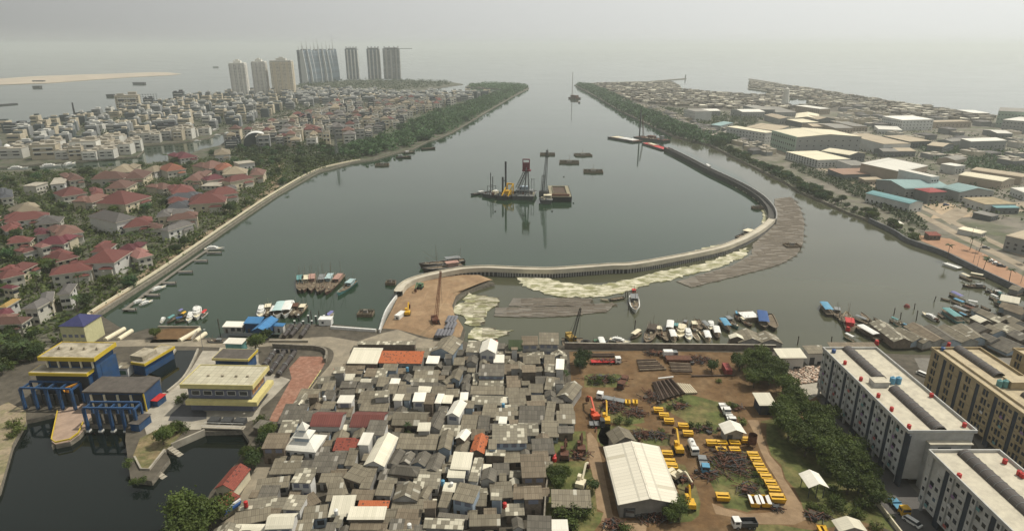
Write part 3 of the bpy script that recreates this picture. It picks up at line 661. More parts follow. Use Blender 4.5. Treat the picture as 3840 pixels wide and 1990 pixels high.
def boat(frm, s, b, look, kind='fish', hull=DWOOD, rim=WOOD, cab=WHITE, roof=None, B=None, group=None, reg=None, name='fishing_boat', cat='boat', L=None, z=0):
    c, l0, rz = seg(frm, s, b, z + .8); L = L or max(4, l0); B = B or max(1.6, min(L*.28, 5)); t = thing(name, look, cat, (c.x, c.y, z), rz, group, reg); H = max(.7, B*.32)
    mb = MB(); hull_mesh(mb, L, B, H); mb.build('hull', [hull, WOOD if kind != 'yacht' else CREAM, rim], t)
    dz = H*.75; roof = roof or cab
    if kind == 'fish':
        cb = MB().box((-L*.24, 0, dz), (L*.24, B*.6, H*1.3)).build('cabin', cab, t); MB().box((-L*.24, 0, dz + H*1.3 + .01), (L*.32, B*.75, .14)).build('roof', roof, cb)
        MB().box((-L*.115, 0, dz + H*.7), (.08, B*.5, H*.4)).build('window', GLASS, cb)
        m = MB(); m.bar((L*.12, 0, dz), (L*.12, 0, dz + L*.42), .11, 6, r2=.06); m.bar((L*.12, 0, dz + L*.1), (L*.4, 0, dz + L*.3), .07, 5); m.build('mast', WOOD, t); MB().bar((-L*.4, 0, dz), (-L*.42, 0, dz + L*.33), .09, 6, r2=.05).build('mast', WOOD, t)
        for s_ in (-1, 1): MB().bar((L*.05, s_*B*.35, dz + .2), (-L*.36, s_*B*.45, dz + H*2.3), .06, 5).build('net_pole', WOOD, t)
        MB().box((L*.2, 0, dz), (L*.14, B*.4, .5)).build('hatch', WOOD, t)
        deck_gear(t, L*.8, B*.8, dz, 14, 1.6)
    elif kind == 'yacht':
        m = MB(); m.prism([(-L*.38, -B*.36, dz), (L*.12, -B*.36, dz), (L*.2, 0, dz), (L*.12, B*.36, dz), (-L*.38, B*.36, dz)], H*1.0); cb = m.build('cabin', cab, t)
        m = MB(); m.prism([(-L*.3, -B*.3, dz + H), (L*.02, -B*.3, dz + H), (L*.08, 0, dz + H), (L*.02, B*.3, dz + H), (-L*.3, B*.3, dz + H)], H*.5); m.build('flybridge', cab, cb)
        MB().box((-L*.1, 0, dz + H*.45), (L*.42, B*.74, H*.35)).build('windows', GLASS, cb)
        if L > 9: m = MB(); m.bar((-L*.15, 0, dz + H*1.5), (-L*.17, 0, dz + H*2.6), .06, 5); m.bar((-L*.15, -B*.25, dz + H*2.3), (-L*.15, B*.25, dz + H*2.3), .05, 5); m.build('mast', WHITE, t)
    elif kind == 'covered':
        for x in (-L*.3, 0, L*.25):
            for s_ in (-1, 1): MB().bar((x, s_*B*.38, dz), (x, s_*B*.38, dz + 1.9), .05, 5).build('post', WOOD, t)
        m = MB(); n = 6
        for i in range(n):
            a0, a1 = PI*i/n, PI*(i+1)/n; m.face([(-L*.36, B*.46*math.cos(a0), dz + 1.85 + .35*math.sin(a0)), (L*.3, B*.46*math.cos(a0), dz + 1.85 + .35*math.sin(a0)), (L*.3, B*.46*math.cos(a1), dz + 1.85 + .35*math.sin(a1)), (-L*.36, B*.46*math.cos(a1), dz + 1.85 + .35*math.sin(a1))])
        m.build('canopy', roof, t)
    elif kind == 'open':
        for x in (-L*.3, -L*.05, L*.2): MB().box((x, 0, dz + .1), (.25, B*.72, .08)).build('thwart', WOOD, t)
        MB().box((-L*.44, 0, dz), (.35, .4, .7)).build('outboard', DSTEEL, t)
    return t
def deck_gear(t, L, W, H, n, ln=3.0):
    r = random.Random(n + int(L)); m = MB()
    for i in range(n):
        x, y, k = r.uniform(-.46, .46)*L, r.uniform(-.44, .44)*W, r.randrange(4)
        if r.random() < .5: m.box((x, y, H + .02), (r.uniform(.5, 2)*ln/3, r.uniform(.5, 1.6)*ln/3, r.uniform(.5, 1.9)*ln/3), r.uniform(0, 3), k)
        else: m.beam((x, y, H + .1), (x + r.uniform(-1, 1)*ln*.5, y + r.uniform(-1, 1)*ln*.5, H + r.uniform(.3, 1.6)*ln*.6), .16, .16, k)
    o = m.build('deck_gear', [RUST, DSTEEL, STEEL, CREAM], t); o['kind'] = 'stuff'
def barge(frm, a, b, W, look, mat=DSTEEL, deck=RUST, H=1.6, load=None, group=None, reg='river', name='barge', L=None, gear=0):
    c, l0, rz = seg(frm, a, b, H); L = L or l0; c.y += W*.45 if gear else 0; t = thing(name, look, 'barge', (c.x, c.y, 0), rz, group, reg); mb = MB()
    prof = [(-L/2, H), (-L/2 + 1.2, -.4), (L/2 - 1.2, -.4), (L/2, H)]
    for s in (-1, 1): mb.face([(x, s*W/2, z) for x, z in prof])
    for (x0, z0), (x1, z1) in zip(prof, prof[1:]): mb.face([(x0, -W/2, z0), (x0, W/2, z0), (x1, W/2, z1), (x1, -W/2, z1)])
    mb.face([(-L/2, -W/2, H), (L/2, -W/2, H), (L/2, W/2, H), (-L/2, W/2, H)], 1); mb.build('hull', [mat, deck], t)
    m = MB()
    for s in (-1, 1): m.box((0, s*(W/2 - .1), H + .004), (L, .2, .35))
    m.build('bulwark', mat, t); deck_gear(t, L, W, H, gear) if gear else 0; return t, L, W, H, rz, c
def lattice(mb, a, b, w0, w1, n, r=.12, mi=0):
    a, b = Vector(a), Vector(b); d = (b - a).normalized(); x = d.orthogonal().normalized(); y = d.cross(x)
    def ring(u): w = w0 + (w1 - w0)*u; p = a + (b - a)*u; return [p + x*w + y*w, p - x*w + y*w, p - x*w - y*w, p + x*w - y*w]
    prev = ring(0)
    for k in range(1, n+1):
        cur = ring(k/n)
        for i in range(4): mb.bar(prev[i], cur[i], r, 4, mi, caps=False); mb.bar(prev[i], cur[(i+1) % 4], r*.6, 3, mi, caps=False)
        prev = cur
# ------------------------------------------------------------ the kampung, from three views of the photo
K1 = frame(1200, 1250, 3.609); K2 = frame(1240, 1600, 3.423); K3 = frame(640, 1540, 2.967); K4 = frame(2040, 1300, 3.179)
ADJ = {'y': 'gabled', 'x': 'ridge-roofed', 'm': 'lean-to', 'f': 'flat-topped', 'h': 'hipped'}
def kh(frm, row):
    x0, y0, x1, y1, x2, y2, typ, col = row[:8]; h = row[8] if len(row) > 8 else rnd.uniform(2.5, 3.3)
    wall = WALLS[row[9]] if len(row) > 9 else None
    dx = abs(x1 - x0); size = 'long ' if dx > 1.9*abs(y2 - y1)*1.3 else ''
    tall = 'two-storey ' if h > 5.2 else ''
    hut(frm, (x0, y0), (x1, y1), (x2, y2), typ, col, h, wall, f'{size}{tall}{ADJ[typ]} kampung house with {ROOFNAME[col]} roof')
for row in [
 (1485,250,1800,290,1870,95,'y','g',4.6,2),(1965,255,2150,260,2180,105,'f','p',5,0),(2155,262,2380,270,2400,115,'y','w',6.5,0),(2345,400,2495,400,2490,290,'f','w',3.8),
 (1430,405,1600,410,1640,330,'m','w',3.4),(1800,430,1955,430,1955,350,'m','g',3),(1970,400,2120,410,2110,320,'y','k',4.5),(2140,575,2490,580,2505,450,'m','k',5.6,2),(2140,730,2480,735,2475,635,'m','p',3.4),
 (2030,825,2490,830,2490,735,'m','g',3.2),(2040,960,2460,975,2490,875,'m','p',3.4),(1245,925,1415,925,1445,800,'f','w',5.8,0),(980,910,1110,915,1135,825,'f','c',5.8,0),(1120,905,1220,905,1240,825,'m','g',5),
 (1545,945,1640,950,1690,820,'f','w',4.2),(1645,945,1780,950,1800,840,'f','c',4),(1885,910,2000,910,2010,800,'f','w',5.4,0),(1395,955,1530,960,1550,840,'m','b',5,3),(1700,1105,1885,1130,1960,935,'y','w',5.6,0),
 (1590,1050,1720,1060,1730,1000,'m','k'),(1950,1010,2080,1015,2090,930,'m','g',5,2),(220,945,430,945,490,840,'f','w',5.6,0),(500,950,745,950,800,810,'m','g'),(960,1240,1440,1250,1480,1060,'x','g',3.8),
 (520,1050,910,1060,950,965,'m','g'),(260,740,480,740,500,665,'m','k'),(485,745,700,750,710,680,'m','k'),(755,720,915,720,960,615,'m','g'),(930,700,1060,705,1100,630,'m','w'),(1090,640,1210,650,1190,560,'y','k'),
 (1260,610,1600,610,1600,520,'m','g'),(1210,660,1590,665,1600,612,'f','p'),(1220,712,1590,718,1590,668,'m','k'),(1620,660,1710,690,1740,530,'y','g'),(1735,630,1890,640,1890,500,'y','g'),(1895,680,1990,690,2000,560,'y','k'),
 (1910,790,2030,790,2040,680,'y','k'),(900,820,1030,820,1060,710,'m','g'),(1035,815,1200,820,1310,722,'m','g'),(1310,790,1490,800,1500,735,'m','c'),(1500,830,1700,830,1720,735,'m','g'),(770,880,895,885,905,700,'y','k'),
 (20,890,160,895,220,790,'m','k'),(0,1020,180,1025,190,940,'m','g'),(2180,1130,2370,1140,2420,990,'m','g'),(1890,1290,2110,1300,2150,1140,'m','g'),(2120,1320,2280,1325,2310,1150,'m','k'),(1430,1290,1625,1310,1690,1080,'y','k',4),
 (2410,1220,2526,1225,2526,1130,'f','w',5.6,2),(1250,505,1540,505,1560,455,'m','k'),(1540,455,1640,470,1670,400,'y','k'),(2060,700,2130,700,2130,560,'f','p')]: kh(K1, row)
for row in [
 (340,235,490,240,580,80,'f','w',5.6,0),(20,310,330,310,360,170,'m','t'),(420,490,690,510,840,130,'y','c',4.6),(835,285,1350,300,1380,130,'m','g'),(1365,295,1540,300,1590,60,'y','g',4.2,2),(1580,330,1740,345,1780,190,'y','g'),
 (1590,150,1720,180,1735,50,'y','w',5),(1780,330,1970,345,2010,120,'y','o',4.2),(1530,540,1790,555,1860,370,'m','c',5.6,0),(1490,650,1720,660,1760,572,'m','c',4.8,0),(1760,700,1890,710,1940,400,'f','p',4.6),
 (1195,570,1390,590,1440,370,'y','k'),(1030,480,1210,510,1270,350,'y','k'),(880,460,1010,480,1080,340,'y','k'),(700,490,850,510,940,310,'y','k'),(730,600,1110,640,1180,510,'h','k',3.6),(0,480,170,480,235,335,'m','k'),
 (170,500,300,500,390,310,'m','g'),(150,650,380,730,450,540,'m','g'),(360,790,500,800,600,550,'m','g'),(590,680,710,690,720,560,'m','k'),(560,880,770,890,810,720,'m','g'),(0,930,230,860,210,680,'m','g'),(230,940,530,950,560,830,'m','b'),
 (790,940,1120,950,1150,760,'y','g',3.8),(1110,920,1240,940,1320,790,'y','g'),(340,1035,740,1040,750,960,'m','o',3),(205,1190,690,1190,695,1045,'m','c',4.2,3),(760,1090,1230,1100,1290,950,'m','g'),(800,1260,1130,1280,1210,1095,'m','b'),
 (1370,1030,1510,1045,1560,870,'m','g'),(1550,930,1830,990,1880,790,'m','g',5.4,2),(1830,1020,2000,1020,2020,870,'m','g'),(2050,940,2200,945,2200,820,'m','p',4.6,2),(1910,690,2110,710,2150,560,'y','k',4.2),(1945,555,2060,560,2070,485,'f','c'),
 (1980,370,2240,380,2250,300,'f','p',4.6),(1430,830,1590,840,1640,740,'m','c'),(1290,1040,1350,1040,1370,930,'f','c'),(1775,1280,2180,1270,2200,1140,'m','g',3.8),(1370,1160,1760,1200,1750,1140,'m','k'),(1180,1300,1700,1320,1760,1205,'m','p'),
 (230,1330,720,1330,730,1240,'m','b'),(740,1330,930,1330,940,1200,'m','k'),(2020,290,2130,290,2150,180,'m','g',5.6,2),(2160,700,2259,700,2259,610,'m','g'),(0,1290,110,1300,100,1160,'m','p')]: kh(K2, row)
for row in [
 (1090,710,1440,700,1490,575,'m','g'),(940,890,1310,850,1340,740,'m','g'),(760,1110,1170,1060,1210,960,'m','p'),(700,1290,1110,1210,1170,1070,'m','g'),(1325,800,1560,810,1570,700,'f','p',5.6,0),(1640,800,1890,800,1890,710,'m','g'),
 (1230,1100,1440,1110,1450,940,'f','p',5.6,0),(1535,690,1830,690,1880,500,'m','k'),(1480,1110,1680,1010,1590,920,'m','b'),(710,1330,1110,1330,1130,1262,'f','c'),(1460,1220,1740,1190,1740,1060,'m','g'),(1720,1010,1890,1000,1899,830,'m','g')]: kh(K3, row)
for row in [(0,200,130,205,130,120,'m','g'),(0,300,140,310,135,215,'f','p',4.6),(135,270,240,275,265,150,'f','w',5.6,0),(0,510,120,520,130,395,'m','g'),(135,590,345,640,320,440,'y','g',3.6),
 (190,790,360,790,370,700,'m','g'),(150,915,380,920,380,797,'m','g'),(170,1030,360,1030,360,960,'m','k',2.8),(0,880,110,890,120,700,'m','g')]: kh(K4, row)
# the larger named buildings of the kampung
hut(K1, (360,405), (775,412), (845,240), 'm', 'c', 4, WALLS[3], 'long shop shed with cream metal roof beside the bend of the road', cat='shop', name='shop_shed', group=None, rise=1.4)
hut(K1, (785,400), (1375,410), (1385,290), 'm', 'o', 3.8, WALLS[1], 'long terrace with orange tiled roof beside the cream shed', cat='house', name='terrace_house', group=None, rise=1.6)
hut(K1, (495,152), (1290,157), (1310,110), 'f', 'p', 6, WALLS[3], 'long dark brown walled store behind the orange tiled terrace', cat='store', name='store_building', group=None, wins=False)
hut(K1, (-150,1255), (270,1262), (340,1062), 'x', 'r', 4.4, WALLS[0], 'maroon ribbed roof hall next to the white tiered mosque', cat='hall', name='community_hall', group=None, rise=1.7)
hut(K1, (390,1265), (840,1277), (890,1060), 'x', 'r', 4.4, WALLS[0], 'maroon ribbed roof hall behind a small palm tree', cat='hall', name='community_hall', group=None, rise=1.7)
# mosque: three tiers of white pyramid roof
c, w_, d_, rz = quad(K3, (1235,430), (1610,460), (1780,270), LZ + 4.2)
FOOT.append((c.x, c.y, w_, d_, rz))
t = thing('mosque', 'white mosque with three-tier pyramid roof beside the kampung road', 'mosque', (c.x, c.y, LZ), rz)
MROOF = sheet_mat('mosque_white_sheet', (0.62, 0.61, 0.55), (0.72, 0.70, 0.62), 0.8, 9, contrast=.1, rib=.06, ribw=.4)
MB().box((0, 0, 0), (w_ - 1, d_ - 1, 4.15)).build('wall', WALLS[0], t)
mb = MB(); mb.hip(w_ - .4, d_ - .4, 4.2, 2.6, over=.2); r1 = mb.build('roof', MROOF, t)
MB().box((0, 0, 5.6), (w_*.42, d_*.42, 1.6)).build('clerestory', WALLS[2], t)
mb = MB(); mb.hip(w_*.5, d_*.5, 7.2, 1.9, over=.1); mb.build('roof', MROOF, t)
MB().box((0, 0, 8.2), (w_*.2, d_*.2, 1.2)).build('clerestory', WALLS[2], t)
mb = MB(); mb.hip(w_*.26, w_*.26, 9.4, 2.2, over=.1); mb.bar((0, 0, 11.5), (0, 0, 12.6), .06); mb.build('roof', MROOF, t)
for i in range(4): part_of(WIN1, 'window', t, (-w_*.34 + i*w_*.22, -d_/2 + .49, 1.7), scale=(.9, 1, 1.3))
# fill the gaps of the kampung with small huts
def clash(x, y, r, shrink=0.9):
    for fx, fy, fw, fd, fr in FOOT:
        dx, dy = x - fx, y - fy
        if abs(dx) + abs(dy) > 60: continue
        cx_, cy_ = dx*math.cos(fr) + dy*math.sin(fr), -dx*math.sin(fr) + dy*math.cos(fr)
        if abs(cx_) < fw/2*shrink + r and abs(cy_) < fd/2*shrink + r: return True
    return False
KPOLY = poly(P, [(905, 905), (985, 930), (1085, 890), (1415, 885), (1425, 1000), (1385, 1120), (1365, 1335), (1340, 1420), (520, 1420), (600, 1330), (690, 1190), (700, 1130), (770, 1010), (860, 945)], LZ)
xs = [p.x for p in KPOLY]; ys = [p.y for p in KPOLY]; rf = random.Random(3); made = 0
for k in range(5200):
    x, y = rf.uniform(min(xs), max(xs)), rf.uniform(min(ys), max(ys)); s = rf.uniform(2.2, 4.6) if k < 2200 else rf.uniform(1.3, 2.4)
    if made > 210: break
    if not inside(x, y, KPOLY) or clash(x, y, s*.8, .82): continue
    made += 1; w2 = s*2*rf.uniform(.8, 1.2); d2 = s*2*rf.uniform(.8, 1.15); h = rf.uniform(2.1, 3.0) if rf.random() < .93 else rf.uniform(5.3, 5.8)
    ang = rf.choice([0.02, 0.05, -.05, .1]); q = lambda a, b, hh=0: Vector((x + a*math.cos(ang) - b*math.sin(ang), y + a*math.sin(ang) + b*math.cos(ang), hh))
    typ = rf.choice('mmmmyxf'); col = rf.choice('ggggkkkkbbbppc')
    hut(q, (-w2/2, -d2/2), (w2/2, -d2/2), (w2/2, d2/2), typ, col, h, None, f"{'small ' if s < 2.5 else ''}{ADJ[typ]} kampung hut with {ROOFNAME[col]} roof", name='hut', cat='hut', group='huts filling the kampung lanes', wins=s > 2.6)

for (fr_, x, y, c_, lk) in [(K3, 835, 1020, RED, 'red'), (K3, 1840, 1110, WHITE, 'white'), (K1, 805, 1300, RED, 'red'), (K2, 70, 1080, WHITE, 'white'), (K2, 2235, 990, RED, 'red'), (K1, 2385, 110, RED, 'red'), (K1, 60, 860, WHITE, 'white'), (K2, 1440, 700, SKYB, 'blue'), (K2, 1550, 730, WHITE, 'white'), (K1, 1180, 470, SKYB, 'blue'), (K1, 2480, 960, SKYB, 'blue'), (K2, 620, 40, RED, 'red'), (K1, 1700, 340, WHITE, 'white'), (K2, 1010, 1260, WHITE, 'white')]:
    p = fr_(x, y, LZ + 4.2); m = MB(); m.bar((p.x, p.y, LZ + 3), (p.x, p.y, LZ + 4.6), .55, 9); m.bar((p.x, p.y, LZ + 4.6), (p.x, p.y, LZ + 4.8), .5, 9, r2=.15); o = m.build('water_tank', c_); tag(o, lk + ' water tank among the kampung roofs', 'water tank', 'water tanks of the kampung', 'kampung')
for (fr_, x, y) in [(K1, 1150, 1040), (K1, 1180, 1290), (K1, 550, 1200), (K2, 980, 60), (K3, 1000, 40)]:
    p = fr_(x, y, LZ + 3)
    if x in (550, 1180): palm((p.x, p.y, LZ), .6, 'small palm between the kampung roofs', 'palms of the kampung', 'kampung')
    else: tree('shrub', (p.x, p.y, LZ), 2.2, 'small green tree between the kampung roofs', 'trees of the kampung', 'kampung')
# ------------------------------------------------------------ walk-up apartment blocks (bottom right)
APW = M('apartment_white', (0.47, 0.47, 0.45), 0.85, 0.12, 0.3, dirt=(0.36, 0.355, 0.33), dirt_scale=0.4, dirt_amt=0.6)
APY = M('apartment_buff', (0.37, 0.295, 0.175), 0.85, 0.14, 0.3, dirt=(0.31, 0.25, 0.15), dirt_scale=0.4, dirt_amt=0.6)
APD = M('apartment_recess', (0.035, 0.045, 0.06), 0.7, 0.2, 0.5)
APR = M('roof_concrete', (0.52, 0.48, 0.38), 0.9, 0.12, 0.5, dirt=(0.35, 0.32, 0.26), dirt_scale=0.35, dirt_amt=0.55)
APRB = M('roof_concrete_buff', (0.46, 0.39, 0.26), 0.9, 0.14, 0.5, dirt=(0.30, 0.25, 0.18), dirt_scale=0.35, dirt_amt=0.6)
VAULT = sheet_mat('vault_sheet', (0.115, 0.10, 0.095), (0.15, 0.135, 0.125), 1.6, 30, contrast=.3, objvar=.05)
A1 = frame(3040, 1280, 1.88)
LAUN = [M('laundry_white', (.6, .6, .6)), M('laundry_purple', (.25, .16, .28)), M('laundry_teal', (.15, .3, .3)), M('laundry_red', (.4, .12, .1))]
def block(x0, x1, y0, y1, H, wall, roofm, look, style, vault, houses, jog=None, reg='estate'):
    t = thing('apartment_block', look, 'apartment block', ((x0+x1)/2, (y0+y1)/2, LZ), 0, 'walk-up apartment blocks of the estate', reg)
    w, d = x1 - x0, y1 - y0; hw, hd = w/2, d/2; fl = 3.0; nf = 5; z0 = H - nf*fl
    mb = MB(); mb.box((0, 0, z0 - .25), (w - .6, d - .6, H - z0 + .2)); 
    k = -hd + 1.5
    while k < hd - 1: 
        for s in (-1, 1): mb.box((s*(hw - .6), k, 0), (.5, .7, z0 - .26))
        k += 6
    mb.box((0, 0, 0), (w*.45, d*.9, z0 - .3)); mb.build('wall', wall, t)
    MB().box((0, 0, H - .04), (w + .3, d + .3, .12)).build('roof', roofm, t)
    mb = MB()
    for s in (-1, 1): mb.box((s*hw, 0, H + .085), (.35, d + .35, .85)); mb.box((0, s*hd, H + .09), (w - .36, .35, .84))
    mb.build('parapet', wall, t)
    # side facades: bays between dark recesses
    bay = 8.4; n = max(1, round(d/bay)); bw = d/n; nwin = 0
    rec = MB(); pan = MB()
    wm = _mesh('window', lambda m: (m.box((0, 0, 0), (.14, 1.0, 1.15)), m), GLASS, 'apwin')
    lm = [_mesh('laundry', lambda m: (m.box((0, 0, 0), (.1, 1.1, .8)), m), LAUN[i], 'laun%d' % i) for i in range(4)]
    rr = random.Random(int(x0*7 + y0)); sx = -1
    for i in range(n):
        yc = -hd + bw*(i + .5); pan, pan2 = MB(), MB()
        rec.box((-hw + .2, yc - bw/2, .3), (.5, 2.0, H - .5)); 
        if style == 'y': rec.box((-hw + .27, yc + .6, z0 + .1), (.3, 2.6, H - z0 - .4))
        for f in range(nf):
            zz = z0 + f*fl + .2
            pan.box((-hw + .1, yc - bw*.22, zz), (.5, bw*.30, fl - .12)); pan2.box((-hw + .1, yc + bw*.33, zz), (.5, bw*.2, fl - .12))
            if style == 'y': pan2.box((-hw - .02, yc + .6, zz - .2), (.4, 2.5, .75)); pan2.box((-hw, yc + .6, zz - .2), (.3, .2, fl))
            for yy, ws in ((yc - bw*.22, 1.0), (yc + bw*.08, 1.1), (yc + bw*.33, .7)):
                if nwin >= 100: break
                nwin += 1; part_of(wm, 'window', t, (-hw - .1 if abs(yy - yc - bw*.08) > .1 else -hw + .22, yy, zz + 1.05), scale=(1, ws*rr.uniform(.9, 1.25), rr.uniform(.8, 1.1)))
            if rr.random() < .6 and nwin < 100: part_of(rr.choice(lm), 'laundry', t, (-hw - .2, yc + bw*.08 + rr.uniform(-.6, .6), zz + .6))
        pan.build('facade_bay', wall, t); pan2.build('facade_bay', wall, t)
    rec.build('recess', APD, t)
    for (ya, yb, vx) in vault:
        m = MB(); R0 = 1.75; seg_ = 10
        pr = [(vx + R0*math.cos(PI*i/seg_), R0*.75*math.sin(PI*i/seg_)) for i in range(seg_+1)]; q = ya
        while q < yb - .1:
            q2 = min(q + 1.6, yb)
            for i in range(seg_): m.face([(pr[i][0], q, H + .35 + pr[i][1]), (pr[i][0], q2, H + .35 + pr[i][1]), (pr[i+1][0], q2, H + .35 + pr[i+1][1]), (pr[i+1][0], q, H + .35 + pr[i+1][1])])
            q = q2
        m.box((vx - R0, (ya+yb)/2, H + .09), (.15, yb - ya, .3)); m.box((vx + R0, (ya+yb)/2, H + .09), (.15, yb - ya, .3)); m.build('skylight_vault', VAULT, t)
        k = ya + .8
        rb = MB()
        while k < yb:
            for i in range(seg_): rb.bar((pr[i][0], k, H + .4 + pr[i][1]), (pr[i+1][0], k, H + .4 + pr[i+1][1]), .07, 4)
            k += 2.4
        o = rb.build('vault_ribs', STEEL, t); o['kind'] = 'stuff'
    for (bx, by, bw_, bd_, bh) in houses:
        MB().box((bx, by, H + .085), (bw_, bd_, bh)).build('stair_house', wall, t); MB().box((bx, by, H + .1 + bh), (bw_ + .4, bd_ + .4, .15)).build('slab', roofm, t)
    return t, H
tA, HA = block(109.4, 128.2, 149.6, 200.4, 17.4, APW, APR, 'long white apartment block with barrel skylight and pair of blue roof tanks', 'w', [(-25, -2.5, -.3), (3.5, 25, -1.0)], [(-3.4, .6, 4.6, 3.2, 1.7)])
o = MB().box((2.2, -25.9, 0), (11.4, 1.7, 14.6)).build('stair_bay', APW, tA)
MB().box((2.2, -26.0, 14.61), (12, 2.2, .3)).build('slab', APR, tA)
for k in range(5): MB().box((.6, -26.78, 1.9 + k*2.7), (3.6, .1, 1.0)).build('window', GLASS, tA)
tB, HB = block(147.6, 164.6, 120, 200.4, 17.4, APY, APRB, 'buff yellow apartment block with barrel skylight behind the white blocks', 'y', [(20, 40, .8), (-20, 9, .8)], [(2.0, 14.5, 6.5, 3.6, 2.4)])
MB().box((-5.2, 0, 17.5), (.5, 80, .7)).build('gutter_wall', APRB, tB)
tC, HC = block(109.6, 128, 84, 140.8, 17.4, APW, APR, 'white apartment block with barrel skylight and red roof tanks at the bottom corner', 'w', [(4, 27.5, -.6)], [(3.5, 1, 7, 4.5, 2.2)])
pD = A1(1425, 60, 19); tD, HD = block(pD.x, pD.x + 17, 120, pD.y, 17.4, APY, APRB, 'buff apartment block cut by the edge of the photo', 'y', [(10, 30, 0)], [])
RT = RED
ztop = LZ + 17.5
for (x, y, lk) in [(240, 160, 'red roof tank'), (352, 275, 'red roof tank'), (475, 392, 'red roof tank'), (568, 488, 'red roof tank'), (690, 612, 'red roof tank'), (1080, 600, 'red roof tank'), (848, 390, 'red roof tank'),
                   (1042, 960, 'red roof tank'), (1365, 858, 'red roof tank'), (1465, 940, 'red roof tank'), (1488, 958, 'red roof tank'), (972, 30, 'red roof tank')]:
    p = A1(x, y, ztop); tank((p.x, p.y, ztop + .1), .55, 1.15, 'red plastic water tank on an apartment roof', RED, 'red tanks on the apartment roofs', 'estate')
for (x, y) in [(575, 285), (617, 285)]: p = A1(x, y, ztop + .5); tank((p.x, p.y, ztop + .09), .85, 2.0, 'light blue water tank of a pair on the long white block roof', SKYB, 'blue tanks on the apartment roofs', 'estate')
for (x, y) in [(162, 72), (932, 58)]: p = A1(x, y, ztop + .3); tank((p.x, p.y, ztop + .1), .7, 1.1, 'dark blue water tank at the far corner of an apartment roof', BLUE, 'blue tanks on the apartment roofs', 'estate')
for (x, y) in [(1338, 270), (1380, 272)]: p = A1(x, y, ztop + 2.5); tank((p.x, p.y, ztop + .1), .8, 2.2, 'teal water tank beside the stair house on the buff block', TEAL, 'blue tanks on the apartment roofs', 'estate')
# estate ground, street, parked vehicles
flat('street', P, [(2065, 1000), (2095, 990), (2140, 1060), (2300, 1230), (2440, 1400), (2300, 1400), (2180, 1240), (2085, 1080)], LZ + .012, M('estate_asphalt', (0.105, 0.10, 0.095), .9, .15, .2))
flat('pavement', P, [(2260, 1215), (2330, 1215), (2700, 1250), (2700, 1700), (2440, 1400)], LZ + .008, M('estate_paving', (0.16, 0.15, 0.13), .9, .2, .3))
flat('pavement', P, [(2390, 1140), (2470, 1140), (2420, 1060), (2330, 960), (2300, 900), (2700, 900), (2700, 1240)], LZ + .008, bpy.data.materials['estate_paving'])
truck(A1, (590, 1115), (660, 1195), 'blue and yellow truck parked on the street beside the apartments', YEL, SKYB, 'flat', L=6.5, reg='estate')
p = A1(712, 1280, LZ); car((p.x, p.y, LZ + .03), R(-62), 'white van parked on the street below the yellow-cabbed truck', WHITE, van=True, L=4.6)
p = A1(790, 240, LZ); car((p.x, p.y, LZ + .03), R(-60), 'white van parked between the white and buff apartment blocks', WHITE, van=True, L=4.6)
# ------------------------------------------------------------ the dredging yard
Y1 = frame(2040, 1300, 3.179); Y2 = frame(2040, 1580, 3.22); Y3 = frame(2700, 1580, 3.22); Y4 = frame(2740, 1300, 4.171)
YD = [(1432, 884), (1600, 882), (1850, 886), (1935, 895), (2055, 1000), (2130, 1130), (2300, 1500), (1370, 1500), (1385, 1120), (1440, 1000)]
flat('ground', P, YD, LZ + .004, G_DIRT, label='brown dirt yard')
G_TRACK = M('dirt_track', (0.27, 0.19, 0.115), 0.95, 0.2, 0.25, dirt=(0.20, 0.135, 0.08), dirt_scale=0.3, dirt_amt=0.7)
def grassy(frm, pts): flat('grass', frm, pts, LZ + .010, G_GRASS, 'stuff')
grassy(Y1, [(1330, 700), (1500, 640), (1700, 560), (1830, 590), (2100, 660), (2090, 760), (2200, 880), (2120, 960), (2060, 1030), (1860, 1030), (1780, 960), (1640, 850), (1540, 800), (1440, 720)])
grassy(Y1, [(640, 700), (960, 690), (1180, 780), (1200, 900), (1000, 930), (800, 900)])
grassy(Y1, [(480, 340), (560, 320), (900, 320), (1000, 430), (900, 480), (480, 480)])
grassy(Y1, [(690, 940), (1060, 930), (1300, 1000), (1500, 1030), (1500, 1180), (1080, 1160), (680, 1180), (640, 1060)])
grassy(Y2, [(650, 60), (800, 60), (800, 290), (740, 300), (640, 230)])
grassy(Y2, [(60, 480), (520, 470), (560, 560), (600, 700), (620, 830), (640, 1080), (720, 1100), (690, 1200), (590, 1340), (0, 1340), (0, 900)])
grassy(Y2, [(90, 130), (500, 110), (520, 300), (520, 420), (230, 430), (120, 350)])
grassy(Y2, [(1520, 500), (1700, 520), (1780, 680), (1840, 800), (1890, 980), (1870, 1130), (1780, 1200), (1500, 1230), (1680, 1000)])
grassy(Y3, [(0, 330), (330, 360), (420, 520), (620, 880), (600, 960), (330, 1090), (190, 1050), (60, 1040), (0, 970), (-130, 700), (-120, 500)])
grassy(Y3, [(440, 1240), (700, 1240), (1050, 1300), (1300, 1330), (1250, 1500), (300, 1500)])
grassy(Y3, [(480, 0), (560, 20), (560, 220), (620, 410), (740, 520), (790, 680), (900, 800), (980, 960), (1010, 1060), (1060, 1180), (1300, 1280), (1700, 1200), (2120, 1330), (2200, 1450), (2260, 1320), (1820, 900), (1400, 300), (900, -100)])
flat('dirt_road', Y3, [(330, -20), (460, -20), (520, 200), (600, 400), (740, 560), (770, 680), (880, 840), (990, 1010), (1040, 1180), (900, 1240), (420, 1230), (150, 1150), (-50, 1110), (-100, 980), (50, 1040), (320, 1110), (620, 1090), (760, 980), (800, 920), (700, 720), (560, 500), (480, 330), (420, 150)], LZ + .014, G_TRACK)
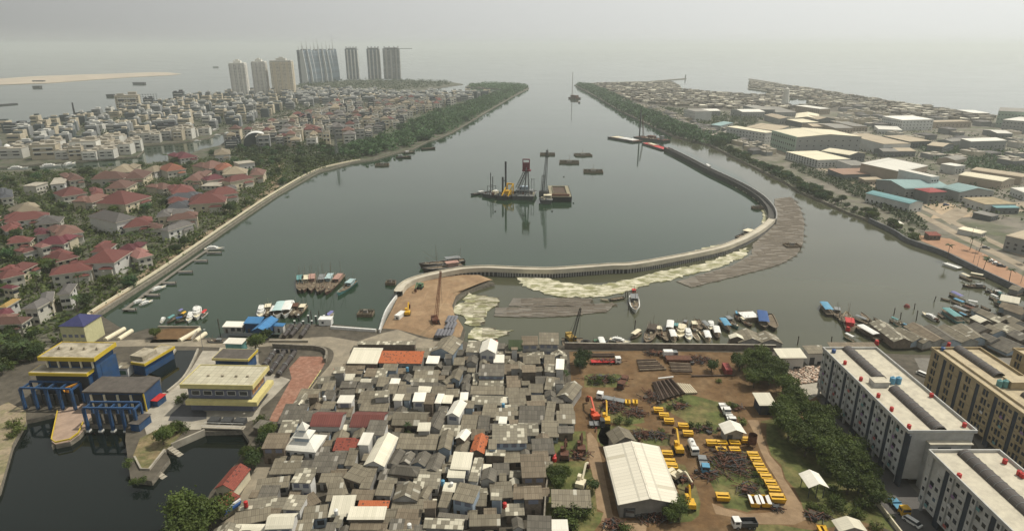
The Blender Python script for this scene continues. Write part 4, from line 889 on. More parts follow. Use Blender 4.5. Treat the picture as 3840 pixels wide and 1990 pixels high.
flat('dirt_road', Y2, [(520, 150), (560, 120), (640, 230), (690, 430), (760, 780), (830, 1130), (1000, 1190), (1250, 1190), (1230, 1340), (720, 1340), (690, 1180), (720, 1090), (640, 1050), (600, 700), (540, 450)], LZ + .014, G_TRACK)
# sheds
SHEDROOF = sheet_mat('big_shed_sheet', (0.60, 0.56, 0.46), (0.70, 0.66, 0.55), 1.35, 5.5, contrast=.22, patch=.02, patchcol=(.5, .46, .36), objvar=.02)
def shed(frm, fl, fr, br, typ, roofm, h, look, wall, name='shed', rise=None, group=None, openfront=True, reg='yard', posts=False):
    c, w, d, rz = quad(frm, fl, fr, br, LZ + h); t = thing(name, look, 'shed', (c.x, c.y, LZ), rz, group, reg); mb, rf_ = MB(), MB(); rs = rise or w*.14
    ww, wd = w - 1.6, d - 1.6
    if posts:
        for sx in (-1, 0, 1):
            for sy in (-1, 1): MB().bar((sx*ww/2, sy*wd/2, 0), (sx*ww/2, sy*wd/2, h + (.0 if sx else rs*.9)), .12, 6).build('post', DSTEEL, t)
    elif typ == 'y':
        mb.box((0, 0, 0), (ww, wd, h - .02))
        for s in (-1, 1): mb.face([(-ww/2, s*wd/2, h - .02), (ww/2, s*wd/2, h - .02), (0, s*wd/2, h + rs*ww/w - .1)])
        mb.build('wall', wall, t)
    else: mb.box((0, 0, 0), (ww, wd, h - .05)); mb.build('wall', wall, t)
    if typ == 'y': rf_.gable(w - .4, d - .4, h, rs, along='y', over=.2, th=.1)
    elif typ == 'h': rf_.hip(w, d, h, rs, over=.1)
    else: rf_.mono(w - .4, d - .4, h, h + rs, over=.2)
    rf_.build('roof', roofm, t)
    if openfront and not posts:
        k = max(2, int(w/5))
        for i in range(k): MB().box((-ww/2 + ww*(i+.5)/k, -wd/2 - .02, 0.02), (ww/k*.6, .1, min(3, h - .8) if i % 2 == 0 else 1.2)).build('door' if i % 2 == 0 else 'hatch', DSTEEL if i % 2 == 0 else GLASS, t)
    return t, w, d
tS, wS, dS = shed(Y2, (892, 1008), (1668, 1000), (1415, 297), 'y', SHEDROOF, 4.6, 'large pale ribbed-roof workshop shed in the middle of the yard', M('shed_wall', (0.20, 0.19, 0.17), .9, .2, .5), name='workshop_shed', rise=1.9)
MB().beam((0, -dS/2, 6.62), (0, dS/2, 6.62), .5, .12).build('ridge_cap', SHEDROOF, tS)
shed(Y1, (825, 1165), (1110, 1125), (1062, 980), 'y', ROOF['g'], 4.4, 'grey gabled shed behind the large pale workshop shed', WALLS[1], rise=2)
shed(Y1, (2152, 1040), (2418, 1035), (2368, 912), 'y', ROOF['w'], 3.6, 'small white-roofed block hut beside the yellow hoppers', WALLS[1], rise=1.4)
shed(Y3, (1070, 800), (1320, 798), (1205, 622), 'y', ROOF['w'], 4, 'open white-roofed pavilion in front of the tree belt', WHITE, name='pavilion', rise=1.3, posts=True)
shed(Y4, (450, 920), (730, 920), (690, 747), 'm', ROOF['c'], 4, 'cream lean-to shed with dark walls beside the tree belt', M('shed_dark_wall', (.045, .05, .065), .8, .2), rise=.8)
shed(Y3, (1440, 1330), (1790, 1330), (1700, 1186), 'y', ROOF['c'], 3.6, 'cream gabled shed at the foot of the yard beside the street', WALLS[1], rise=1.3)
shed(Y4, (770, 180), (1200, 176), (1140, 52), 'm', ROOF['c'], 5.2, 'cream-roofed store with white walls beside the rubble lot', WALLS[0], rise=.9)
shed(Y4, (1215, 112), (1530, 102), (1490, 2), 'm', ROOF['g'], 5, 'grey-roofed house behind the far end of the white apartments', WALLS[0], rise=.9)
shed(Y4, (1560, 20), (2300, 20), (2260, -40), 'm', ROOF['b'], 4, 'long low grey-brown shed behind the white apartment block', WALLS[3], rise=.9)
shed(Y2, (90, 1035), (580, 1045), (575, 850), 'm', ROOF['g'], 3, 'grey lean-to shed among banana plants at the yard entrance', WALLS[3], rise=.7)
shed(Y2, (95, 1335), (300, 1335), (300, 1188), 'm', ROOF['w'], 3, 'flat white roof shelter at the bottom of the yard', WALLS[0], rise=.2)
# yellow hoppers: sloped side panels over an open slot
def hopper_mesh(L=3.3, D=2.3, H=1.5, top=None):
    mb = MB(); a, b = L/2, D/2
    for s in (-1, 1):
        mb.face([(-a, s*b, H), (a, s*b, H), (a, s*.32, H*.86), (-a, s*.32, H*.86)], 1 if top else 0)
        mb.face([(-a, s*b, H), (a, s*b, H), (a*.9, s*b*.8, .3), (-a*.9, s*b*.8, .3)], 0)
        mb.face([(-a, s*.32, H*.86), (a, s*.32, H*.86), (a*.9, s*.28, .45), (-a*.9, s*.28, .45)], 2)
        mb.face([(s*a, -b, H), (s*a, b, H), (s*a*.9, b*.8, .3), (s*a*.9, -b*.8, .3)], 0)
        mb.box((s*(a - .12), 0, H*.86), (.24, .9, .1), 0, 0)
    mb.face([(-a*.9, -.3, .42), (a*.9, -.3, .42), (a*.9, .3, .42), (-a*.9, .3, .42)], 2)
    return mb.mesh('hopper_bin', [YEL, WHITE, YIN])
HOP = hopper_mesh(); HOPW = hopper_mesh(top=True); SKID = _mesh('skid', lambda m: (m.box((0, -.8, 0), (3.0, .2, .3)), m.box((0, .8, 0), (3.0, .2, .3))), RUST)
def hopper(frm, x, y, rz, look, me=HOP, s=1.0):
    p = frm(x, y, LZ + 1.4); t = thing('hopper', look, 'hopper', (p.x, p.y, LZ + .02), rz, 'yellow steel hoppers stored in the yard', 'hoppers'); part_of(me, 'bin', t, scale=s); part_of(SKID, 'skid', t, scale=s)
for (x, y) in [(400, 385), (436, 452), (474, 522), (514, 590), (562, 658), (612, 728), (655, 805)]: hopper(Y3, x, y, R(-4), 'yellow hopper in the long row beside the dirt track')
hopper(Y3, 696, 912, R(-3), 'larger yellow hopper at the near end of the long row', s=1.2)
for (x, y) in [(412, 945), (545, 945)]: hopper(Y3, x, y, R(84), 'yellow hopper with white top flanges at the corner of the long row', HOPW, 1.15)
for (x, y) in [(1366, 738), (1432, 802), (1492, 868)]: hopper(Y1, x, y, R(-6), 'yellow hopper in the three-strong row behind the dirt road junction')
for (x, y) in [(1662, 926), (1718, 1014)]: hopper(Y1, x, y, R(-6), 'yellow hopper of the stepped pair above the white tanker')
for (x, y) in [(1000, 640), (1088, 640)]: hopper(Y1, x, y, R(82), 'small yellow hopper beside the grey trailer', s=.8)
for (x, y) in [(2000, 1126), (2122, 1132), (2118, 1212), (2276, 1132), (2276, 1212), (2405, 1092)]: hopper(Y1, x, y, R(-2), 'yellow hopper in the cluster beside the white-roofed hut')
for (x, y) in [(1490, 370), (1522, 470), (1548, 528)]: hopper(Y2, x, y, R(-4), 'yellow hopper tight against the workshop shed wall')
hopper(Y2, 2160, 892, R(-4), 'single yellow hopper on the grass away from the rows', s=1.1)
hopper(Y3, 1248, 1302, R(86), 'yellow hopper at the very foot of the yard')
# machines and trucks
excavator(Y1, (605, 800), (505, 610), 'red-orange excavator with raised boom beside the scrap', ORANGE, reg='yard')
excavator(Y1, (742, 850), (728, 660), 'yellow excavator parked next to the red-orange one', YEL, reg='yard')
excavator(Y1, (1605, 1190), (1535, 985), 'yellow excavator behind the workshop shed', YEL, reg='yard')
truck(Y1, (1745, 1135), (1806, 1270), 'white tanker truck on the dirt track', WHITE, WHITE, 'tank', reg='yard')
truck(Y2, (1905, 395), (1955, 600), 'light blue cabbed flatbed truck beside the tangle of rusty bars', SKYB, STEEL, 'flat', reg='yard')
truck(Y1, (960, 640), (630, 575), 'white cabbed truck with long grey trailer behind the excavators', WHITE, STEEL, 'flat', reg='yard')
truck(Y1, (560, 165), (915, 160), 'red lattice boom truck with white cab near the front wall', WHITE, RED, 'flat', reg='yard')
truck(Y1, (2120, 660), (2190, 790), 'white truck beside the bushy tree, first of two', WHITE, WHITE, 'flat', reg='yard')
truck(Y1, (2205, 790), (2250, 900), 'white truck behind the small white-roofed hut', WHITE, WHITE, 'flat', reg='yard', L=5.5)
truck(Y3, (440, 1220), (150, 1225), 'truck with white cab and dark open bed at the bottom of the yard', WHITE, DSTEEL, 'bin', reg='yard')
truck(Y1, (560, 905), (700, 905), 'small dark dumper in front of the red-orange excavator', DSTEEL, STEEL, 'flat', reg='yard', L=5)
truck(Y1, (1420, 90), (1590, 90), 'grey box van with white roof by the front wall', STEEL, WHITE, 'box', reg='yard')
truck(Y2, (1045, 960), (1040, 1095), 'grey truck parked under the front of the workshop shed', STEEL, DSTEEL, 'flat', reg='yard', L=6)
truck(Y1, (975, 330), (905, 480), 'rusty crane truck in the weeds near the brown pipes', RUST, RUST, 'flat', reg='yard')
for (a, b, lk) in [((255, 1060), (245, 1260), 'rusty tracked loader beside the kampung wall'), ((430, 1000), (445, 1190), 'rusty wheel loader along the dirt road'), ]:
    excavator(Y1, b, a, lk, RUST, reg='yard', reach=5)
excavator(Y2, (1590, 640), (1750, 740), 'cream backhoe in the grass beside the workshop shed', CREAM, reg='yard', reach=6)
excavator(Y2, (1760, 960), (1730, 860), 'yellow backhoe near the front corner of the workshop shed', YEL, reg='yard', reach=5)
excavator(Y2, (450, 720), (520, 540), 'small crane with cream jib beside the entrance road', CREAM, reg='yard', reach=8)
p = Y1(618, 1000, LZ); motorbike((p.x, p.y, LZ + .02), R(80), 'dark red motorbike riding along the yard entrance road', RED)
# pipes
def pipe(a, b, r, look, mat, group):
    A, B = Vector(a), Vector(b); c = (A + B)/2; t = MB(); L = (B - A).length; n = 10
    t.bar((-L/2, 0, 0), (L/2, 0, 0), r, n, caps=False); t.bar((-L/2 + .02, 0, 0), (L/2 - .02, 0, 0), r*.86, n)
    o = t.build('steel_pipe', mat); o.location = c; o.rotation_euler = (0, -math.asin((B - A).z/L), math.atan2((B - A).y, (B - A).x)); return tag(o, look, 'pipe', group, 'pipes')
PIPEB = M('pipe_brown', (0.075, 0.05, 0.035), .7, .25, .5); PIPEC = M('pipe_cream', (0.5, 0.44, 0.32), .7, .2, .5)
for k in range(15):
    u = k/14; a = Y1(1300 + 215*u, 425 - 45*u, LZ + .7 + (k % 3)*.45); b = Y1(1385 + 290*u, 640 - 85*u, LZ + .7 + (k % 3)*.45)
    pipe(a, b, .42, 'brown steel pipe in the big stack of long pipes', PIPEB, 'brown pipes in the big stack')
for k in range(6):
    u = k/5; pipe(Y1(1590 + 140*u, 435 + 15*u, LZ + .5), Y1(1690 + 130*u, 555 - 5*u, LZ + .5), .4, 'cream pipe lying beside the big brown pipe stack', PIPEC, 'cream pipes beside the brown stack')
for k in range(6): pipe(Y1(1105 + 6*k, 160 + 23*k, LZ + .5), Y1(1330 + 25*k, 152 + 22*k, LZ + .5), .42, 'weathered pipe in the pile near the front wall', WOOD if k % 2 else PIPEB, 'weathered pipes near the front wall')
for k in range(6): pipe(Y1(1490 + 6*k, 190 + 20*k, LZ + .6 + .3*(k % 2)), Y1(1745 + 4*k, 205 + 18*k, LZ + .6 + .3*(k % 2)), .42, 'grey-brown pipe in the second pile near the front wall', PIPEB if k % 2 else WOOD, 'weathered pipes near the front wall')
for k in range(2): pipe(Y1(500, 88 + 20*k, LZ + .5), Y1(840, 86 + 20*k, LZ + .5), .45, 'dark girder pipe under the front wall beside the leafy tree', PIPEB, 'dark pipes under the front wall')
pipe(Y1(1760, 345, LZ + .4), Y1(2275, 335, LZ + .4), .35, 'very long single pipe lying alone across the yard', PIPEB, None)
pipe(Y1(1360, 375, LZ + 2.2), Y1(1540, 355, LZ + 2.2), .3, 'white pipe laid across the top of the brown stack', WHITE, None)
# plate stack, container, rusty tank, scrap
p = Y1(1600, 170, LZ); o = MB().box((0, 0, 0), (10, 4, 1.6), R(0)).build('plate_stack', RUST); o.location = (p.x, p.y, LZ + .02); tag(o, 'stack of rusty steel plates beside the weathered pipes', 'plate stack', None, 'yard')
c, l0, rz = seg(Y1, (2160, 190), (2210, 280), LZ + 2.4); t = thing('shipping_container', 'red shipping container at the edge of the tree belt', 'container', (c.x, c.y, LZ + .02), rz)
MB().box((0, 0, 0), (6, 2.4, 2.5)).build('body', M('container_red', (.24, .05, .045), .7, .25, .8), t)
for s in (-1, 1): MB().box((-3.03, s*.58, .1), (.06, 1.1, 2.3)).build('door', RUST, t)
p = Y3(395, 190, LZ + 3.6); t = thing('storage_tank', 'rusty open-topped round tank on legs beside the hut', 'storage tank', (p.x, p.y, LZ + .02), 0); mb = MB(); mb.bar((0, 0, 1.6), (0, 0, 4.6), 1.35, 18, caps=False); mb.bar((0, 0, 1.62), (0, 0, 4.58), 1.25, 18, caps=False); mb.bar((0, 0, 1.6), (0, 0, 1.7), 1.35, 18); mb.build('tank', RUST, t)
for i in range(4): a = i*PI/2; MB().bar((math.cos(a)*1.1, math.sin(a)*1.1, 0), (math.cos(a)*1.1, math.sin(a)*1.1, 1.6), .1, 6).build('leg', RUST, t)
scrap(Y3, (130, 500), 7, 9, 230, 'large tangle of rusty lattice bars between the hoppers', 1, hmax=2.2, ln=5, big=2)
for i, (fr_, c_, rx, ry, n, lk) in enumerate([(Y1, (830, 730), 5, 3.5, 110, 'tangle of rusty hoops behind the yellow excavator'), (Y1, (1080, 800), 4, 3.5, 80, 'heap of dark machine parts beside the yellow hoppers'), (Y1, (1280, 610), 3.5, 5, 70, 'pile of rusty offcuts at the foot of the brown pipes'),
    (Y2, (1340, 1170), 5, 2.5, 100, 'heap of dark scrap in front of the workshop shed'), (Y2, (1680, 690), 2.5, 2, 40, 'small scrap pile in the grass beside the workshop'), (Y3, (-150, 650), 4, 3, 60, 'rusty dredge parts below the lattice tangle'), (Y3, (330, 830), 3.5, 3, 60, 'rusty pipe bends behind the white-flanged hoppers'),
    (Y1, (1190, 1060), 6, 3, 70, 'scattered blocks and scrap behind the workshop shed'), (Y1, (1380, 1070), 2.5, 2.5, 40, 'rusty plates heaped behind the workshop shed'), (Y1, (1320, 90), 4, 2, 60, 'dark broken machinery beside the box van'), (Y1, (1820, 170), 8, 4, 120, 'spread of weathered poles near the tree belt'),
    (Y1, (700, 400), 9, 4, 110, 'overgrown scrap inside the weedy plot'), (Y1, (720, 190), 8, 2, 60, 'red frames under the boom truck'), (Y2, (420, 420), 4, 3, 40, 'broken slabs beside the kampung wall'), (Y3, (660, 1050), 1.5, 1.8, 25, 'small bundle of bars beside the white-flanged hoppers'), (Y3, (1170, 1160), 4, 2, 50, 'dark skips full of scrap at the foot of the yard'),
    (Y2, (860, 1270), 3.5, 2, 50, 'scrap pile at the bottom edge of the yard'), (Y1, (2320, 740), 2, 2, 20, 'parts heaped beside the dirt track tree'), (Y1, (1600, 720), 4, 2, 40, 'engine parts in the grass near the brown pipes'), (Y1, (1900, 1000), 5, 1.5, 40, 'low rusty frames behind the hopper cluster')]):
    scrap(fr_, c_, rx, ry, n, lk, 50 + i)
for (x, y, fr_) in [(115, 1290, Y1), (122, 1325, Y1), (200, 1005, Y2)]: p = fr_(x, y, LZ + 1); tank((p.x, p.y, LZ + .02), .75, 1.3, 'red plastic water tank beside the kampung edge of the yard', RED, 'red tanks in the yard', 'yard')
# front wall along the water
WP = smooth(poly(P, [(1420, 876), (1560, 878), (1800, 880), (1950, 882)], LZ), 4); t = thing('boundary_wall', 'long grey concrete wall between the yard and the moored boats', 'wall', (0, 0, 0))
wallrun(WP, .5, LZ, LZ + 2.6).build('wall', M('wall_concrete', (.17, .145, .125), .9, .3, .5, dirt=(.1, .085, .075), dirt_scale=.3), t)
mb = wallrun(WP, .7, LZ + 2.61, LZ + 2.75); mb.build('coping', G_CONC, t)
WP = poly(Y2, [(60, 0), (70, 500), (20, 900), (-10, 1400)], LZ); t = thing('boundary_wall', 'dark wall dividing the kampung from the yard', 'wall', (0, 0, 0)); wallrun(WP, .4, LZ, LZ + 2.2).build('wall', STONE, t)
WP = poly(Y3, [(1800, 900), (1960, 1080), (2120, 1290), (2300, 1520)], LZ); t = thing('boundary_wall', 'low pale wall between the weedy ground and the estate street', 'wall', (0, 0, 0)); wallrun(WP, .4, LZ, LZ + 1.4).build('wall', WALLS[4], t)
# rubble lot
flat('paved_lot', Y4, [(970, 600), (1470, 545), (1440, 700), (1240, 830), (1120, 700)], LZ + .012, G_CONC)
mb = MB(); rr = random.Random(5); c0 = Y4(1180, 450, LZ)
RB = poly(Y4, [(850, 320), (1520, 310), (1480, 540), (960, 600)], LZ)
for i in range(700):
    a, b = rr.random(), rr.random(); p = (RB[0]*(1-a) + RB[1]*a)*(1-b) + (RB[3]*(1-a) + RB[2]*a)*b; s = rr.uniform(.25, .8); mb.box((p.x, p.y, LZ + rr.uniform(0, .15)), (s, s*rr.uniform(.6, 1), s*.6), rr.uniform(0, 3), rr.randrange(2))
struct('rubble', mb, [M('rubble_pink', (.40, .28, .21), .95, .3), M('rubble_pale', (.5, .42, .34), .95, .3)], 'stuff')
# trees of the yard and the belt beside the apartments
for (fr_, x, y, r) in [(Y4, 150, 200, 3.6), (Y4, 330, 140, 3.6), (Y4, 520, 150, 4), (Y4, 640, 260, 4), (Y4, 380, 300, 3.4), (Y4, 760, 380, 4), (Y4, 620, 420, 3.6), (Y4, 380, 480, 3.2), (Y4, 840, 540, 4), (Y4, 980, 760, 4.2), (Y4, 880, 860, 3.6), (Y4, 820, 1010, 4.4), (Y4, 1250, 1000, 4), (Y4, 1420, 1060, 4.2), (Y4, 940, 1200, 4.4), (Y4, 1300, 1150, 4), (Y4, 1420, 1260, 4),
    (Y3, 1000, 130, 4), (Y3, 1280, 130, 4), (Y3, 1050, 240, 4), (Y3, 1420, 220, 4.2), (Y3, 1250, 320, 4), (Y3, 1560, 330, 4), (Y3, 1680, 450, 4), (Y3, 1440, 450, 4), (Y3, 1270, 490, 2.6), (Y3, 1780, 550, 3), (Y3, 1570, 700, 3.8), (Y3, 1700, 720, 3), (Y3, 1840, 800, 3), (Y3, 1890, 890, 2.6), (Y3, 1380, 780, 1.6), (Y3, 1400, 900, 2), (Y3, 1420, 960, 2), (Y3, 1760, 950, 2)]:
    p = fr_(x, y, LZ + r*1.3); tree('big' if r > 2.5 else 'shrub', (p.x, p.y, LZ), r*1.2, 'dense dark green tree in the belt beside the white apartments', 'trees of the belt beside the apartments', 'belt')
for (fr_, x, y, r, k, lk) in [(Y1, 470, 150, 3.2, 'dark', 'leafy tree near the front wall of the yard'), (Y1, 430, 220, 2.6, 'dark', 'leafy tree near the front wall of the yard'), (Y1, 2000, 240, 2.4, 'dark', 'bushy tree among the weathered poles'), (Y1, 2240, 670, 2, 'bush', 'yellow-green tree beside the white trucks'), (Y1, 2360, 860, 1.8, 'bush', 'yellow-green bush beside the white-roofed hut'),
    (Y2, 1640, 1080, 3, 'big', 'leafy tree at the front corner of the workshop shed'), (Y2, 1540, 1150, 2.4, 'big', 'leafy tree at the front corner of the workshop shed'), (Y2, 240, 640, 2.6, 'big', 'bushy tree beside the kampung wall'), (Y2, 110, 620, 2.4, 'big', 'bushy tree beside the kampung wall'), (Y2, 160, 760, 2.2, 'big', 'bushy tree beside the kampung wall'), (Y2, 590, 780, 1.8, 'dark', 'reddish bush along the entrance road'), (Y2, 200, 1080, 2.6, 'shrub', 'banana clump beside the grey lean-to'), (Y2, 380, 1090, 2.6, 'shrub', 'banana clump beside the grey lean-to'), (Y2, 330, 1230, 2.6, 'shrub', 'banana clump beside the flat white roof'), (Y2, 520, 1060, 2.2, 'shrub', 'banana clump beside the grey lean-to'),
    (Y2, 980, 1270, 2, 'shrub', 'bush at the bottom edge of the yard'), (Y1, 900, 860, 1.8, 'shrub', 'green weeds beside the yellow excavator'), (Y1, 1010, 880, 1.5, 'shrub', 'green weeds beside the yellow excavator'), (Y1, 660, 380, 1.8, 'shrub', 'weeds in the fenced plot'), (Y1, 800, 370, 1.8, 'shrub', 'weeds in the fenced plot'), (Y1, 560, 400, 1.5, 'shrub', 'weeds in the fenced plot'), (Y1, 1400, 980, 1.3, 'bush', 'yellow-green bush behind the workshop'), (Y1, 1750, 920, 1.6, 'shrub', 'bushes behind the stepped pair of hoppers'), (Y1, 1850, 930, 1.6, 'shrub', 'bushes behind the stepped pair of hoppers'), (Y1, 1960, 920, 1.6, 'shrub', 'bushes behind the stepped pair of hoppers'), (Y1, 1500, 720, 1.3, 'shrub', 'bushes near the brown pipe stack'), (Y1, 1640, 640, 1.3, 'shrub', 'bushes near the brown pipe stack'), (Y1, 2090, 390, 1.3, 'bush', 'yellow-green scrub near the long single pipe'),
    (Y3, 1200, 1000, 1.8, 'bush', 'bright yellow-green shrub by the pavilion'), (Y3, 1270, 1060, 1.8, 'bush', 'bright yellow-green shrub by the pavilion'), (Y3, 1100, 990, 1.4, 'bush', 'bright yellow-green shrub by the pavilion'), (Y3, 420, 620, 1.2, 'shrub', 'weeds beside the long hopper row'), (Y3, 480, 720, 1.2, 'shrub', 'weeds beside the long hopper row'), (Y3, 1700, 1100, 1.8, 'bush', 'scrub beside the estate wall'), (Y3, 1900, 1230, 1.8, 'bush', 'scrub beside the estate wall'), (Y3, 1640, 1080, 1.8, 'shrub', 'scrub beside the estate wall'), (Y3, 2060, 1140, 1.2, 'shrub', 'scrub beside the estate wall')]:
    p = fr_(x, y, LZ + r*.9); tree(k, (p.x, p.y, LZ), r*1.1, lk, 'trees and bushes of the yard', 'yard', name='bush' if k in ('bush', 'shrub') else 'broadleaf_tree', cat='bush' if k in ('bush', 'shrub') else 'tree')
for (x, y) in [(235, 230), (280, 330), (250, 300)]: p = Y1(x, y, LZ + 4); palm((p.x, p.y, LZ), .55, 'short palm at the corner of the yard beside the kampung', 'palms at the yard corner', 'yard')
# ------------------------------------------------------------ pumping station (bottom left)
S1 = frame(0, 1220, 4.009); S2 = frame(600, 1220, 4.009); S3 = frame(0, 1540, 2.967); V3 = frame(0, 890, 4.009); S4 = frame(600, 950, 4.009); S5 = frame(640, 1540, 2.967)
STY = M('station_yellow', (0.56, 0.41, 0.035), .55, .1, .4, dirt=(.42, .32, .07), dirt_scale=.8, dirt_amt=.4)
STP = M('station_pale_yellow', (0.60, 0.53, 0.23), .6, .1, .4, dirt=(.45, .4, .2), dirt_scale=.6, dirt_amt=.4)
STB = M('station_blue', (0.020, 0.066, 0.165), .6, .2, .3, dirt=(.05, .075, .11), dirt_scale=.5, dirt_amt=.6)
STG = M('station_grey_blue', (0.15, 0.16, 0.21), .7, .15, .4)
STR = M('station_roof', (0.38, 0.34, 0.26), .9, .2, .35, dirt=(0.20, 0.175, 0.125), dirt_scale=.22, dirt_amt=.85)
STRD = M('station_dark_roof', (0.085, 0.075, 0.066), .9, .25, .5, dirt=(.13, .115, .1), dirt_scale=.3)
STRT = sheet_mat('station_tiled_roof', (0.36, 0.33, 0.24), (0.52, 0.49, 0.37), 2.1, 1.9, contrast=.3, objvar=0, line=.5)
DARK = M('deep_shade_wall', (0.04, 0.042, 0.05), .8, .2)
def canopy(t, w, d, z, th, roofm, fascia, cx=0, cy=0, rim=True):
    MB().box((cx, cy, z), (w, d, th), bot=True).build('canopy', fascia, t)
    MB().box((cx, cy, z + th + .003), (w - .5, d - .5, .05)).build('roof', roofm, t)
    if rim:
        r = MB()
        for s in (-1, 1): r.box((cx + s*(w/2 - .1), cy, z + th + .004), (.2, d, .3)); r.box((cx, cy + s*(d/2 - .1), z + th + .004), (w - .42, .2, .3))
        r.build('parapet', fascia, t)
# A: two-tier pump house
c, w, d, rz = quad(S1, (555, 475), (1410, 490), (1745, 255), 18)
t = thing('pump_house', 'two-tier blue pump house with bright yellow roof edges', 'pump house', (c.x, c.y, LZ), rz)
MB().box((0, .5, 0), (w - 2.6, d - 2.4, 14.6)).build('wall', STB, t)
canopy(t, w, d, 15.0, 1.2, STR, STY)
for i in range(4): x = -w/2 + 2.6 + (w - 5.2)*(i + .5)/4; MB().box((x, -d/2 + 1.62, 12.1), ((w - 5.2)/4*.86, .12, 2.2)).build('window', GLASS, t)
for i in range(5): x = -w/2 + 2.0 + (w - 4.0)*i/4; MB().box((x, -d/2 + 1.2, 11.9), (.45, .5, 3.0)).build('column', CREAM, t)
for i in range(4): x = -w/2 + w*(i + .7)/4.4; mb = MB(); mb.box((x, .5, 16.3), (.9, .7, .5)); mb.bar((x, .5, 16.8), (x, .5, 17.3), .3, 8); mb.build('roof_vent', STR, t)
c2, w2, d2, r2 = quad(S1, (422, 695), (1292, 715), (1500, 560), 13.4)
o = Vector((c2.x - c.x, c2.y - c.y, 0)); o.rotate(Matrix.Rotation(-rz, 3, 'Z')); cx2 = o.x; cy2 = o.y - d2/2 + 3.0
canopy(t, w2, 6.0, 10.4, 1.1, STR, STY, cx2, cy2, rim=False)
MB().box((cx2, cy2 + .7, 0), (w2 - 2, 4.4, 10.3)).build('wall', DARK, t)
mb = MB(); mb.box((w2/2 + cx2 - .9, cy2 + 1.2, 0), (.3, 5.6, 10.4)); mb.box((w/2 - 1.25, 2, 0), (.14, d*.7, 12)); mb.build('side_wall', STB, t)
# gate frames over the intake, standing in the water
def hoist_gantry(fr_, xs, yf, zt, back, look, name='hoist_gantry'):
    a, b = fr_(xs[0], yf[0], zt), fr_(xs[-1], yf[1], zt); d = (b - a); L = d.length; t = thing(name, look, 'gate frame', ((a.x+b.x)/2, (a.y+b.y)/2, 0), math.atan2(d.y, d.x))
    n = len(xs)
    for i in range(n):
        x = -L/2 + L*i/(n-1)
        MB().box((x, 0, .5), (.75, .9, zt - .5)).build('post', STB, t); MB().box((x, back, .5), (.6, .7, zt - .5)).build('post', STB, t)
        MB().box((x, 0, -.4), (1.2, 1.4, 1.0)).build('pier_foot', WHITE, t); MB().beam((x, .46, zt - .35), (x, back - .36, zt - .35), .55, .6).build('crossbeam', STB, t)
    for y in (0, back): MB().beam((-L/2, y, zt + .25), (L/2, y, zt + .25), .6, .55).build('beam', STB, t)
    for i in range(n-1): x = -L/2 + L*(i+.5)/(n-1); MB().box((x, back*.6, 0), (L/(n-1)*.8, .2, zt*.62)).build('gate_leaf', DSTEEL, t)
    return t
hoist_gantry(S1, [300, 500, 690, 880, 1060], (945, 960), 9.5, 4.5, 'blue steel gate frame in front of the two-tier pump house')
hoist_gantry(S1, [1250, 1440, 1630, 1820, 2010], (1245, 1250), 8.6, 3.6, 'blue steel gate frame below the dark-roofed pump house')
p = S1(1010, 960, 8.5); mb = MB(); mb.beam((-1.4, 0, 0), (2.2, 2.4, 1.0), .5, .6); mb.beam((-1.4, 0, 0), (-.2, -1, -.3), .4, .5); mb.box((-.3, .6, -1.4), (.8, .8, 1.2)); o = mb.build('trash_rake', M('rake_orange', (.55, .25, .03))); o.location = p; tag(o, 'orange trash rake hung inside the blue gate frame', 'trash rake')
# B: dark flat roof
c, w, d, rz = quad(S1, (1222, 990), (2150, 1002), (2400, 768), 9.2); t = thing('pump_house', 'blue pump house with dark flat roof beside the basin', 'pump house', (c.x, c.y, 0), rz)
MB().box((0, .3, 0), (w - .8, d - .8, 8.6)).build('wall', STB, t); MB().box((0, 0, 8.62), (w, d, .5), bot=True).build('roof', STRD, t)
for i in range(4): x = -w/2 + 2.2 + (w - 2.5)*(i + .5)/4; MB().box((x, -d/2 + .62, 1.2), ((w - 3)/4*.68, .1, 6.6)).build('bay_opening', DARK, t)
for i in range(4): x = -w/2 + 2.6 + (w - 3)*i/4; MB().box((x, -d/2 + .45, 1.2), (.7, .3, 6.6)).build('column', CREAM, t)
MB().box((w/2 - .3, -d/2 + .3, 0), (.4, .4, 8.4)).build('corner_strip', STY, t)
# C: long low block with yellow edge and a raised box
c, w, d, rz = quad(S1, (1960, 545), (2168, 575), (2500, 288), 7); t = thing('gate_house', 'low narrow building with yellow roof edge beside the channel', 'gate house', (c.x, c.y, LZ), rz)
MB().box((-.3, 0, 0), (w - 1, d - 1, 4.2)).build('wall', STB, t); canopy(t, w, d, 4.3, 1.0, STR, STY, rim=False); MB().box((-1.6, -d*.18, 5.4), (w*.9, d*.45, 1.8)).build('upper_box', STR, t)
c, w, d, rz = quad(S1, (1715, 642), (1912, 642), (2040, 556), 5.4); t = thing('guard_hut', 'small white and green hut with grey roof beside the pump house', 'hut', (c.x, c.y, LZ), rz)
MB().box((0, 0, 0), (w - .6, d - .6, 3.6)).build('wall', WHITE, t); mb = MB(); mb.mono(w - .4, d - .4, 3.62, 3.9, over=.2, th=.15); mb.build('roof', ROOF['g'], t); MB().box((0, -d/2 + .27, 1), (w*.6, .1, 1.6)).build('window', GREENP, t)
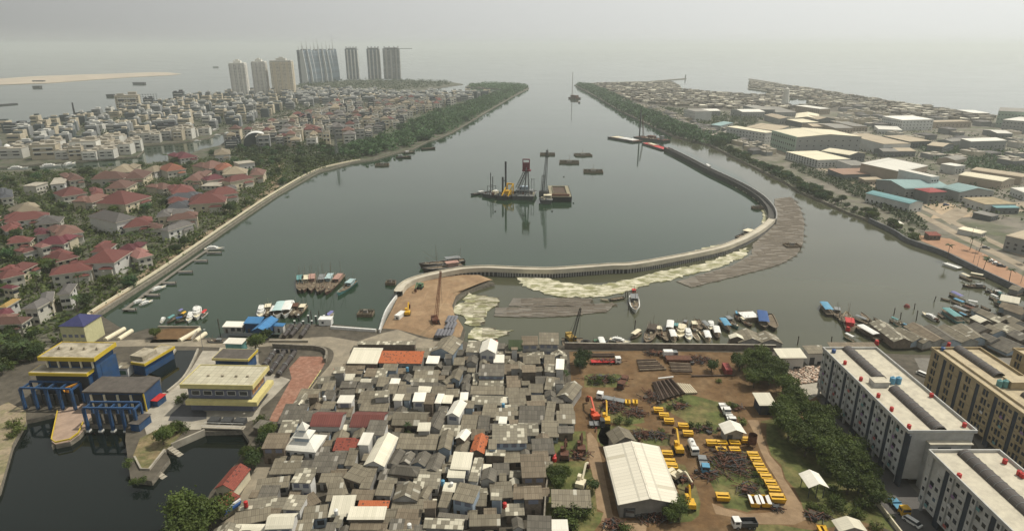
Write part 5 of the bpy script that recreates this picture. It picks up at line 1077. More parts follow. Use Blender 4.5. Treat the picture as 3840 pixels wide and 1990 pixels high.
# D: pale yellow control building
c, w, d, rz = quad(S2, (290, 885), (1390, 905), (1650, 605), LZ + 10.8); t = thing('control_building', 'pale yellow control building with stained flat roof over the sluice', 'control building', (c.x, c.y, LZ), rz)
canopy(t, w, d, 9.3, 1.35, STRT, STP)
MB().box((0, 0, 0), (w - 3.2, d - 3, 9.25)).build('wall', STG, t)
for i in range(5):
    x = -w/2 + 2.2 + (w - 4.4)*(i + .5)/5; wn = MB().box((x, -d/2 + 1.45, 6.2), (2.7, .1, 1.5)).build('window', GLASS, t); m = MB()
    for s in (-1, 1): m.box((x + s*1.4, -d/2 + 1.42, 6.1), (.12, .16, 1.7)); 
    for zz in (6.08, 7.7): m.box((x, -d/2 + 1.42, zz), (2.68, .16, .12))
    m.build('window_frame', WHITE, wn)
for i in range(4): y = -d/2 + 2.2 + (d - 4.4)*(i + .5)/4; MB().box((w/2 - 1.55, y, 5.9), (.1, (d - 4.4)/4*.8, 1.9)).build('shutter', M('shutter_orange', (.36, .19, .09), .8, .2), t)
mb = MB(); mb.box((1.2, -d/2 - .1, 3.5), (w - .4, 1.6, 1.6), bot=True); mb.box((w/2 - .3, .4, 3.49), (2.2, d - .6, 1.62), bot=True); mb.build('ledge', STP, t)
for (x, y) in [(-w*.22, -1), (-w*.02, -1), (w*.17, -1), (w*.33, -1)]: MB().box((x, y, 10.72), (.8, .6, .6)).build('roof_vent', STR, t)
# E: small one behind with yellow end
c, w, d, rz = quad(S2, (775, 490), (1322, 505), (1462, 352), LZ + 6); t = thing('switch_house', 'small building with brown flat roof and yellow end behind the control building', 'switch house', (c.x, c.y, LZ), rz)
canopy(t, w, d, 5, .9, STRD, STP, rim=False); MB().box((0, 0, 0), (w - 1.6, d - 1.6, 4.95)).build('wall', STB, t); MB().box((w/2 + .01, 0, 5), (.1, d, .9)).build('end_fascia', STY, t)
canopy(t, w*.8, 3.2, 2.6, .7, STRD, STY, .6, -d/2 - 1.4, rim=False)
c, w, d, rz = quad(S2, (942, 262), (1228, 272), (1302, 190), 6); t = thing('gate_cabin', 'green-grey cabin with pale overhanging roof beside the big leafy tree', 'cabin', (c.x, c.y, LZ), rz)
MB().box((0, .2, 0), (w - 1.2, d - .8, 4.0)).build('wall', TEAL, t); mb = MB(); mb.mono(w - .4, d - .4, 4.05, 4.3, over=.2, th=.15); mb.build('roof', ROOF['w'], t)
# aprons, channel, walls
CC = bpy.data.materials['concrete']
flat('apron', S2, [(-100, 1000), (280, 880), (480, 640), (640, 380), (880, 380), (900, 330), (1480, 330), (1480, 560), (1680, 720), (1960, 810), (1720, 1060), (1520, 1240), (1460, 1400), (900, 1560), (100, 1560), (-200, 1640), (-300, 1300)], LZ + .02, CC)
flat('apron', S1, [(1190, 1200), (1270, 1120), (1300, 1300), (1240, 1335), (1000, 1500), (860, 1560), (820, 1335), (920, 1240)], LZ + .01, M('apron_pink', (.34, .25, .19), .9, .2, .4))
CH = flat('water', S1, [(2300, 520), (2566, 400), (2650, 370), (2960, 370), (2950, 480), (2780, 760), (2500, 1000), (2430, 1010), (2420, 780), (2080, 640), (2010, 700)], LZ + .03, BASIN)
for pts in ([(2166, 630), (2440, 560), (2566, 480), (2640, 380)], [(2980, 370), (2900, 560), (2760, 800), (2520, 1010)]):
    t = thing('channel_wall', 'curved concrete wall along the inlet channel', 'wall', (0, 0, 0), 0, 'walls of the inlet channel', 'pump'); wallrun(smooth(poly(S1, pts, LZ), 4), .7, LZ - 1, LZ + .9).build('wall', CC, t)
flat('deck_floor', S2, [(160, 1335), (330, 1180), (470, 1180), (700, 1300), (700, 1400), (480, 1440), (120, 1430)], LZ + .03, M('wet_slab', (.06, .062, .066), .6, .2))
# brick-red lot and the road
flat('paved_lot', S2, [(2105, 462), (2430, 465), (2490, 540), (2420, 680), (1980, 1335), (1890, 1440), (1640, 1440), (1680, 1335), (1980, 790), (1940, 640)], LZ + .02, M('red_paving', (.25, .125, .085), .95, .25, .6, dirt=(.3, .18, .13), dirt_scale=.3, dirt_amt=.6))
RP = smooth(poly(P, [(520, 1420), (610, 1290), (690, 1140), (760, 1040), (815, 960), (853, 912), (858, 880), (830, 864), (780, 858), (690, 861), (600, 866), (480, 862), (340, 862), (250, 868), (130, 880), (-50, 900)], LZ), 5)
road('road', RP, 6.4, LZ + .03, M('road_dust', (.235, .205, .155), .95, .15, .3, dirt=(.30, .26, .19), dirt_scale=.15, dirt_amt=.6))
flat('road', P, [(780, 848), (830, 846), (900, 858), (960, 838), (1000, 828), (1060, 850), (1160, 862), (1085, 878), (890, 868), (868, 905), (842, 880)], LZ + .026, bpy.data.materials['road_dust'])
t = thing('bridge_parapet', 'pale concrete parapet along the road over the pipes', 'parapet', (0, 0, 0)); wallrun(poly(S2, [(1640, 250), (2230, 255)], LZ), .5, LZ, LZ + 1.1).build('wall', CC, t)
t = thing('retaining_wall', 'curved stone retaining wall with pipe openings below the road bend', 'wall', (0, 0, 0)); mb = wallrun(smooth(poly(S2, [(1700, 330), (2100, 350), (2400, 370), (2510, 440), (2480, 560)], LZ), 3), .8, LZ, LZ + 1.9); mb.build('wall', STONE, t)
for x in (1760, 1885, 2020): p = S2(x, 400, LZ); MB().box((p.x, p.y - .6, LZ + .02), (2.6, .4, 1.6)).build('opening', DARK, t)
t = thing('roadside_railing', 'yellow and grey railing between the red paved lot and the road', 'railing', (0, 0, 0)); wallrun(poly(S2, [(2425, 690), (2160, 1080), (1960, 1335), (1800, 1560)], LZ), .2, LZ + .5, LZ + .8).build('rail', STP, t)
q = poly(S2, [(2425, 690), (2160, 1080), (1960, 1335), (1800, 1560)], LZ); mb = MB()
for a, b in zip(q, q[1:]):
    k = max(1, int((b - a).length/2.4))
    for i in range(k): p = a + (b - a)*(i/k); mb.box((p.x, p.y, LZ + .02), (.3, .3, .85))
mb.build('posts', CC, t)
# discharge pipes, lower run and upper run into the river
PIPED = M('pipe_dark', (.055, .048, .045), .6, .25, .6)
for i, (a, b) in enumerate([((1715, 400), (1560, 605)), ((1865, 395), (1640, 715)), ((2025, 400), (1770, 745))]):
    t = thing('discharge_pipe', 'big dark discharge pipe beside the control building', 'pipe', (0, 0, 0), 0, 'dark discharge pipes of the pumping station', 'pump'); A, B = S2(*a, LZ + 1.1), S2(*b, LZ + 1.1)
    MB().bar(A, B, .95, 12).build('pipe', PIPED, t)
    for u in (.25, .6, .92): q = A + (B - A)*u; dd = (B - A).normalized(); MB().bar(q - dd*.15, q + dd*.15, 1.15, 12).build('collar', STEEL, t)
for i, (a, b) in enumerate([((1960, 1240), (2110, 1060)), ((2115, 1250), (2230, 1075)), ((1860, 1250), (1990, 1080)), ]):
    t = thing('discharge_pipe', 'big dark discharge pipe rising over the river wall', 'pipe', (0, 0, 0), 0, 'dark discharge pipes of the pumping station', 'pump'); A, B = S4(*a, LZ + .9), S4(*b, LZ + 1.6)
    MB().bar(A, B, .95, 12).build('pipe', PIPED, t)
    for u in (.5, .95): q = A + (B - A)*u; dd = (B - A).normalized(); MB().bar(q - dd*.15, q + dd*.15, 1.15, 12).build('collar', STEEL, t)
for (x, y) in [(2080, 920), (2225, 930), (2340, 940), (2465, 930), (2020, 1010), (2150, 1015), (2280, 1010), (2400, 1010)]:
    p = S4(x, y, 3.2); o = MB().bar((p.x, p.y, -1), (p.x, p.y, 3.1), .4, 8).build('mooring_pile', DSTEEL); MB().bar((p.x, p.y, 3.12), (p.x, p.y, 3.3), .5, 8).build('cap', WHITE, o); tag(o, 'dark pile with white cap standing in the river', 'pile', 'white capped piles at the pipe outfall', 'pump')
for (x, y) in [(2265, 880), (2385, 880), (2500, 880), (870, 1000)]:
    p = S4(x, y, 4); o = MB().bar((p.x, p.y, -1), (p.x, p.y, 4.6), .22, 6).build('mooring_post', DWOOD); tag(o, 'thin dark post standing in the river near the outfall', 'post', 'thin dark posts at the pipe outfall', 'pump')
# prow-shaped island between the gates, peninsula and stairs
t = thing('divider_island', 'prow-shaped stone divider with yellow railing in the basin', 'divider', (0, 0, 0)); q = poly(S3, [(640, 20), (575, 340), (620, 372), (780, 340), (880, 270), (960, 180), (990, 90), (1180, -60), (900, -80)], LZ); polyland(q, LZ + .03, 2.5).build('deck', [bpy.data.materials['apron_pink'], STONE], t)
wallrun(poly(S3, [(645, 20), (578, 335), (622, 368), (780, 334), (880, 262), (930, 140)], LZ), .25, LZ + .5, LZ + 1.0).build('railing', STY, t)
for (x, y, lk) in [(1880, 400, 'concrete steps leading down to the dark basin, upper flight'), (1690, 640, 'concrete steps leading down to the dark basin, lower flight')]:
    p = S3(x, y, LZ); t = thing('steps', lk, 'steps', (p.x, p.y, 0), R(-25)); mb = MB()
    for k in range(5): mb.box((.5 + k*1.05, 0, -.5), (1.05, 1.7, 2.0 - k*.35))
    mb.build('treads', G_CONC, t)
flat('grass', S3, [(1480, 500), (1560, 300), (1700, 230), (1900, 140), (2077, 200), (1900, 380), (1830, 440), (1650, 650), (1560, 650)], LZ + .03, M('dry_ground', (.20, .155, .085), .95, .4, .5, dirt=(.1, .11, .04), dirt_scale=.3, dirt_amt=.8), 'stuff')
t = thing('quay_wall', 'blue-topped wall edging the peninsula in the basin', 'wall', (0, 0, 0)); wallrun(poly(S3, [(1500, 520), (1570, 655), (1660, 660), (1835, 440)], LZ), .5, LZ - 2, LZ + .7).build('wall', G_CONC, t)
t = thing('quay_wall', 'concrete wall of the basin below the control building', 'wall', (0, 0, 0)); wallrun(poly(S5, [(10, 385), (380, 225)], LZ), .6, -.5, LZ + .8).build('wall', G_CONC, t)
# outlet bridge with sluice openings under the control building
A, B = S5(365, 190, LZ), S5(800, 205, LZ); t = thing('sluice_bridge', 'narrow concrete bridge over three sluice openings', 'bridge', ((A.x+B.x)/2, (A.y+B.y)/2, 0), math.atan2((B-A).y, (B-A).x)); L = (B-A).length
MB().box((0, 0, LZ + .4), (L, 2.0, .4), bot=True).build('deck', G_CONC, t)
for s in (-1, 1): MB().box((0, s*.9, LZ + 1.5), (L, .1, .12)).build('rail', WHITE, t)
for k in range(4): MB().box((-L/2 + L*k/3, .6, -.5), (.8, 2.2, 2.4)).build('pier', G_CONC, t)
for k in range(3): MB().box((-L/2 + L*(k+.5)/3, 3.2, 1.2), (L/3*.8, 2.8, 2.0)).build('screw_cover', DSTEEL, t)
c, w, d, rz = quad(S5, (905, 180), (1030, 200), (1070, 110), 4.4); t = thing('pump_kiosk', 'small dark-roofed kiosk between the basin and the road', 'kiosk', (c.x, c.y, LZ), rz); MB().box((0, 0, 0), (w - .5, d - .5, 2.6)).build('wall', WALLS[3], t); mb = MB(); mb.mono(w, d, 2.65, 2.9, over=.1); mb.build('roof', ROOF['k'], t)
c, w, d, rz = quad(S3, (1430, 135), (1540, 145), (1655, 30), 4.6); t = thing('electric_kiosk', 'dark-roofed blue kiosk at the corner of the basin', 'kiosk', (c.x, c.y, LZ), rz); MB().box((0, 0, 0), (w - .4, d - .4, 2.7)).build('wall', STB, t); mb = MB(); mb.mono(w, d, 2.75, 2.9, over=.1); mb.build('roof', STRD, t)
c, w, d, rz = quad(S1, (2265, 1120), (2360, 1130), (2440, 1020), 4.2); t = thing('shelter', 'small shelter with red roof beside the dark-roofed pump house', 'shelter', (c.x, c.y, LZ), rz); MB().box((0, 0, 0), (w - .4, d - .4, 2.3)).build('wall', STB, t); mb = MB(); mb.mono(w, d, 2.35, 2.5, over=.1); mb.build('roof', RED, t)
# riverside red-roofed house by the road and its blue-white neighbour
c, w, d, rz = quad(S5, (480, 870), (700, 880), (865, 640), 5.5)
hut(S5, (478, 868), (702, 885), (875, 640), 'y', 't', 3.4, WALLS[4], 'long red-roofed waterside house between the basin and the road', cat='house', name='waterside_house', group=None, rise=1.6)
c, w, d, rz = quad(S5, (470, 1045), (560, 1100), (700, 930), 5); t = thing('waterside_shop', 'red-roofed shop with white and blue canopy beside the road', 'shop', (c.x, c.y, LZ), rz); MB().box((0, 0, 0), (w, d, 3.3)).build('wall', WALLS[4], t); mb = MB(); mb.mono(w, d, 3.32, 3.9, over=.3); mb.build('roof', ROOF['t'], t); MB().beam((w/2 + .2, -d/2, 3.2), (w/2 + .2, d/2, 3.2), .9, .5).build('white_canopy', WHITE, t); MB().beam((w/2 + .9, -d/2, 2.6), (w/2 + .9, d/2, 2.6), .8, .6).build('blue_canopy', BLUE, t)
# grassy bank on the left edge, blue-roofed house, tank barges and blue jetty house
flat('embankment', S3, [(0, -60), (90, -100), (290, 0), (290, 130), (200, 260), (140, 370), (80, 590), (0, 860), (-500, 1600), (-900, 1300)], LZ + .02, M('stone_bank', (.27, .22, .15), .95, .3, .6, dirt=(.14, .14, .06), dirt_scale=.25, dirt_amt=.8))
hut(V3, (868, 1335), (1255, 1340), (1530, 1165), 'h', 'w', 9, M('villa_lemon', (.50, .48, .28), .85, .12), 'two-storey lemon villa with dark violet-blue hipped roof', name='villa', cat='house', group=None, rise=3.0, reg='villas')
VIOLET = sheet_mat('roof_violet_tile', (.028, .032, .10), (.045, .05, .14), .5, .5, contrast=.3, objvar=.05)
for o in bpy.data.objects[:]:
    if o.name.startswith('roof') and o.parent and 'violet-blue' in [x[1] for x in THINGS if x[0] == o.parent][0]: o.data.materials[0] = VIOLET
for (a, b, lk) in [((1580, 215), (1870, 50), 'long pale round-topped culvert beside the dark jetty'), ((1780, 210), (1980, 80), 'shorter pale round-topped culvert beside the earth lot'), ((2700+0, 230), (3000, 60), 'pale culvert beside the moored white pontoon'), ((2940, 230), (3090, 120), 'short pale culvert beside the moored pontoon')]:
    A, B = S1(*a, LZ + .3), S1(*b, LZ + .3); o = MB().bar(A, B, 1.0, 12).build('culvert', CREAM); tag(o, lk, 'culvert', None, 'pump')
flat('earth_lot', S1, [(2250, 260), (2400, 60), (2566, 40), (3010, 45), (2900, 220), (2640, 250)], LZ + .03, G_DIRT)
t = thing('retaining_wall', 'pale concrete rim of the brown earth lot beside the river', 'wall', (0, 0, 0)); wallrun(poly(S1, [(2380, 35), (3010, 40), (2880, 225)], LZ), .5, LZ - .5, LZ + 1.0).build('wall', CC, t)
hut(S4, (1250, 1055), (1500, 1060), (1560, 985), 'm', 'w', 4.4, STB, 'blue-roofed wing of the waterside jetty house', name='jetty_house', cat='house', group=None, rise=1.0, reg='pump')
hut(S4, (1370, 1160), (1580, 1170), (1740, 985), 'y', 'w', 4.2, STB, 'blue-roofed gabled jetty house with white ridge', name='jetty_house', cat='house', group=None, rise=1.4, reg='pump')
hut(S4, (1690, 1090), (1850, 1100), (1850, 1060), 'm', 'w', 3.2, WALLS[0], 'small blue-roofed shed beside the jetty house', name='jetty_shed', cat='shed', group=None, reg='pump')
BR = sheet_mat('roof_bright_blue', (.045, .17, .36), (.06, .21, .43), 1.0, 9, contrast=.15, rib=.12, ribw=.5)
for x in THINGS:
    if 'blue-roofed' in x[1]:
        for c_ in x[0].children:
            if c_.name.startswith('roof'): c_.data.materials[0] = BR
hut(S4, (930, 1105), (1235, 1110), (1245, 1045), 'm', 'w', 3, WALLS[1], 'white-roofed shelter beside the blue jetty house', name='shelter', cat='shelter', group=None, reg='pump')
p = S4(2500, 1060, LZ); t = thing('watch_cabin', 'white cabin on the river wall beside the outfall pipes', 'cabin', (p.x, p.y, LZ)); MB().box((0, 0, 0), (5.5, 3.6, 2.8)).build('wall', WHITE, t); MB().box((0, 0, 2.82), (6, 4, .25)).build('roof', WHITE, t); MB().box((-1, -1.83, 1), (1, .1, 1)).build('window', GLASS, t)
t = thing('river_wall', 'white concrete river wall between the outfall and the earth mound', 'wall', (0, 0, 0)); wallrun(poly(P, [(832, 826), (946, 834)], LZ), .8, -1, LZ + 1.2).build('wall', WHITE, t)
for (fr_, x, y, r, k, lk) in [(S2, 1420, 260, 3.6, 'big', 'big leafy tree beside the green-grey cabin'), (S2, 1620, 140, 2.4, 'dark', 'dark tree beside the blue jetty house'), (S5, 150, 1090, 5.2, 'big', 'large leafy tree at the bottom of the basin'), (S5, 420, 1180, 4.6, 'big', 'large leafy tree at the bottom of the basin'), (S5, 280, 1300, 4.6, 'big', 'large leafy tree at the bottom of the basin'), (S5, 1100, 220, 2.6, 'big', 'leafy tree between the red lot and the road'), (S5, 1060, 330, 2.2, 'dark', 'leafy tree between the red lot and the road'), (S5, 850, 480, 2.4, 'big', 'leafy tree above the red waterside house'), (S5, 920, 560, 2.4, 'dark', 'leafy tree above the red waterside house'), (S5, 1000, 430, 1.8, 'shrub', 'leafy tree above the red waterside house'),
    (S3, 1800, 280, 3, 'big', 'round tree on the basin peninsula'), (S3, 1950, 180, 2.2, 'big', 'round tree on the basin peninsula'), (S3, 2030, 160, 2, 'shrub', 'round tree on the basin peninsula'), (S3, 150, 100, 2.2, 'bush', 'scrub on the stone bank at the photo edge'), (S3, 200, 180, 2, 'bush', 'scrub on the stone bank at the photo edge'), (S3, 120, 230, 1.8, 'bush', 'scrub on the stone bank at the photo edge'), (S3, 1430, 560, 1.5, 'shrub', 'weeds hanging on the basin quay'), (S3, 1580, 760, 1.4, 'shrub', 'weeds hanging on the basin quay'), (S3, 1480, 770, 1.3, 'shrub', 'weeds hanging on the basin quay'), (S2, 280, 1090, 1.6, 'shrub', 'hedge beside the control building'), (S2, 360, 1040, 1.4, 'shrub', 'hedge beside the control building'), (S1, 2330, 110, 2.4, 'big', 'leafy tree on the brown earth lot')]:
    p = fr_(x, y, LZ + r*1.0); tree(k, (p.x, p.y, LZ), r*1.15, lk, 'trees around the pumping station', 'pump', name='bush' if k in ('bush', 'shrub') else 'broadleaf_tree', cat='bush' if k in ('bush', 'shrub') else 'tree')
rr = random.Random(12)
for k in range(34):
    u = rr.random(); p = S1(rr.uniform(20, 560) - 200*(u > .7), 60 + 620*u, LZ + 2); r = rr.uniform(1.8, 3.2)
    tree(rr.choice(['big', 'dark', 'dark', 'shrub']), (p.x, p.y, LZ), r, 'leafy tree in the thicket beside the two-tier pump house', 'thicket beside the pump house', 'pump')
for k in range(7): p = S1(rr.uniform(0, 420), rr.uniform(80, 420), LZ + 5); palm((p.x, p.y, LZ), rr.uniform(.7, .95), 'palm in the thicket beside the pump house', 'palms beside the pump house', 'pump')
# cars, bikes and lamp along the road
for (fr_, x, y, rz, lk, m) in [(K1, 620, 545, 10, 'white van parked in front of the cream shop shed', WHITE), (K1, 520, 520, 80, 'black car parked in front of the cream shop shed', DSTEEL), (K1, 840, 560, 0, 'grey car parked in front of the orange terrace', STEEL)]: p = fr_(x, y, LZ + .5); car((p.x, p.y, LZ + .04), R(rz), lk, m)
for (fr_, x, y, rz, lk) in [(S2, 2230, 1110, 60, 'motorbike on the road beside the railing'), (S2, 2075, 1200, 60, 'motorbike parked against the yellow railing'), (S5, 1290, 215, 55, 'motorbike riding below the red paved lot')]: p = fr_(x, y, LZ + .4); motorbike((p.x, p.y, LZ + .04), R(rz), lk, DSTEEL)
def umbrella(p, look, col, group):
    t = thing('market_umbrella', look, 'umbrella', (p.x, p.y, LZ), 0, group, 'kampung'); MB().bar((0, 0, 0), (0, 0, 2.1), .05, 6).build('pole', WHITE, t); MB().bar((0, 0, 1.9), (0, 0, 2.5), 1.3, 8, r2=.05).build('canopy', col, t)
umbrella(K1(228, 470, LZ + 2.2), 'red parasol beside the road bend', RED, None); umbrella(K1(705, 470, LZ + 2.2), 'red parasol in front of the orange terrace', RED, None)
def lamp_post(p, h, look, group=None, reg=None):
    t = thing('street_lamp', look, 'street lamp', p, rnd.uniform(-.3, .3), group, reg); mb = MB(); mb.bar((0, 0, 0), (0, 0, h), .12, 6, r2=.08); mb.bar((0, 0, h), (1.6, 0, h + .5), .07, 5); mb.build('pole', STEEL, t); MB().box((1.8, 0, h + .42), (.7, .3, .15)).build('lamp_head', WHITE, t)
for (x, y) in [(650, 380), (1700, 700)]: p = S2(x, y, LZ); lamp_post(Vector((p.x, p.y, LZ)), 9, 'tall thin lamp post beside the control building', 'lamp posts of the pumping station', 'pump')
# ------------------------------------------------------------ the curved dyke, rafts and vessels on the river
B1 = frame(1400, 900, 2.576); B2 = frame(2300, 520, 3.105); D1 = frame(1740, 600, 5.134); C3 = frame(1700, 250, 2.67); F1 = frame(1000, 900, 4.009); M1 = frame(2060, 1080, 2.862); H1 = frame(2940, 900, 2.862)
DYC = M('dyke_concrete', (.50, .46, .37), .85, .15, .1, dirt=(.36, .33, .27), dirt_scale=.12, dirt_amt=.6)
DYG = M('dyke_pile', (.27, .265, .25), .85, .2, .3); DYD = M('dyke_dark', (.07, .068, .062), .85, .25, .2)
ZD = 4.4
dp = smooth([B1(240, 495, ZD), B1(290, 430, ZD), B1(400, 372, ZD), B1(600, 322, ZD), B1(850, 276, ZD), B1(1080, 262, ZD), B1(1350, 272, ZD), B1(1700, 280, ZD), B1(2000, 262, ZD), B1(2300, 240, ZD), B1(2576, 222, ZD), B2(1150, 1290, ZD), B2(1450, 1190, ZD), B2(1650, 1090, ZD), B2(1780, 1000, ZD), B2(1850, 935, ZD)], 6)
t = thing('river_dyke', 'pale curved concrete dyke on sheet piles sweeping across the river', 'dyke', (0, 0, 0)); mb = MB(); L_, R_ = strip(dp, 2.2)
for i in range(len(dp)-1):
    for (p, q) in ((R_[i], R_[i+1]), (L_[i+1], L_[i])):
        a, b = Vector((p.x, p.y, 2.4)), Vector((q.x, q.y, 2.4)); up = Vector((0, 0, 2.0)); mb.face([a, b, b+up, a+up])
    mb.face([Vector((p.x, p.y, ZD)) for p in (R_[i], R_[i+1], L_[i+1], L_[i])])
mb.build('deck', DYC, t)
for s, nm in ((2.0, 'parapet'), (-2.0, 'parapet')):
    q, _ = strip(dp, s); wallrun(q, .4, ZD + .004, ZD + .55).build(nm, DYC, t)
mb = wallrun(dp, 3.2, -.5, 2.4); mb.build('pile_core', DYD, t)
acc = 0; mb = MB()
for i in range(len(dp)-1):
    L0 = (dp[i+1]-dp[i]).length; k = max(1, int(L0/1.3)); d = (dp[i+1]-dp[i]).normalized(); n = Vector((-d.y, d.x, 0))
    for j in range(k):
        for s in (-1.75,): p = dp[i] + (dp[i+1]-dp[i])*(j/k) + n*s; mb.box((p.x, p.y, -.5), (.75, .4, 2.9), math.atan2(d.y, d.x))
pl = mb.build('sheet_piles', DYG, t); pl['kind'] = 'stuff'
dp2 = smooth([B2(1852, 925, ZD), B2(1858, 850, ZD), B2(1820, 765, ZD), B2(1720, 660, ZD), B2(1560, 555, ZD), B2(1350, 450, ZD), B2(1100, 335, ZD), B2(850, 205, ZD), B2(620, 95, ZD)], 5)
t = thing('unfinished_dyke', 'dark unfinished stretch of dyke with twin pile walls running upriver', 'dyke', (0, 0, 0))
for s in (2.6, -2.6):
    q, _ = strip(dp2, s); wallrun(q, .8, -.5, 4.0 if s > 0 else 4.3).build('pile_wall', DYD if s > 0 else DYG, t)
mb = MB(); a_, b_ = strip(dp2, 2.2)
for i in range(len(dp2)-1): mb.face([Vector((p.x, p.y, 1.9)) for p in (b_[i], b_[i+1], a_[i+1], a_[i])])
mb.build('fill', DYD, t)
dp3 = smooth([B1(60, 860, 3.2), B1(110, 700, 3.2), B1(170, 600, 3.2), B1(225, 530, 3.2)], 5); t = thing('spun_pile_wall', 'row of white topped piles beside the earth mound', 'pile wall', (0, 0, 0)); mb = MB(); wallrun(dp3, .5, -.5, 2.6).build('wall', DYD, t)
for i in range(len(dp3)-1):
    for j in range(3): p = dp3[i] + (dp3[i+1]-dp3[i])*(j/3); mb.bar((p.x, p.y, -.5), (p.x, p.y, 3.3), .42, 8)
pl = mb.build('pile_tops', WHITE, t); pl['kind'] = 'stuff'
# earth mound with machines
G_MUD = M('mound_earth', (.25, .165, .095), .95, .2, .25, dirt=(.33, .235, .14), dirt_scale=.1, dirt_amt=.7)
rr = random.Random(4); mp = poly(P, [(962, 834), (985, 790), (1008, 742), (1030, 716), (1070, 706), (1160, 698), (1205, 698), (1240, 711), (1205, 721), (1172, 733), (1147, 752), (1138, 775), (1144, 803), (1166, 832), (1158, 856), (1080, 858), (1000, 836)], 0)
cxm = sum(p.x for p in mp)/len(mp); cym = sum(p.y for p in mp)/len(mp); mb = MB(); cc = Vector((cxm, cym, 0)); rings = []
for u, zz in ((1.0, LZ + .03), (.9, LZ + .7), (.7, LZ + 1.0), (.4, LZ + 1.2)): rings.append([Vector((cc.x + (p.x-cc.x)*u, cc.y + (p.y-cc.y)*u, zz + (rr.uniform(-.25, .25) if u < 1 else 0))) for p in mp])
for a, b in zip(rings, rings[1:]):
    for i in range(len(mp)): j = (i+1) % len(mp); mb.face([a[i], a[j], b[j], b[i]])
mb.face(rings[-1]); struct('earth_mound', mb, G_MUD)
def crawler_crane(frm, base, tip, look, col, H, reg='river', boom=None, z=LZ):
    p = frm(*base, z + 1); q = frm(*tip, H); t = thing('crawler_crane', look, 'crane', (p.x, p.y, z), math.atan2((q-p).y, (q-p).x), None, reg); d = math.hypot((q-p).x, (q-p).y)
    for s in (-1, 1): MB().box((0, s*1.6, .05), (5, .8, 1.1)).build('track', BLACK, t)
    mb = MB(); mb.box((-1, 0, 1.3), (5, 2.9, 1.7)); mb.box((-2.9, 0, 1.6), (1.3, 2.8, 1.9)); mb.build('body', col, t); MB().box((1.4, 1.0, 1.4), (1.5, 1.1, 1.9)).build('cab', col, t); MB().box((2.17, 1.0, 2.2), (.06, .9, .9)).build('window', GLASS, t)
    mb = MB(); lattice(mb, (1.2, 0, 2.2), (d, 0, H - z), .65, .3, 16, .1); mb.build('boom', boom or RUST, t); mb = MB(); mb.bar((-2.5, 0, 3.4), (d, 0, H - z), .05, 4); mb.bar((d, 0, H - z), (d + .3, 0, max(3, H - z - 14)), .05, 4); mb.build('cable', DSTEEL, t); return t
crawler_crane(B1, (600, 800), (650, 300), 'red crawler crane with tall thin lattice boom on the earth mound', RUST, 34, boom=M('boom_faded_red', (.38, .17, .11), .8))
excavator(B1, (330, 690), (355, 580), 'yellow excavator working beside the white cabin on the mound', YEL, LZ + .8, reg='river', reach=7)
excavator(B1, (450, 440), (380, 520), 'green excavator at the dyke end of the mound', GREENP, LZ + .8, reg='river', reach=7)
p = B1(262, 760, LZ); t = thing('site_cabin', 'white site cabin on the earth mound', 'cabin', (p.x, p.y, LZ + .3), R(70)); MB().box((0, 0, 0), (6, 2.6, 2.6)).build('body', WHITE, t); MB().box((-3.04, 0, .8), (.06, 1, 1)).build('window', GLASS, t)
PIPEG = M('pipe_grey', (.15, .15, .165), .6, .2, .5)
for (x, y, k) in [(700, 800, 3), (690, 860, 3), (600, 930, 5)]:
    for i in range(k):
        for tier in range(2): a, b = B1(x + 32*i + 10*tier, y, LZ + .8 + tier*1.1), B1(x + 32*i + 32 + 10*tier, y - 62, LZ + .8 + tier*1.1); pipe(a, b, .7, 'large grey pipe stacked beside the earth mound', PIPEG, 'large grey pipes beside the earth mound')
# rafts of bamboo and pale scum
def raft_mat(name, c1, c2, c3, ang=0.0, su=.5, sv=7, thr=.5, dark=0.5):
    m, n, l, b = newmat(name); b.inputs['Roughness'].default_value = .9; tc = n.new('ShaderNodeTexCoord')
    def nz(sc_, scale, det=4):
        mp_ = n.new('ShaderNodeMapping'); mp_.inputs['Scale'].default_value = scale; mp_.inputs['Rotation'].default_value = (0, 0, ang); l.new(tc.outputs['Object'], mp_.inputs[0]); no = n.new('ShaderNodeTexNoise'); no.inputs['Scale'].default_value = sc_; no.inputs['Detail'].default_value = det; no.inputs['Roughness'].default_value = .7; l.new(mp_.outputs[0], no.inputs['Vector']); return no.outputs[0]
    def rng(x, a, b_): r = n.new('ShaderNodeMapRange'); r.inputs[1].default_value = a; r.inputs[2].default_value = b_; l.new(x, r.inputs[0]); return r.outputs[0]
    m1 = n.new('ShaderNodeMixRGB'); m1.inputs[1].default_value = (*c1, 1); m1.inputs[2].default_value = (*c2, 1); l.new(rng(nz(.12, (1, sv*.4, 1)), thr - .08, thr + .08), m1.inputs[0])
    m2 = n.new('ShaderNodeMixRGB'); m2.inputs[2].default_value = (*c3, 1); l.new(m1.outputs[0], m2.inputs[1]); mu = n.new('ShaderNodeMath'); mu.operation = 'MULTIPLY'; mu.inputs[1].default_value = dark; l.new(rng(nz(.35, (su, sv, 1), 3), .48, .62), mu.inputs[0]); l.new(mu.outputs[0], m2.inputs[0])
    l.new(m2.outputs[0], b.inputs['Base Color']); return m
RFOAM = raft_mat('raft_scum', (.24, .235, .115), (.68, .64, .50), (.10, .105, .045), .35, .25, 4, .5, .75)
RGREY = raft_mat('raft_bamboo', (.15, .13, .105), (.20, .18, .15), (.05, .05, .042), 0, .3, 5, .5, .8)
RGREY2 = raft_mat('raft_bamboo_curved', (.165, .145, .115), (.215, .19, .155), (.065, .06, .05), -.5, .3, 5, .5, .8)
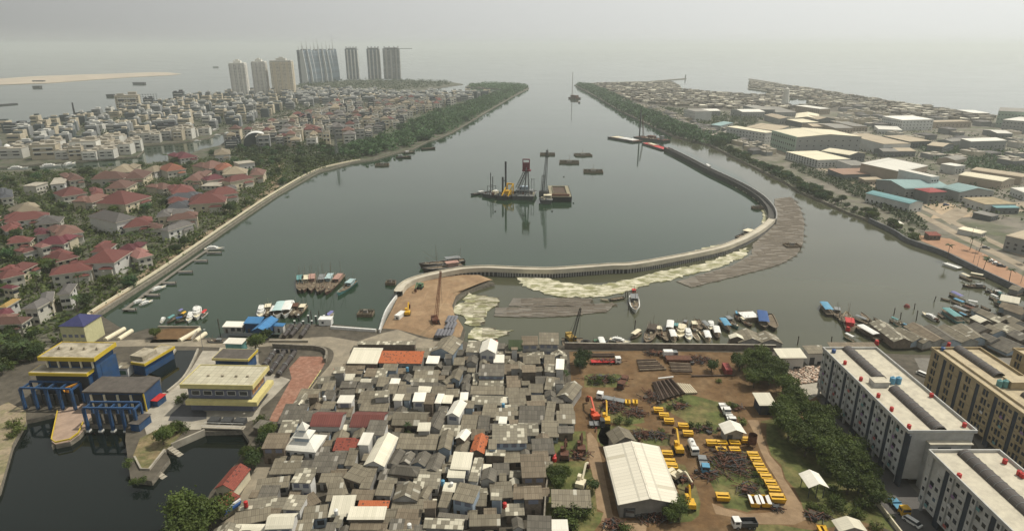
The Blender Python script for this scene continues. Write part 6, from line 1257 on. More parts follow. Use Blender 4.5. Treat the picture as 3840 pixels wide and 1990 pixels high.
def raft(frm, pts, mat, look, h=.35, poles=None, pmat=None):
    q0 = poly(frm, pts, h); q = []; rg = random.Random(int(q0[0].x)); jt = 1.3 if mat == RFOAM else .5
    for a, b in zip(q0, q0[1:] + q0[:1]):
        k = max(1, int((b-a).length/2.2)); q += [a + (b-a)*(i/k) + Vector((rg.uniform(-jt, jt), rg.uniform(-jt, jt), 0)) for i in range(k)]
    t = thing('bamboo_raft', look, 'raft', (0, 0, 0)); polyland(q, h, h + .2).build('mat', [mat, mat], t)
    if poles:
        mb = MB(); rr = random.Random(len(q)); xs = [p.x for p in q]; ys = [p.y for p in q]
        y = min(ys)
        while y < max(ys):
            x = min(xs)
            while x < max(xs):
                a = Vector((x, y, h + .06)); b_ = Vector((x + 6, y + rr.uniform(-.4, .4), h + .06)); m_ = (a + b_)/2
                if inside(m_.x, m_.y, q) and inside(a.x, a.y, q) and rr.random() < .85: mb.beam(a, b_, .25, .18)
                x += 6
            y += poles
        o = mb.build('poles', pmat or WOOD, t)
        if o: o['kind'] = 'stuff'
    return t
raft(P, [(1288, 691), (1345, 694), (1430, 713), (1520, 716), (1580, 703), (1660, 682), (1760, 664), (1860, 630), (1880, 622), (1880, 640), (1820, 668), (1700, 700), (1640, 713), (1560, 736), (1520, 745), (1430, 747), (1360, 735), (1312, 718), (1308, 702)], RFOAM, 'long pale scum-covered raft along the near side of the dyke')
raft(B1, [(900, 515), (1140, 540), (1225, 575), (1100, 690), (1040, 830), (900, 815), (870, 740), (745, 700), (760, 650), (860, 600)], RFOAM, 'pale patchy raft tucked against the earth mound', poles=1.6)
raft(B1, [(990, 840), (1150, 850), (1340, 875), (1240, 930), (1050, 970), (960, 960), (890, 910)], RFOAM, 'pale raft near the kampung shore behind the white gabled house', poles=1.6)
raft(B1, [(1345, 560), (2110, 560), (2090, 632), (1300, 638)], RGREY, 'grey rectangular bamboo raft, the farther of the two straight ones', poles=1.5)
raft(B1, [(1180, 648), (1900, 640), (2310, 600), (2340, 622), (2240, 690), (1900, 730), (1600, 745), (1165, 730)], RGREY, 'grey rectangular bamboo raft, the nearer of the two straight ones', poles=1.5)
raft(P, [(1948, 500), (1990, 495), (2012, 520), (2024, 560), (2020, 610), (2005, 640), (1975, 658), (1930, 674), (1900, 682), (1740, 722), (1702, 708), (1840, 668), (1890, 640), (1895, 612), (1932, 582), (1952, 545)], RGREY2, 'grey crescent of bamboo rafts outside the bend of the dyke', poles=1.8)
raft(B2, [(1150, 405), (1250, 425), (1460, 555), (1620, 640), (1730, 720), (1790, 770), (1830, 850), (1825, 940), (1780, 985), (1735, 990), (1740, 860), (1720, 760), (1600, 660), (1350, 520)], RFOAM, 'narrow pale raft inside the bend of the unfinished dyke')
raft(B2, [(900, 1320), (1150, 1245), (1320, 1235), (1290, 1262), (1150, 1295), (1000, 1330), (900, 1335)], RFOAM, 'thin pale scum strip on the river side of the dyke')
# bamboo fishing platforms
def platform(frm, c, w, look, mast=True, reg='river', group='bamboo fishing platforms on the river'):
    p = frm(*c, .5); t = thing('fishing_platform', look, 'fishing platform', (p.x, p.y, 0), rnd.uniform(-.1, .1), group, reg); mb = MB(); d = w*.7
    for i in range(6): x = -w/2 + w*i/5; mb.bar((x, -d/2, .9), (x, d/2, .9), .14, 5); mb.bar((x, -d/2, -.6), (x, -d/2, 1.9), .13, 5); mb.bar((x, d/2, -.6), (x, d/2, 1.9), .13, 5)
    for i in range(5): y = -d/2 + d*i/4; mb.bar((-w/2, y, .95), (w/2, y, .95), .14, 5)
    for y in (-d/2, d/2): mb.bar((-w/2, y, 1.9), (w/2, y, 1.9), .12, 5)
    for s in (-1, 1): mb.box((0, s*d/2, -.2), (w, .3, 1.6)); mb.box((s*w/2, 0, -.2), (.3, d, 1.6))
    mb.build('frame', WOOD, t); hb = MB().box((0, 0, 1.0), (w*.25, d*.3, 1.5)).build('hut', WALLS[1], t); MB().box((0, 0, 2.52), (w*.3, d*.36, .12)).build('roof', ROOF['k'], hb)
    if mast: MB().bar((0, d*.2, 1), (0, d*.2, 8), .12, 5).build('mast', WOOD, t)
for (x, y, w_, lk) in [(943, 878, 17, 'square bamboo fishing platform, upstream left of four'), (1160, 958, 21, 'square bamboo fishing platform nearest the dredgers'), (1298, 885, 19, 'square bamboo fishing platform with small boat alongside'), (1400, 1050, 19, 'tangled fishing platform with two masts')]: platform(C3, (x, y), w_, lk)
platform(F1, (1865, 650), 5, 'small stilt frame in the water beside the dyke end', False); platform(F1, (1490, 1110), 7, 'small stilt frame in the water before the white river wall', False); platform(B2, (1680, 808), 8, 'small landing frame inside the dyke bend', False); platform(B2, (2080, 1250), 9, 'tangled bamboo frame at the foot of the crescent rafts', False)
E1 = frame(1400, 480, 5.152)
platform(E1, (170, 715), 14, 'fishing platform moored below the mangroves', False); boat(E1, (460, 570), (720, 560), 'grey work boat with frame moored by the mangroves', 'fish', DWOOD, WOOD, STEEL, reg='river', L=17); boat(E1, (620, 480), (780, 465), 'white cabined boat with two masts by the mangroves', 'fish', DWOOD, WOOD, WHITE, reg='river', L=14); boat(E1, (900, 410), (1230, 390), 'low dark boat lying against the mangrove shore', 'open', DWOOD, reg='river', L=18)
# dredging spread in mid river
boat(D1, (400, 635), (125, 668), 'small dark tug with white cabin at the tail of the dredging spread', 'fish', DSTEEL, DSTEEL, WHITE, reg='river', name='tug', B=4)
t, L, W, H, rz, c = barge(D1, (430, 655), (655, 690), 14, 'grey work pontoon with twin masts and white dome next to the tug', DSTEEL, STEEL, 2.4, gear=30); mb = MB(); 
for x, h in ((-L*.2, 17), (-L*.02, 14)): MB().bar((x, 1, H), (x, 1, H + h), .35, 6).build('spud', DSTEEL, t)
for y in (-1.5, 3): m = MB(); m.bar((-L*.32, y, H + 6), (L*.12, y, H + 6), .2, 5); m.bar((-L*.32, y, H), (-L*.32, y, H + 6.5), .2, 5); m.bar((L*.12, y, H), (L*.12, y, H + 6.5), .2, 5); m.build('frame', DSTEEL, t)
MB().box((L*.25, 0, H), (L*.3, 5, 2.6)).build('deckhouse', CREAM, t); MB().bar((L*.3, 0, H + 2.6), (L*.3, 0, H + 3.5), 1.6, 10, r2=.6).build('dome', WHITE, t)
t, L, W, H, rz, c = barge(D1, (690, 690), (935, 715), 17, 'black dredging pontoon with yellow gantry and tall dark spud', BLACK, DSTEEL, 3, gear=45)
for (x, y, h) in ((-L*.12, 2, 27), (-L*.36, 2, 14)): MB().bar((x, y, H), (x, y, H + h), .85, 8).build('spud', DSTEEL, t)
MB().beam((-L*.36, 2, H + 11), (-L*.12, 2, H + 11), .6, .6).build('brace', DSTEEL, t)
for x in (-L*.1, L*.36): m = MB(); m.beam((x, -W*.35, H), (x, W*.3, H + 8.5), .8, .8); m.beam((x, W*.3, H), (x, W*.3, H + 8.5), .7, .7); m.build('gantry_leg', YEL, t)
m = MB(); m.beam((-L*.12, W*.3, H + 8), (L*.38, W*.3, H + 8), 1.0, 1.2); m.box((L*.1, 1, H), (L*.5, 5, 3.4)); m.build('gantry_beam', YEL, t)
t, L, W, H, rz, c = barge(D1, (965, 690), (1385, 705), 22, 'grey cutter dredger with leaning rust-red tower', DSTEEL, STEEL, 3, gear=70)
MB().box((0, 2, H), (L*.75, 7, 3)).build('deckhouse', STEEL, t); MB().box((-L*.05, 3, H + 3.01), (L*.4, 5, 2.6)).build('wheelhouse', WALLS[2], t)
for k in range(6): MB().box((-L*.3 + k*L*.12, -1.54, H + 1.2), (1.6, .1, .9)).build('window', GLASS, t)
m = MB(); lattice(m, (-L*.32, 0, H + 4), (L*.06, 0, H + 20), 1.5, 1.0, 8, .28); m.build('ladder_frame', DSTEEL, t)
for y in (-1.6, 1.6): m = MB(); m.beam((L*.0, y, H + 3), (L*.08, y, H + 22), .8, .8); m.beam((L*.2, y, H), (L*.14, y, H + 20), .7, .7); m.build('tower_leg', STEEL, t)
DRR = M('dredger_red', (.17, .03, .045), .7, .25, .5); m = MB(); m.box((L*.08, 0, H + 19), (7, 4, 1)); m.box((L*.05, 0, H + 20), (5.5, .8, 6)); m.beam((L*.05 - 2.6, 0, H + 20), (L*.05 - 2.6, 0, H + 29), .7, .7); m.beam((L*.05 + 2.8, 0, H + 20), (L*.05 + 2.8, 0, H + 29), .7, .7); m.beam((L*.05 - 2.6, 0, H + 28.6), (L*.05 + 2.8, 0, H + 28.6), .8, .8); m.build('tower_head', DRR, t)
for x in (L*.3, L*.42): m = MB(); m.bar((x, 1, H), (x, 1, H + 13), .2, 5); m.bar((L*.3, 1, H + 12), (L*.42, 1, H + 12), .2, 5); m.build('spud_frame', STEEL, t)
t, L, W, H, rz, c = barge(D1, (1470, 770), (1720, 775), 17, 'crane pontoon with cream deckhouse and upright lattice boom', DSTEEL, STEEL, 3, gear=40)
MB().box((L*.1, -1, H), (L*.62, 5, 3)).build('deckhouse', CREAM, t); MB().box((L*.1, -3.54, H + 1), (L*.5, .1, 1.1)).build('windows', GLASS, t); MB().box((-L*.25, 3.5, H), (7, 5, 5)).build('winch_house', DSTEEL, t)
m = MB(); lattice(m, (-L*.2, 3, H + 4), (-L*.02, 5, H + 38), 1.3, .5, 18, .22); m.build('boom', DSTEEL, t); m = MB(); lattice(m, (-L*.33, 3, H + 4), (-L*.27, 4, H + 18), 1.0, .8, 6, .2); m.build('mast_frame', DSTEEL, t)
t, L, W, H, rz, c = barge(D1, (1870, 735), (1800, 470), 18, 'open hopper barge with brown hold beside the crane pontoon', BLACK, M('barge_cream', (.26, .235, .16), .8, .3, .5), 4.5, L=42)
MB().box((1.5, 0, H + .01), (L*.62, W*.58, .06)).build('hold', M('hold_brown', (.085, .06, .045), .95, .3, .4), t); m = MB()
for s in (-1, 1): m.box((1.5, s*W*.31, H + .012), (L*.64, .3, 1.1)); m.box((1.5 + s*L*.32, 0, H + .012), (.3, W*.6, 1.1))
m.build('coaming', bpy.data.materials['barge_cream'], t); MB().box((-L*.43, 0, H + .012), (3, W*.8, 1.4)).build('deckhouse', RUST, t)
for (x, y) in [(602, 985), (1142, 1062), (1697, 982), (1923, 320), (2108, 825)]: p = D1(x, y, .3); o = MB().bar((p.x, p.y, -.3), (p.x, p.y, .7), .8, 8, r2=.5).build('mooring_buoy', DSTEEL); tag(o, 'small dark buoy floating around the dredging spread', 'buoy', 'small dark buoys around the dredgers', 'river')
# piling spread at the unfinished dyke, and the lone rig downstream
t, L, W, H, rz, c = barge(C3, (1850, 745), (1590, 700), 17, 'flat barge carrying pale slabs at the end of the unfinished dyke', DSTEEL, RUST, 1.8)
for k in range(3): MB().box((-L*.28 + k*L*.28, 0, H + .01), (L*.24, W*.7, .8)).build('slab_stack', WHITE if k < 2 else CREAM, t)
t, L, W, H, rz, c = barge(C3, (2150, 745), (1850, 705), 16, 'piling pontoon with tall dark mast at the dyke head', DSTEEL, RUST, 2.5, gear=50)
MB().bar((L*.42, 0, H), (L*.42, 0, H + 36), .9, 8).build('pile_mast', DSTEEL, t); m = MB(); lattice(m, (L*.28, 0, H), (L*.36, 0, H + 28), .8, .5, 10, .22); m.build('leader', RUST, t); MB().box((0, 0, H), (L*.2, 6, 3.5)).build('winch_house', RUST, t); MB().box((-L*.34, 0, H), (4, 5, 5)).build('deckhouse', STEEL, t)
t, L, W, H, rz, c = barge(C3, (2130, 825), (1925, 762), 11, 'red decked barge with pale block moored inside the dyke', DSTEEL, RED, 1.6); MB().box((L*.15, 0, H + .01), (L*.3, W*.5, 1.2)).build('block', CREAM, t)
t, L, W, H, rz, c = barge(C3, (1252, 312), (1175, 305), 16, 'lone rust-red drilling pontoon with tall mast far down the river', RUST, RUST, 3); MB().bar((L*.2, 3, H), (L*.2, 3, H + 58), .7, 6, r2=.4).build('mast', RUST, t); MB().box((0, 0, H), (L*.7, 9, 5)).build('deckhouse', RUST, t)
boat(C3, (1250, 335), (1272, 385), 'dark low boat trailing behind the lone drilling pontoon', 'open', DSTEEL, reg='river', L=30, B=5)
# fishing fleet moored in mid water
for (s, b, lk, hu, ca) in [((505, 560), (505, 790), 'fishing boat with dark green wheelhouse at the end of the moored fleet', DWOOD, TEAL), ((590, 560), (560, 785), 'brown fishing boat second in the moored fleet', M('hull_brown', (.13, .075, .06), .8, .3), CREAM), ((690, 540), (668, 790), 'fishing boat with pink-brown cabin in the moored fleet', bpy.data.materials['hull_brown'], M('cabin_pink', (.36, .22, .18), .8, .25)), ((850, 545), (770, 810), 'grey fishing boat in the middle of the moored fleet', DWOOD, STEEL), ((990, 530), (800, 800), 'pale blue fishing boat with high stern in the moored fleet', DWOOD, M('cabin_paleblue', (.35, .46, .47), .7, .2)), ((1140, 530), (880, 820), 'brown fishing boat with crowded deck in the moored fleet', bpy.data.materials['hull_brown'], bpy.data.materials['cabin_pink']), ((1330, 620), (1060, 825), 'teal-green fishing boat on the open side of the moored fleet', TEAL, bpy.data.materials['cabin_paleblue'])]:
    boat(F1, s, b, lk, 'fish', hu, WOOD, ca, group='fishing boats of the moored fleet', reg='fleet', B=4.5)
boat(B1, (880, 205), (440, 255), 'grey fishing boat with mast frames alongside the dyke', 'fish', DWOOD, STEEL, STEEL, reg='river', B=6); boat(B1, (860, 250), (470, 300), 'second grey fishing boat squeezed against the dyke', 'fish', DWOOD, STEEL, bpy.data.materials['cabin_pink'], reg='river', B=6)
boat(B2, (1620, 1110), (1415, 1185), 'dark work boat moored inside the dyke bend', 'fish', DSTEEL, DSTEEL, CREAM, reg='river', B=7)
t, *_ = barge(B2, (1120, 318), (1085, 292), 3, 'small white punt beside the unfinished dyke', WHITE, WHITE, .8)
# yachts and finger jetties along the left bank
JT = M('jetty_timber', (.18, .165, .14), .9, .3, .6)
for (a, b, lk) in [((2170, 858), (2390, 862), 'third'), ((1850, 1075), (2040, 1080), 'nearest')]:
    A, B_ = V3(*a, .9), V3(*b, .9); t = thing('jetty', lk + ' finger jetty from the left bank wall', 'jetty', (0, 0, 0), 0, 'finger jetties on the left bank', 'leftbank'); MB().beam(A, B_, 2.2, .35).build('deck', JT, t); MB().bar((B_.x, B_.y, -1), (B_.x, B_.y, 1.6), .2, 6).build('pile', DWOOD, t)
for (a, b, lk) in [((520, 105), (710, 105), 'farthest but one'), ((280, 272), (485, 270), 'middle'), ((40, 440), (235, 440), 'second'), ((700, -15), (920, -20), 'farthest')]:
    A, B_ = S4(*a, .9), S4(*b, .9); t = thing('jetty', lk + ' finger jetty from the left bank wall', 'jetty', (0, 0, 0), 0, 'finger jetties on the left bank', 'leftbank'); MB().beam(A, B_, 2.2, .35).build('deck', JT, t); MB().bar((B_.x, B_.y, -1), (B_.x, B_.y, 1.6), .2, 6).build('pile', DWOOD, t)
q = smooth([P(312, 778, .8), P(395, 716, .8), P(455, 673, .8), P(530, 622, .8)], 4); t = thing('walkway', 'long floating walkway parallel to the left bank wall', 'walkway', (0, 0, 0)); wallrun(q, 1.6, .3, .8).build('deck', JT, t)
for (fr_, s, b, lk) in [(V3, (2270, 800), (2500, 720), 'white motor yacht at the jetty, upstream one of three'), (V3, (1990, 990), (2200, 915), 'white motor yacht behind another at the nearest jetty'), (V3, (2100, 1010), (2300, 935), 'white motor yacht on the outside of the nearest jetty')]: boat(fr_, s, b, lk, 'yacht', WHITE, WHITE, WHITE, name='motor_yacht', cat='yacht', group='white yachts at the left bank jetties', reg='leftbank')
boat(P, (515, 626), (565, 624), 'white motor yacht at the farthest jetty of the left bank', 'yacht', WHITE, WHITE, WHITE, name='motor_yacht', cat='yacht', group='white yachts at the left bank jetties', reg='leftbank')
# small craft at the station quay
for (s, b, lk, k, hu, ca) in [((560, 820), (555, 990), 'white cabin cruiser with pinkish deck at the earth lot quay', 'yacht', WHITE, WHITE), ((700, 880), (620, 965), 'white boat with red cover at the end of the earth lot quay', 'covered', WHITE, RED), ((480, 890), (420, 1030), 'white launch at the earth lot quay', 'yacht', WHITE, WHITE), ((330, 1000), (250, 1020), 'boat under blue tarpaulin at the earth lot quay', 'covered', DWOOD, BLUE), ((340, 880), (280, 920), 'small boat with violet-blue canopy at the earth lot quay', 'covered', DWOOD, PURPLE), ((385, 920), (330, 960), 'small boat with yellow canopy at the earth lot quay', 'covered', DWOOD, YEL), ((230, 960), (100, 1040), 'grey-green covered boat at the earth lot quay', 'covered', DWOOD, TEAL), ((60, 960), (10, 1040), 'white skiff at the far end of the earth lot quay', 'yacht', WHITE, WHITE),
    ((1545, 800), (1500, 975), 'white cabin boat, first of the row behind the blue jetty house', 'yacht', WHITE, WHITE), ((1640, 790), (1600, 960), 'timber boat in the row behind the blue jetty house', 'fish', DWOOD, CREAM), ((1740, 820), (1680, 950), 'white boat with flat roof behind the blue jetty house', 'covered', WHITE, WHITE), ((1850, 755), (1740, 975), 'long pale teal boat behind the blue jetty house', 'covered', WHITE, M('canopy_paleteal', (.42, .56, .55), .6, .12)), ((1960, 745), (1870, 965), 'long white boat beside the pale teal one', 'covered', WHITE, WHITE), ((2060, 780), (1980, 960), 'brown timber boat beside the long white one', 'fish', DWOOD, RUST), ((2180, 790), (2050, 960), 'brown boat with jumbled deck beside the piles', 'fish', DWOOD, CREAM)]:
    boat(S4, s, b, lk, k, hu, WOOD if hu != WHITE else WHITE, ca, name='motor_boat', group='small craft at the station quay', reg='pump')
boat(F1, (890, 1190), (1010, 1095), 'white boat with violet canopy beside the watch cabin', 'covered', WHITE, WHITE, WHITE, PURPLE, name='motor_boat', reg='pump')
boat(S2, (960, 225), (700, 225), 'grey patrol boat on the ground beside the sluice', 'fish', STEEL, STEEL, STEEL, name='patrol_boat', reg='pump', z=LZ)
# craft moored along the yard wall
for (s, b, lk, k, hu, ca, nm) in [((905, 95), (925, 262), 'white and grey tug with its bow to the yard', 'fish', WHITE, STEEL, 'tug'), ((905, 15), (915, 85), 'small red-decked boat behind the white and grey tug', 'fish', DWOOD, RED, 'work_boat'), ((640, 125), (545, 112), 'cream skiff tied to the straight raft', 'open', CREAM, CREAM, 'skiff'), ((800, 95), (640, 125), 'low timber lighter beside the cream skiff', 'open', DWOOD, WOOD, 'lighter'), ((455, 575), (660, 575), 'green work boat moored at the yard wall', 'fish', DWOOD, GREENP, 'work_boat'), ((650, 540), (880, 582), 'white speedboat moored at the yard wall', 'yacht', WHITE, WHITE, 'speedboat'), ((975, 470), (870, 545), 'small boat with pale green roof near the white speedboat', 'covered', DWOOD, CREAM, 'small_boat'),
    ((1120, 420), (1040, 610), 'dark derelict boat heaped with gear at the yard wall', 'fish', DWOOD, DWOOD, 'derelict_boat'), ((1300, 370), (1285, 490), 'white covered boat at the start of the white row', 'covered', DWOOD, WHITE, 'motor_boat'), ((1370, 390), (1345, 490), 'green-decked boat among the white row', 'fish', GREENP, TEAL, 'motor_boat'), ((1425, 400), (1395, 548), 'cream pointed launch in the white row', 'yacht', CREAM, CREAM, 'motor_boat'), ((1470, 350), (1420, 420), 'grey timber boat behind the cream launch', 'fish', DWOOD, STEEL, 'motor_boat'), ((1475, 440), (1505, 570), 'white narrow boat in the white row', 'yacht', WHITE, WHITE, 'motor_boat'), ((1545, 470), (1610, 565), 'cream open boat in the white row', 'open', CREAM, CREAM, 'motor_boat'), ((1630, 465), (1730, 580), 'pinkish cream boat in the white row', 'open', CREAM, CREAM, 'motor_boat'), ((1735, 355), (1730, 450), 'white cabin boat behind the white row', 'yacht', WHITE, WHITE, 'motor_boat'), ((1640, 375), (1720, 460), 'dark grey boat behind the white row', 'covered', DWOOD, STEEL, 'motor_boat'), ((1780, 430), (1810, 545), 'boat with white roof at the end of the white row', 'covered', DWOOD, WHITE, 'motor_boat'),
    ((1845, 345), (1935, 470), 'blue-roofed boat beside the stilt houses', 'covered', DWOOD, SKYB, 'motor_boat'), ((1890, 315), (2030, 430), 'grey-green long boat beside the stilt houses', 'fish', TEAL, STEEL, 'motor_boat'), ((2015, 260), (2035, 350), 'small teal-cabined boat behind the stilt houses', 'fish', DWOOD, SKYB, 'motor_boat'), ((2050, 320), (2170, 415), 'cream deck boat behind the stilt houses', 'fish', DWOOD, CREAM, 'motor_boat'), ((2270, 265), (2310, 450), 'timber boat with blue tarp behind the stilt houses', 'covered', DWOOD, BLUE, 'motor_boat'), ((2345, 290), (2425, 460), 'narrow brown boat on the open side of the stilt houses', 'open', DWOOD, WOOD, 'motor_boat')]:
    boat(M1, s, b, lk, k, hu, WOOD if hu not in (WHITE, CREAM) else hu, ca, name=nm, group='craft moored between the yard wall and the stilt houses', reg='moor')
t, *_ = barge(M1, (2060, 290), (2225, 280), 8, 'white flat awning raft among the boats by the stilt houses', WOOD, WHITE, 2.2)
crawler_crane(M1, (235, 560), (335, 215), 'dark yellow crawler crane with boom raised over the water', M('crane_dull_yellow', (.30, .20, .05), .8), 20, z=.8, boom=DSTEEL)
t, *_ = barge(M1, (140, 590), (370, 590), 9, 'timber pontoon under the dark yellow crane', DWOOD, WOOD, .8)
p = M1(390, 590, .8); t = thing('tractor_tyre', 'huge black tyre lying beside the green work boat', 'tyre', (p.x, p.y, .5)); mb = MB(); mb.bar((0, 0, 0), (0, 0, 1), 2.2, 16, caps=False); mb.bar((0, 0, 0), (0, 0, 1), 1.2, 16, caps=False)
for i in range(16): a0, a1 = 2*PI*i/16, 2*PI*(i+1)/16; mb.face([(2.2*math.cos(a0), 2.2*math.sin(a0), 1), (2.2*math.cos(a1), 2.2*math.sin(a1), 1), (1.2*math.cos(a1), 1.2*math.sin(a1), 1), (1.2*math.cos(a0), 1.2*math.sin(a0), 1)])
mb.build('tread', BLACK, t)
for (fr_, x, y, h) in [(M1, 850, 235, 4), (M1, 915, 440, 4.5), (M1, 820, 100, 3), (M1, 838, 100, 3), (H1, 1180, 800, 3.5), (H1, 1250, 850, 3.5), (H1, 1420, 860, 5), (H1, 1400, 740, 3), (H1, 1610, 660, 3), (H1, 145, 1120, 4), (H1, 510, 1100, 3)]:
    p = fr_(x, y, 0); o = MB().bar((p.x, p.y, -1), (p.x + rnd.uniform(-.5, .5), p.y, h), .22, 6).build('mooring_post', DWOOD); tag(o, 'lone dark post leaning out of the harbour water', 'post', 'lone posts in the harbour', 'harbour')
# right-hand harbour
for (s, b, lk, k, hu, ca) in [((500, 810), (400, 680), 'sky-blue roofed boat at the outer end of the harbour', 'covered', DWOOD, SKYB), ((565, 740), (575, 845), 'grey cabin boat second from the outer end', 'fish', DWOOD, STEEL), ((615, 790), (628, 890), 'narrow dark boat third from the outer end', 'open', DWOOD, WOOD), ((710, 960), (665, 790), 'pale timber boat with red stern', 'fish', CREAM, RED), ((905, 895), (735, 825), 'dark boat with blue tarp at its bow', 'covered', DWOOD, STEEL), ((925, 870), (825, 780), 'bare timber boat beside the stilt roofs', 'open', DWOOD, WOOD), ((1030, 1080), (760, 925), 'long white and red boat below the stilt roofs', 'covered', DWOOD, WHITE), ((760, 1085), (635, 1020), 'green and white boat near the shore', 'covered', GREENP, WHITE), ((1640, 860), (1480, 770), 'white pointed launch among the stilt houses', 'yacht', WHITE, WHITE), ((1900, 890), (1690, 745), 'teal-roofed boat among the stilt houses', 'covered', TEAL, TEAL), ((1930, 650), (1770, 570), 'blue canopy boat at the harbour edge', 'covered', DWOOD, PURPLE), ((1950, 710), (1795, 645), 'light blue boat beside the blue canopy boat', 'covered', DWOOD, SKYB), ((1790, 645), (1680, 620), 'dark skiff pointing into the harbour', 'open', DWOOD, WOOD), ((1990, 810), (1780, 720), 'grey-roofed boat in the harbour raft', 'covered', DWOOD, STEEL), ((2080, 790), (1900, 720), 'rust-roofed boat in the harbour raft', 'covered', DWOOD, RUST), ((2010, 430), (1880, 375), 'cream ferry boat near the right quay', 'covered', WOOD, CREAM), ((2160, 410), (1960, 372), 'long cream boat against the right quay', 'covered', WOOD, CREAM), ((2160, 498), (1910, 488), 'grey boat with low cabins near the right quay', 'fish', DWOOD, STEEL), ((2340, 560), (2150, 545), 'white-topped boat near the right quay', 'fish', DWOOD, WHITE), ((2430, 740), (2255, 680), 'teal boat between the pale stilt roofs', 'covered', DWOOD, TEAL), ((1720, 830), (1650, 780), 'small dinghy beside the teal-roofed boat', 'open', DWOOD, WOOD), ((2090, 700), (1940, 670), 'white-roofed boat behind the light blue boat', 'covered', DWOOD, WHITE)]:
    boat(H1, s, b, lk, k, hu, WOOD, ca, name='harbour_boat', group='boats of the right-hand harbour', reg='harbour')
for i, (x, y) in enumerate([(1960, 700), (2020, 760), (2080, 745), (1990, 740), (2110, 700), (1870, 690), (1860, 800), (1930, 840), (1560, 820), (1130, 850), (1170, 880), (1220, 880), (2200, 600), (2180, 520), (2240, 540), (2250, 640), (960, 830), (1050, 960)]): boat(H1, (x + 105, y + 48), (x, y), 'small boat packed among the stilt houses', ('covered', 'open', 'fish')[i % 3], (DWOOD, WOOD, TEAL, CREAM)[i % 4], WOOD, (STEEL, SKYB, WHITE, RUST, TEAL)[i % 5], name='harbour_boat', group='boats of the right-hand harbour', reg='harbour')
for i, (x, y) in enumerate([(1240, 520), (1320, 530), (1180, 480), (1600, 400), (1690, 540), (1560, 430), (760, 610), (560, 610)]): boat(M1, (x - 15, y - 60), (x + 25, y + 55), 'small boat squeezed into the row along the yard wall', ('open', 'covered', 'fish')[i % 3], (DWOOD, CREAM, WOOD)[i % 3], WOOD, (STEEL, WHITE, CREAM)[i % 3], name='motor_boat', group='craft moored between the yard wall and the stilt houses', reg='moor')
t, *_ = barge(H1, (1725, 245), (1885, 300), 4, 'white pontoon moored at the end of the right quay wall', WHITE, WHITE, .9)
p = H1(1320, 708, .4); mb = MB(); mb.bar((p.x, p.y, -.3), (p.x, p.y, 1.2), 1.6, 12, r2=.9); mb.bar((p.x, p.y, 1.2), (p.x, p.y, 1.6), .9, 10, r2=.2); o = mb.build('harbour_buoy', M('buoy_red', (.22, .06, .05), .7)); tag(o, 'large dull red buoy alone in the harbour', 'buoy', None, 'harbour')
for (x, y) in [(1000, 1075), (690, 930), (1765, 1130)]: p = H1(x, y, 2.4); o = MB().bar((p.x, p.y, .6), (p.x, p.y, 2.4), 1.0, 10, r2=.7).build('plastic_barrel', RED); tag(o, 'red plastic barrel at the harbour shore', 'barrel', 'red barrels at the harbour', 'harbour')
# stilt houses over the water
def ridge_house(frm, a, b, w, h, col, look, reg='harbour', base=1.0, group='stilt houses over the harbour water'):
    A, B_ = frm(*a, base + h), frm(*b, base + h); d = A - B_; L = d.length; c = (A + B_)/2; rz = math.atan2(d.y, d.x) - PI/2; t = thing('stilt_house', look, 'stilt house', (c.x, c.y, base), rz, group, reg); FOOT.append((c.x, c.y, w, L, rz)); rs = w*.2; e = h - rs; ww, wl = w - .8, L - .8
    mb = MB(); mb.box((0, 0, 0), (ww, wl, e))
    for s in (-1, 1): mb.face([(-ww/2, s*wl/2, e), (ww/2, s*wl/2, e), (0, s*wl/2, e + rs*ww/w)])
    mb.build('wall', rnd.choice([WALLS[1], WALLS[3], WALLS[2]]), t); m = MB(); m.gable(w - .4, L - .4, e + .02, rs, along='y', over=.2); m.build('roof', ROOF[col], t); MB().box((0, 0, -.25), (w, L, .24), bot=True).build('deck', WOOD, t)
    for sx in (-1, 1):
        for sy in (-1, 0, 1): MB().bar((sx*w*.42, sy*L*.42, -2.2), (sx*w*.42, sy*L*.42, -.25), .14, 5).build('stilt', DWOOD, t)
for (a, b, w_, col) in [((1010, 850), (1290, 1055), 8, 'p'), ((1230, 930), (1470, 1050), 9, 'g'), ((1385, 880), (1690, 1060), 9, 'b'), ((1570, 900), (1820, 1065), 9, 'k'), ((1720, 900), (2010, 1060), 9, 'g'), ((1900, 890), (2110, 1040), 8, 'g'), ((1330, 970), (1560, 1075), 6, 'g'), ((2050, 880), (2190, 950), 9, 'k'), ((2200, 900), (2340, 970), 8, 'g'), ((2320, 880), (2480, 960), 8, 'p'), ((2150, 990), (2300, 1060), 7, 'k'), ((2330, 1030), (2560, 1130), 14, 'k'), ((2330, 580), (2540, 620), 9, 'c'), ((2340, 660), (2576, 720), 8, 'b'), ((2420, 690), (2620, 760), 8, 'b'), ((2450, 480), (2560, 510), 7, 'g'), ((2130, 740), (2260, 800), 7, 'g'), ((2240, 790), (2380, 850), 7, 'p'), ((2400, 800), (2540, 870), 7, 'g'), ((2060, 800), (2180, 860), 6, 'c'), ((2450, 880), (2600, 950), 8, 'g'), ((2480, 960), (2640, 1040), 8, 'k')]:
    ridge_house(H1, a, b, w_, rnd.uniform(3.6, 4.4), col, f'stilt house with {ROOFNAME[col]} gabled roof over the harbour')
for (a, b, w_, col) in [((2110, 430), (2180, 540), 11, 'g'), ((2310, 455), (2390, 550), 10, 'g'), ((2000, 480), (2020, 520), 6, 'c')]: ridge_house(M1, a, b, w_, 4.6, col, f'stilt house with {ROOFNAME[col]} roof beside the yard wall', 'moor', group='stilt houses beside the yard wall')
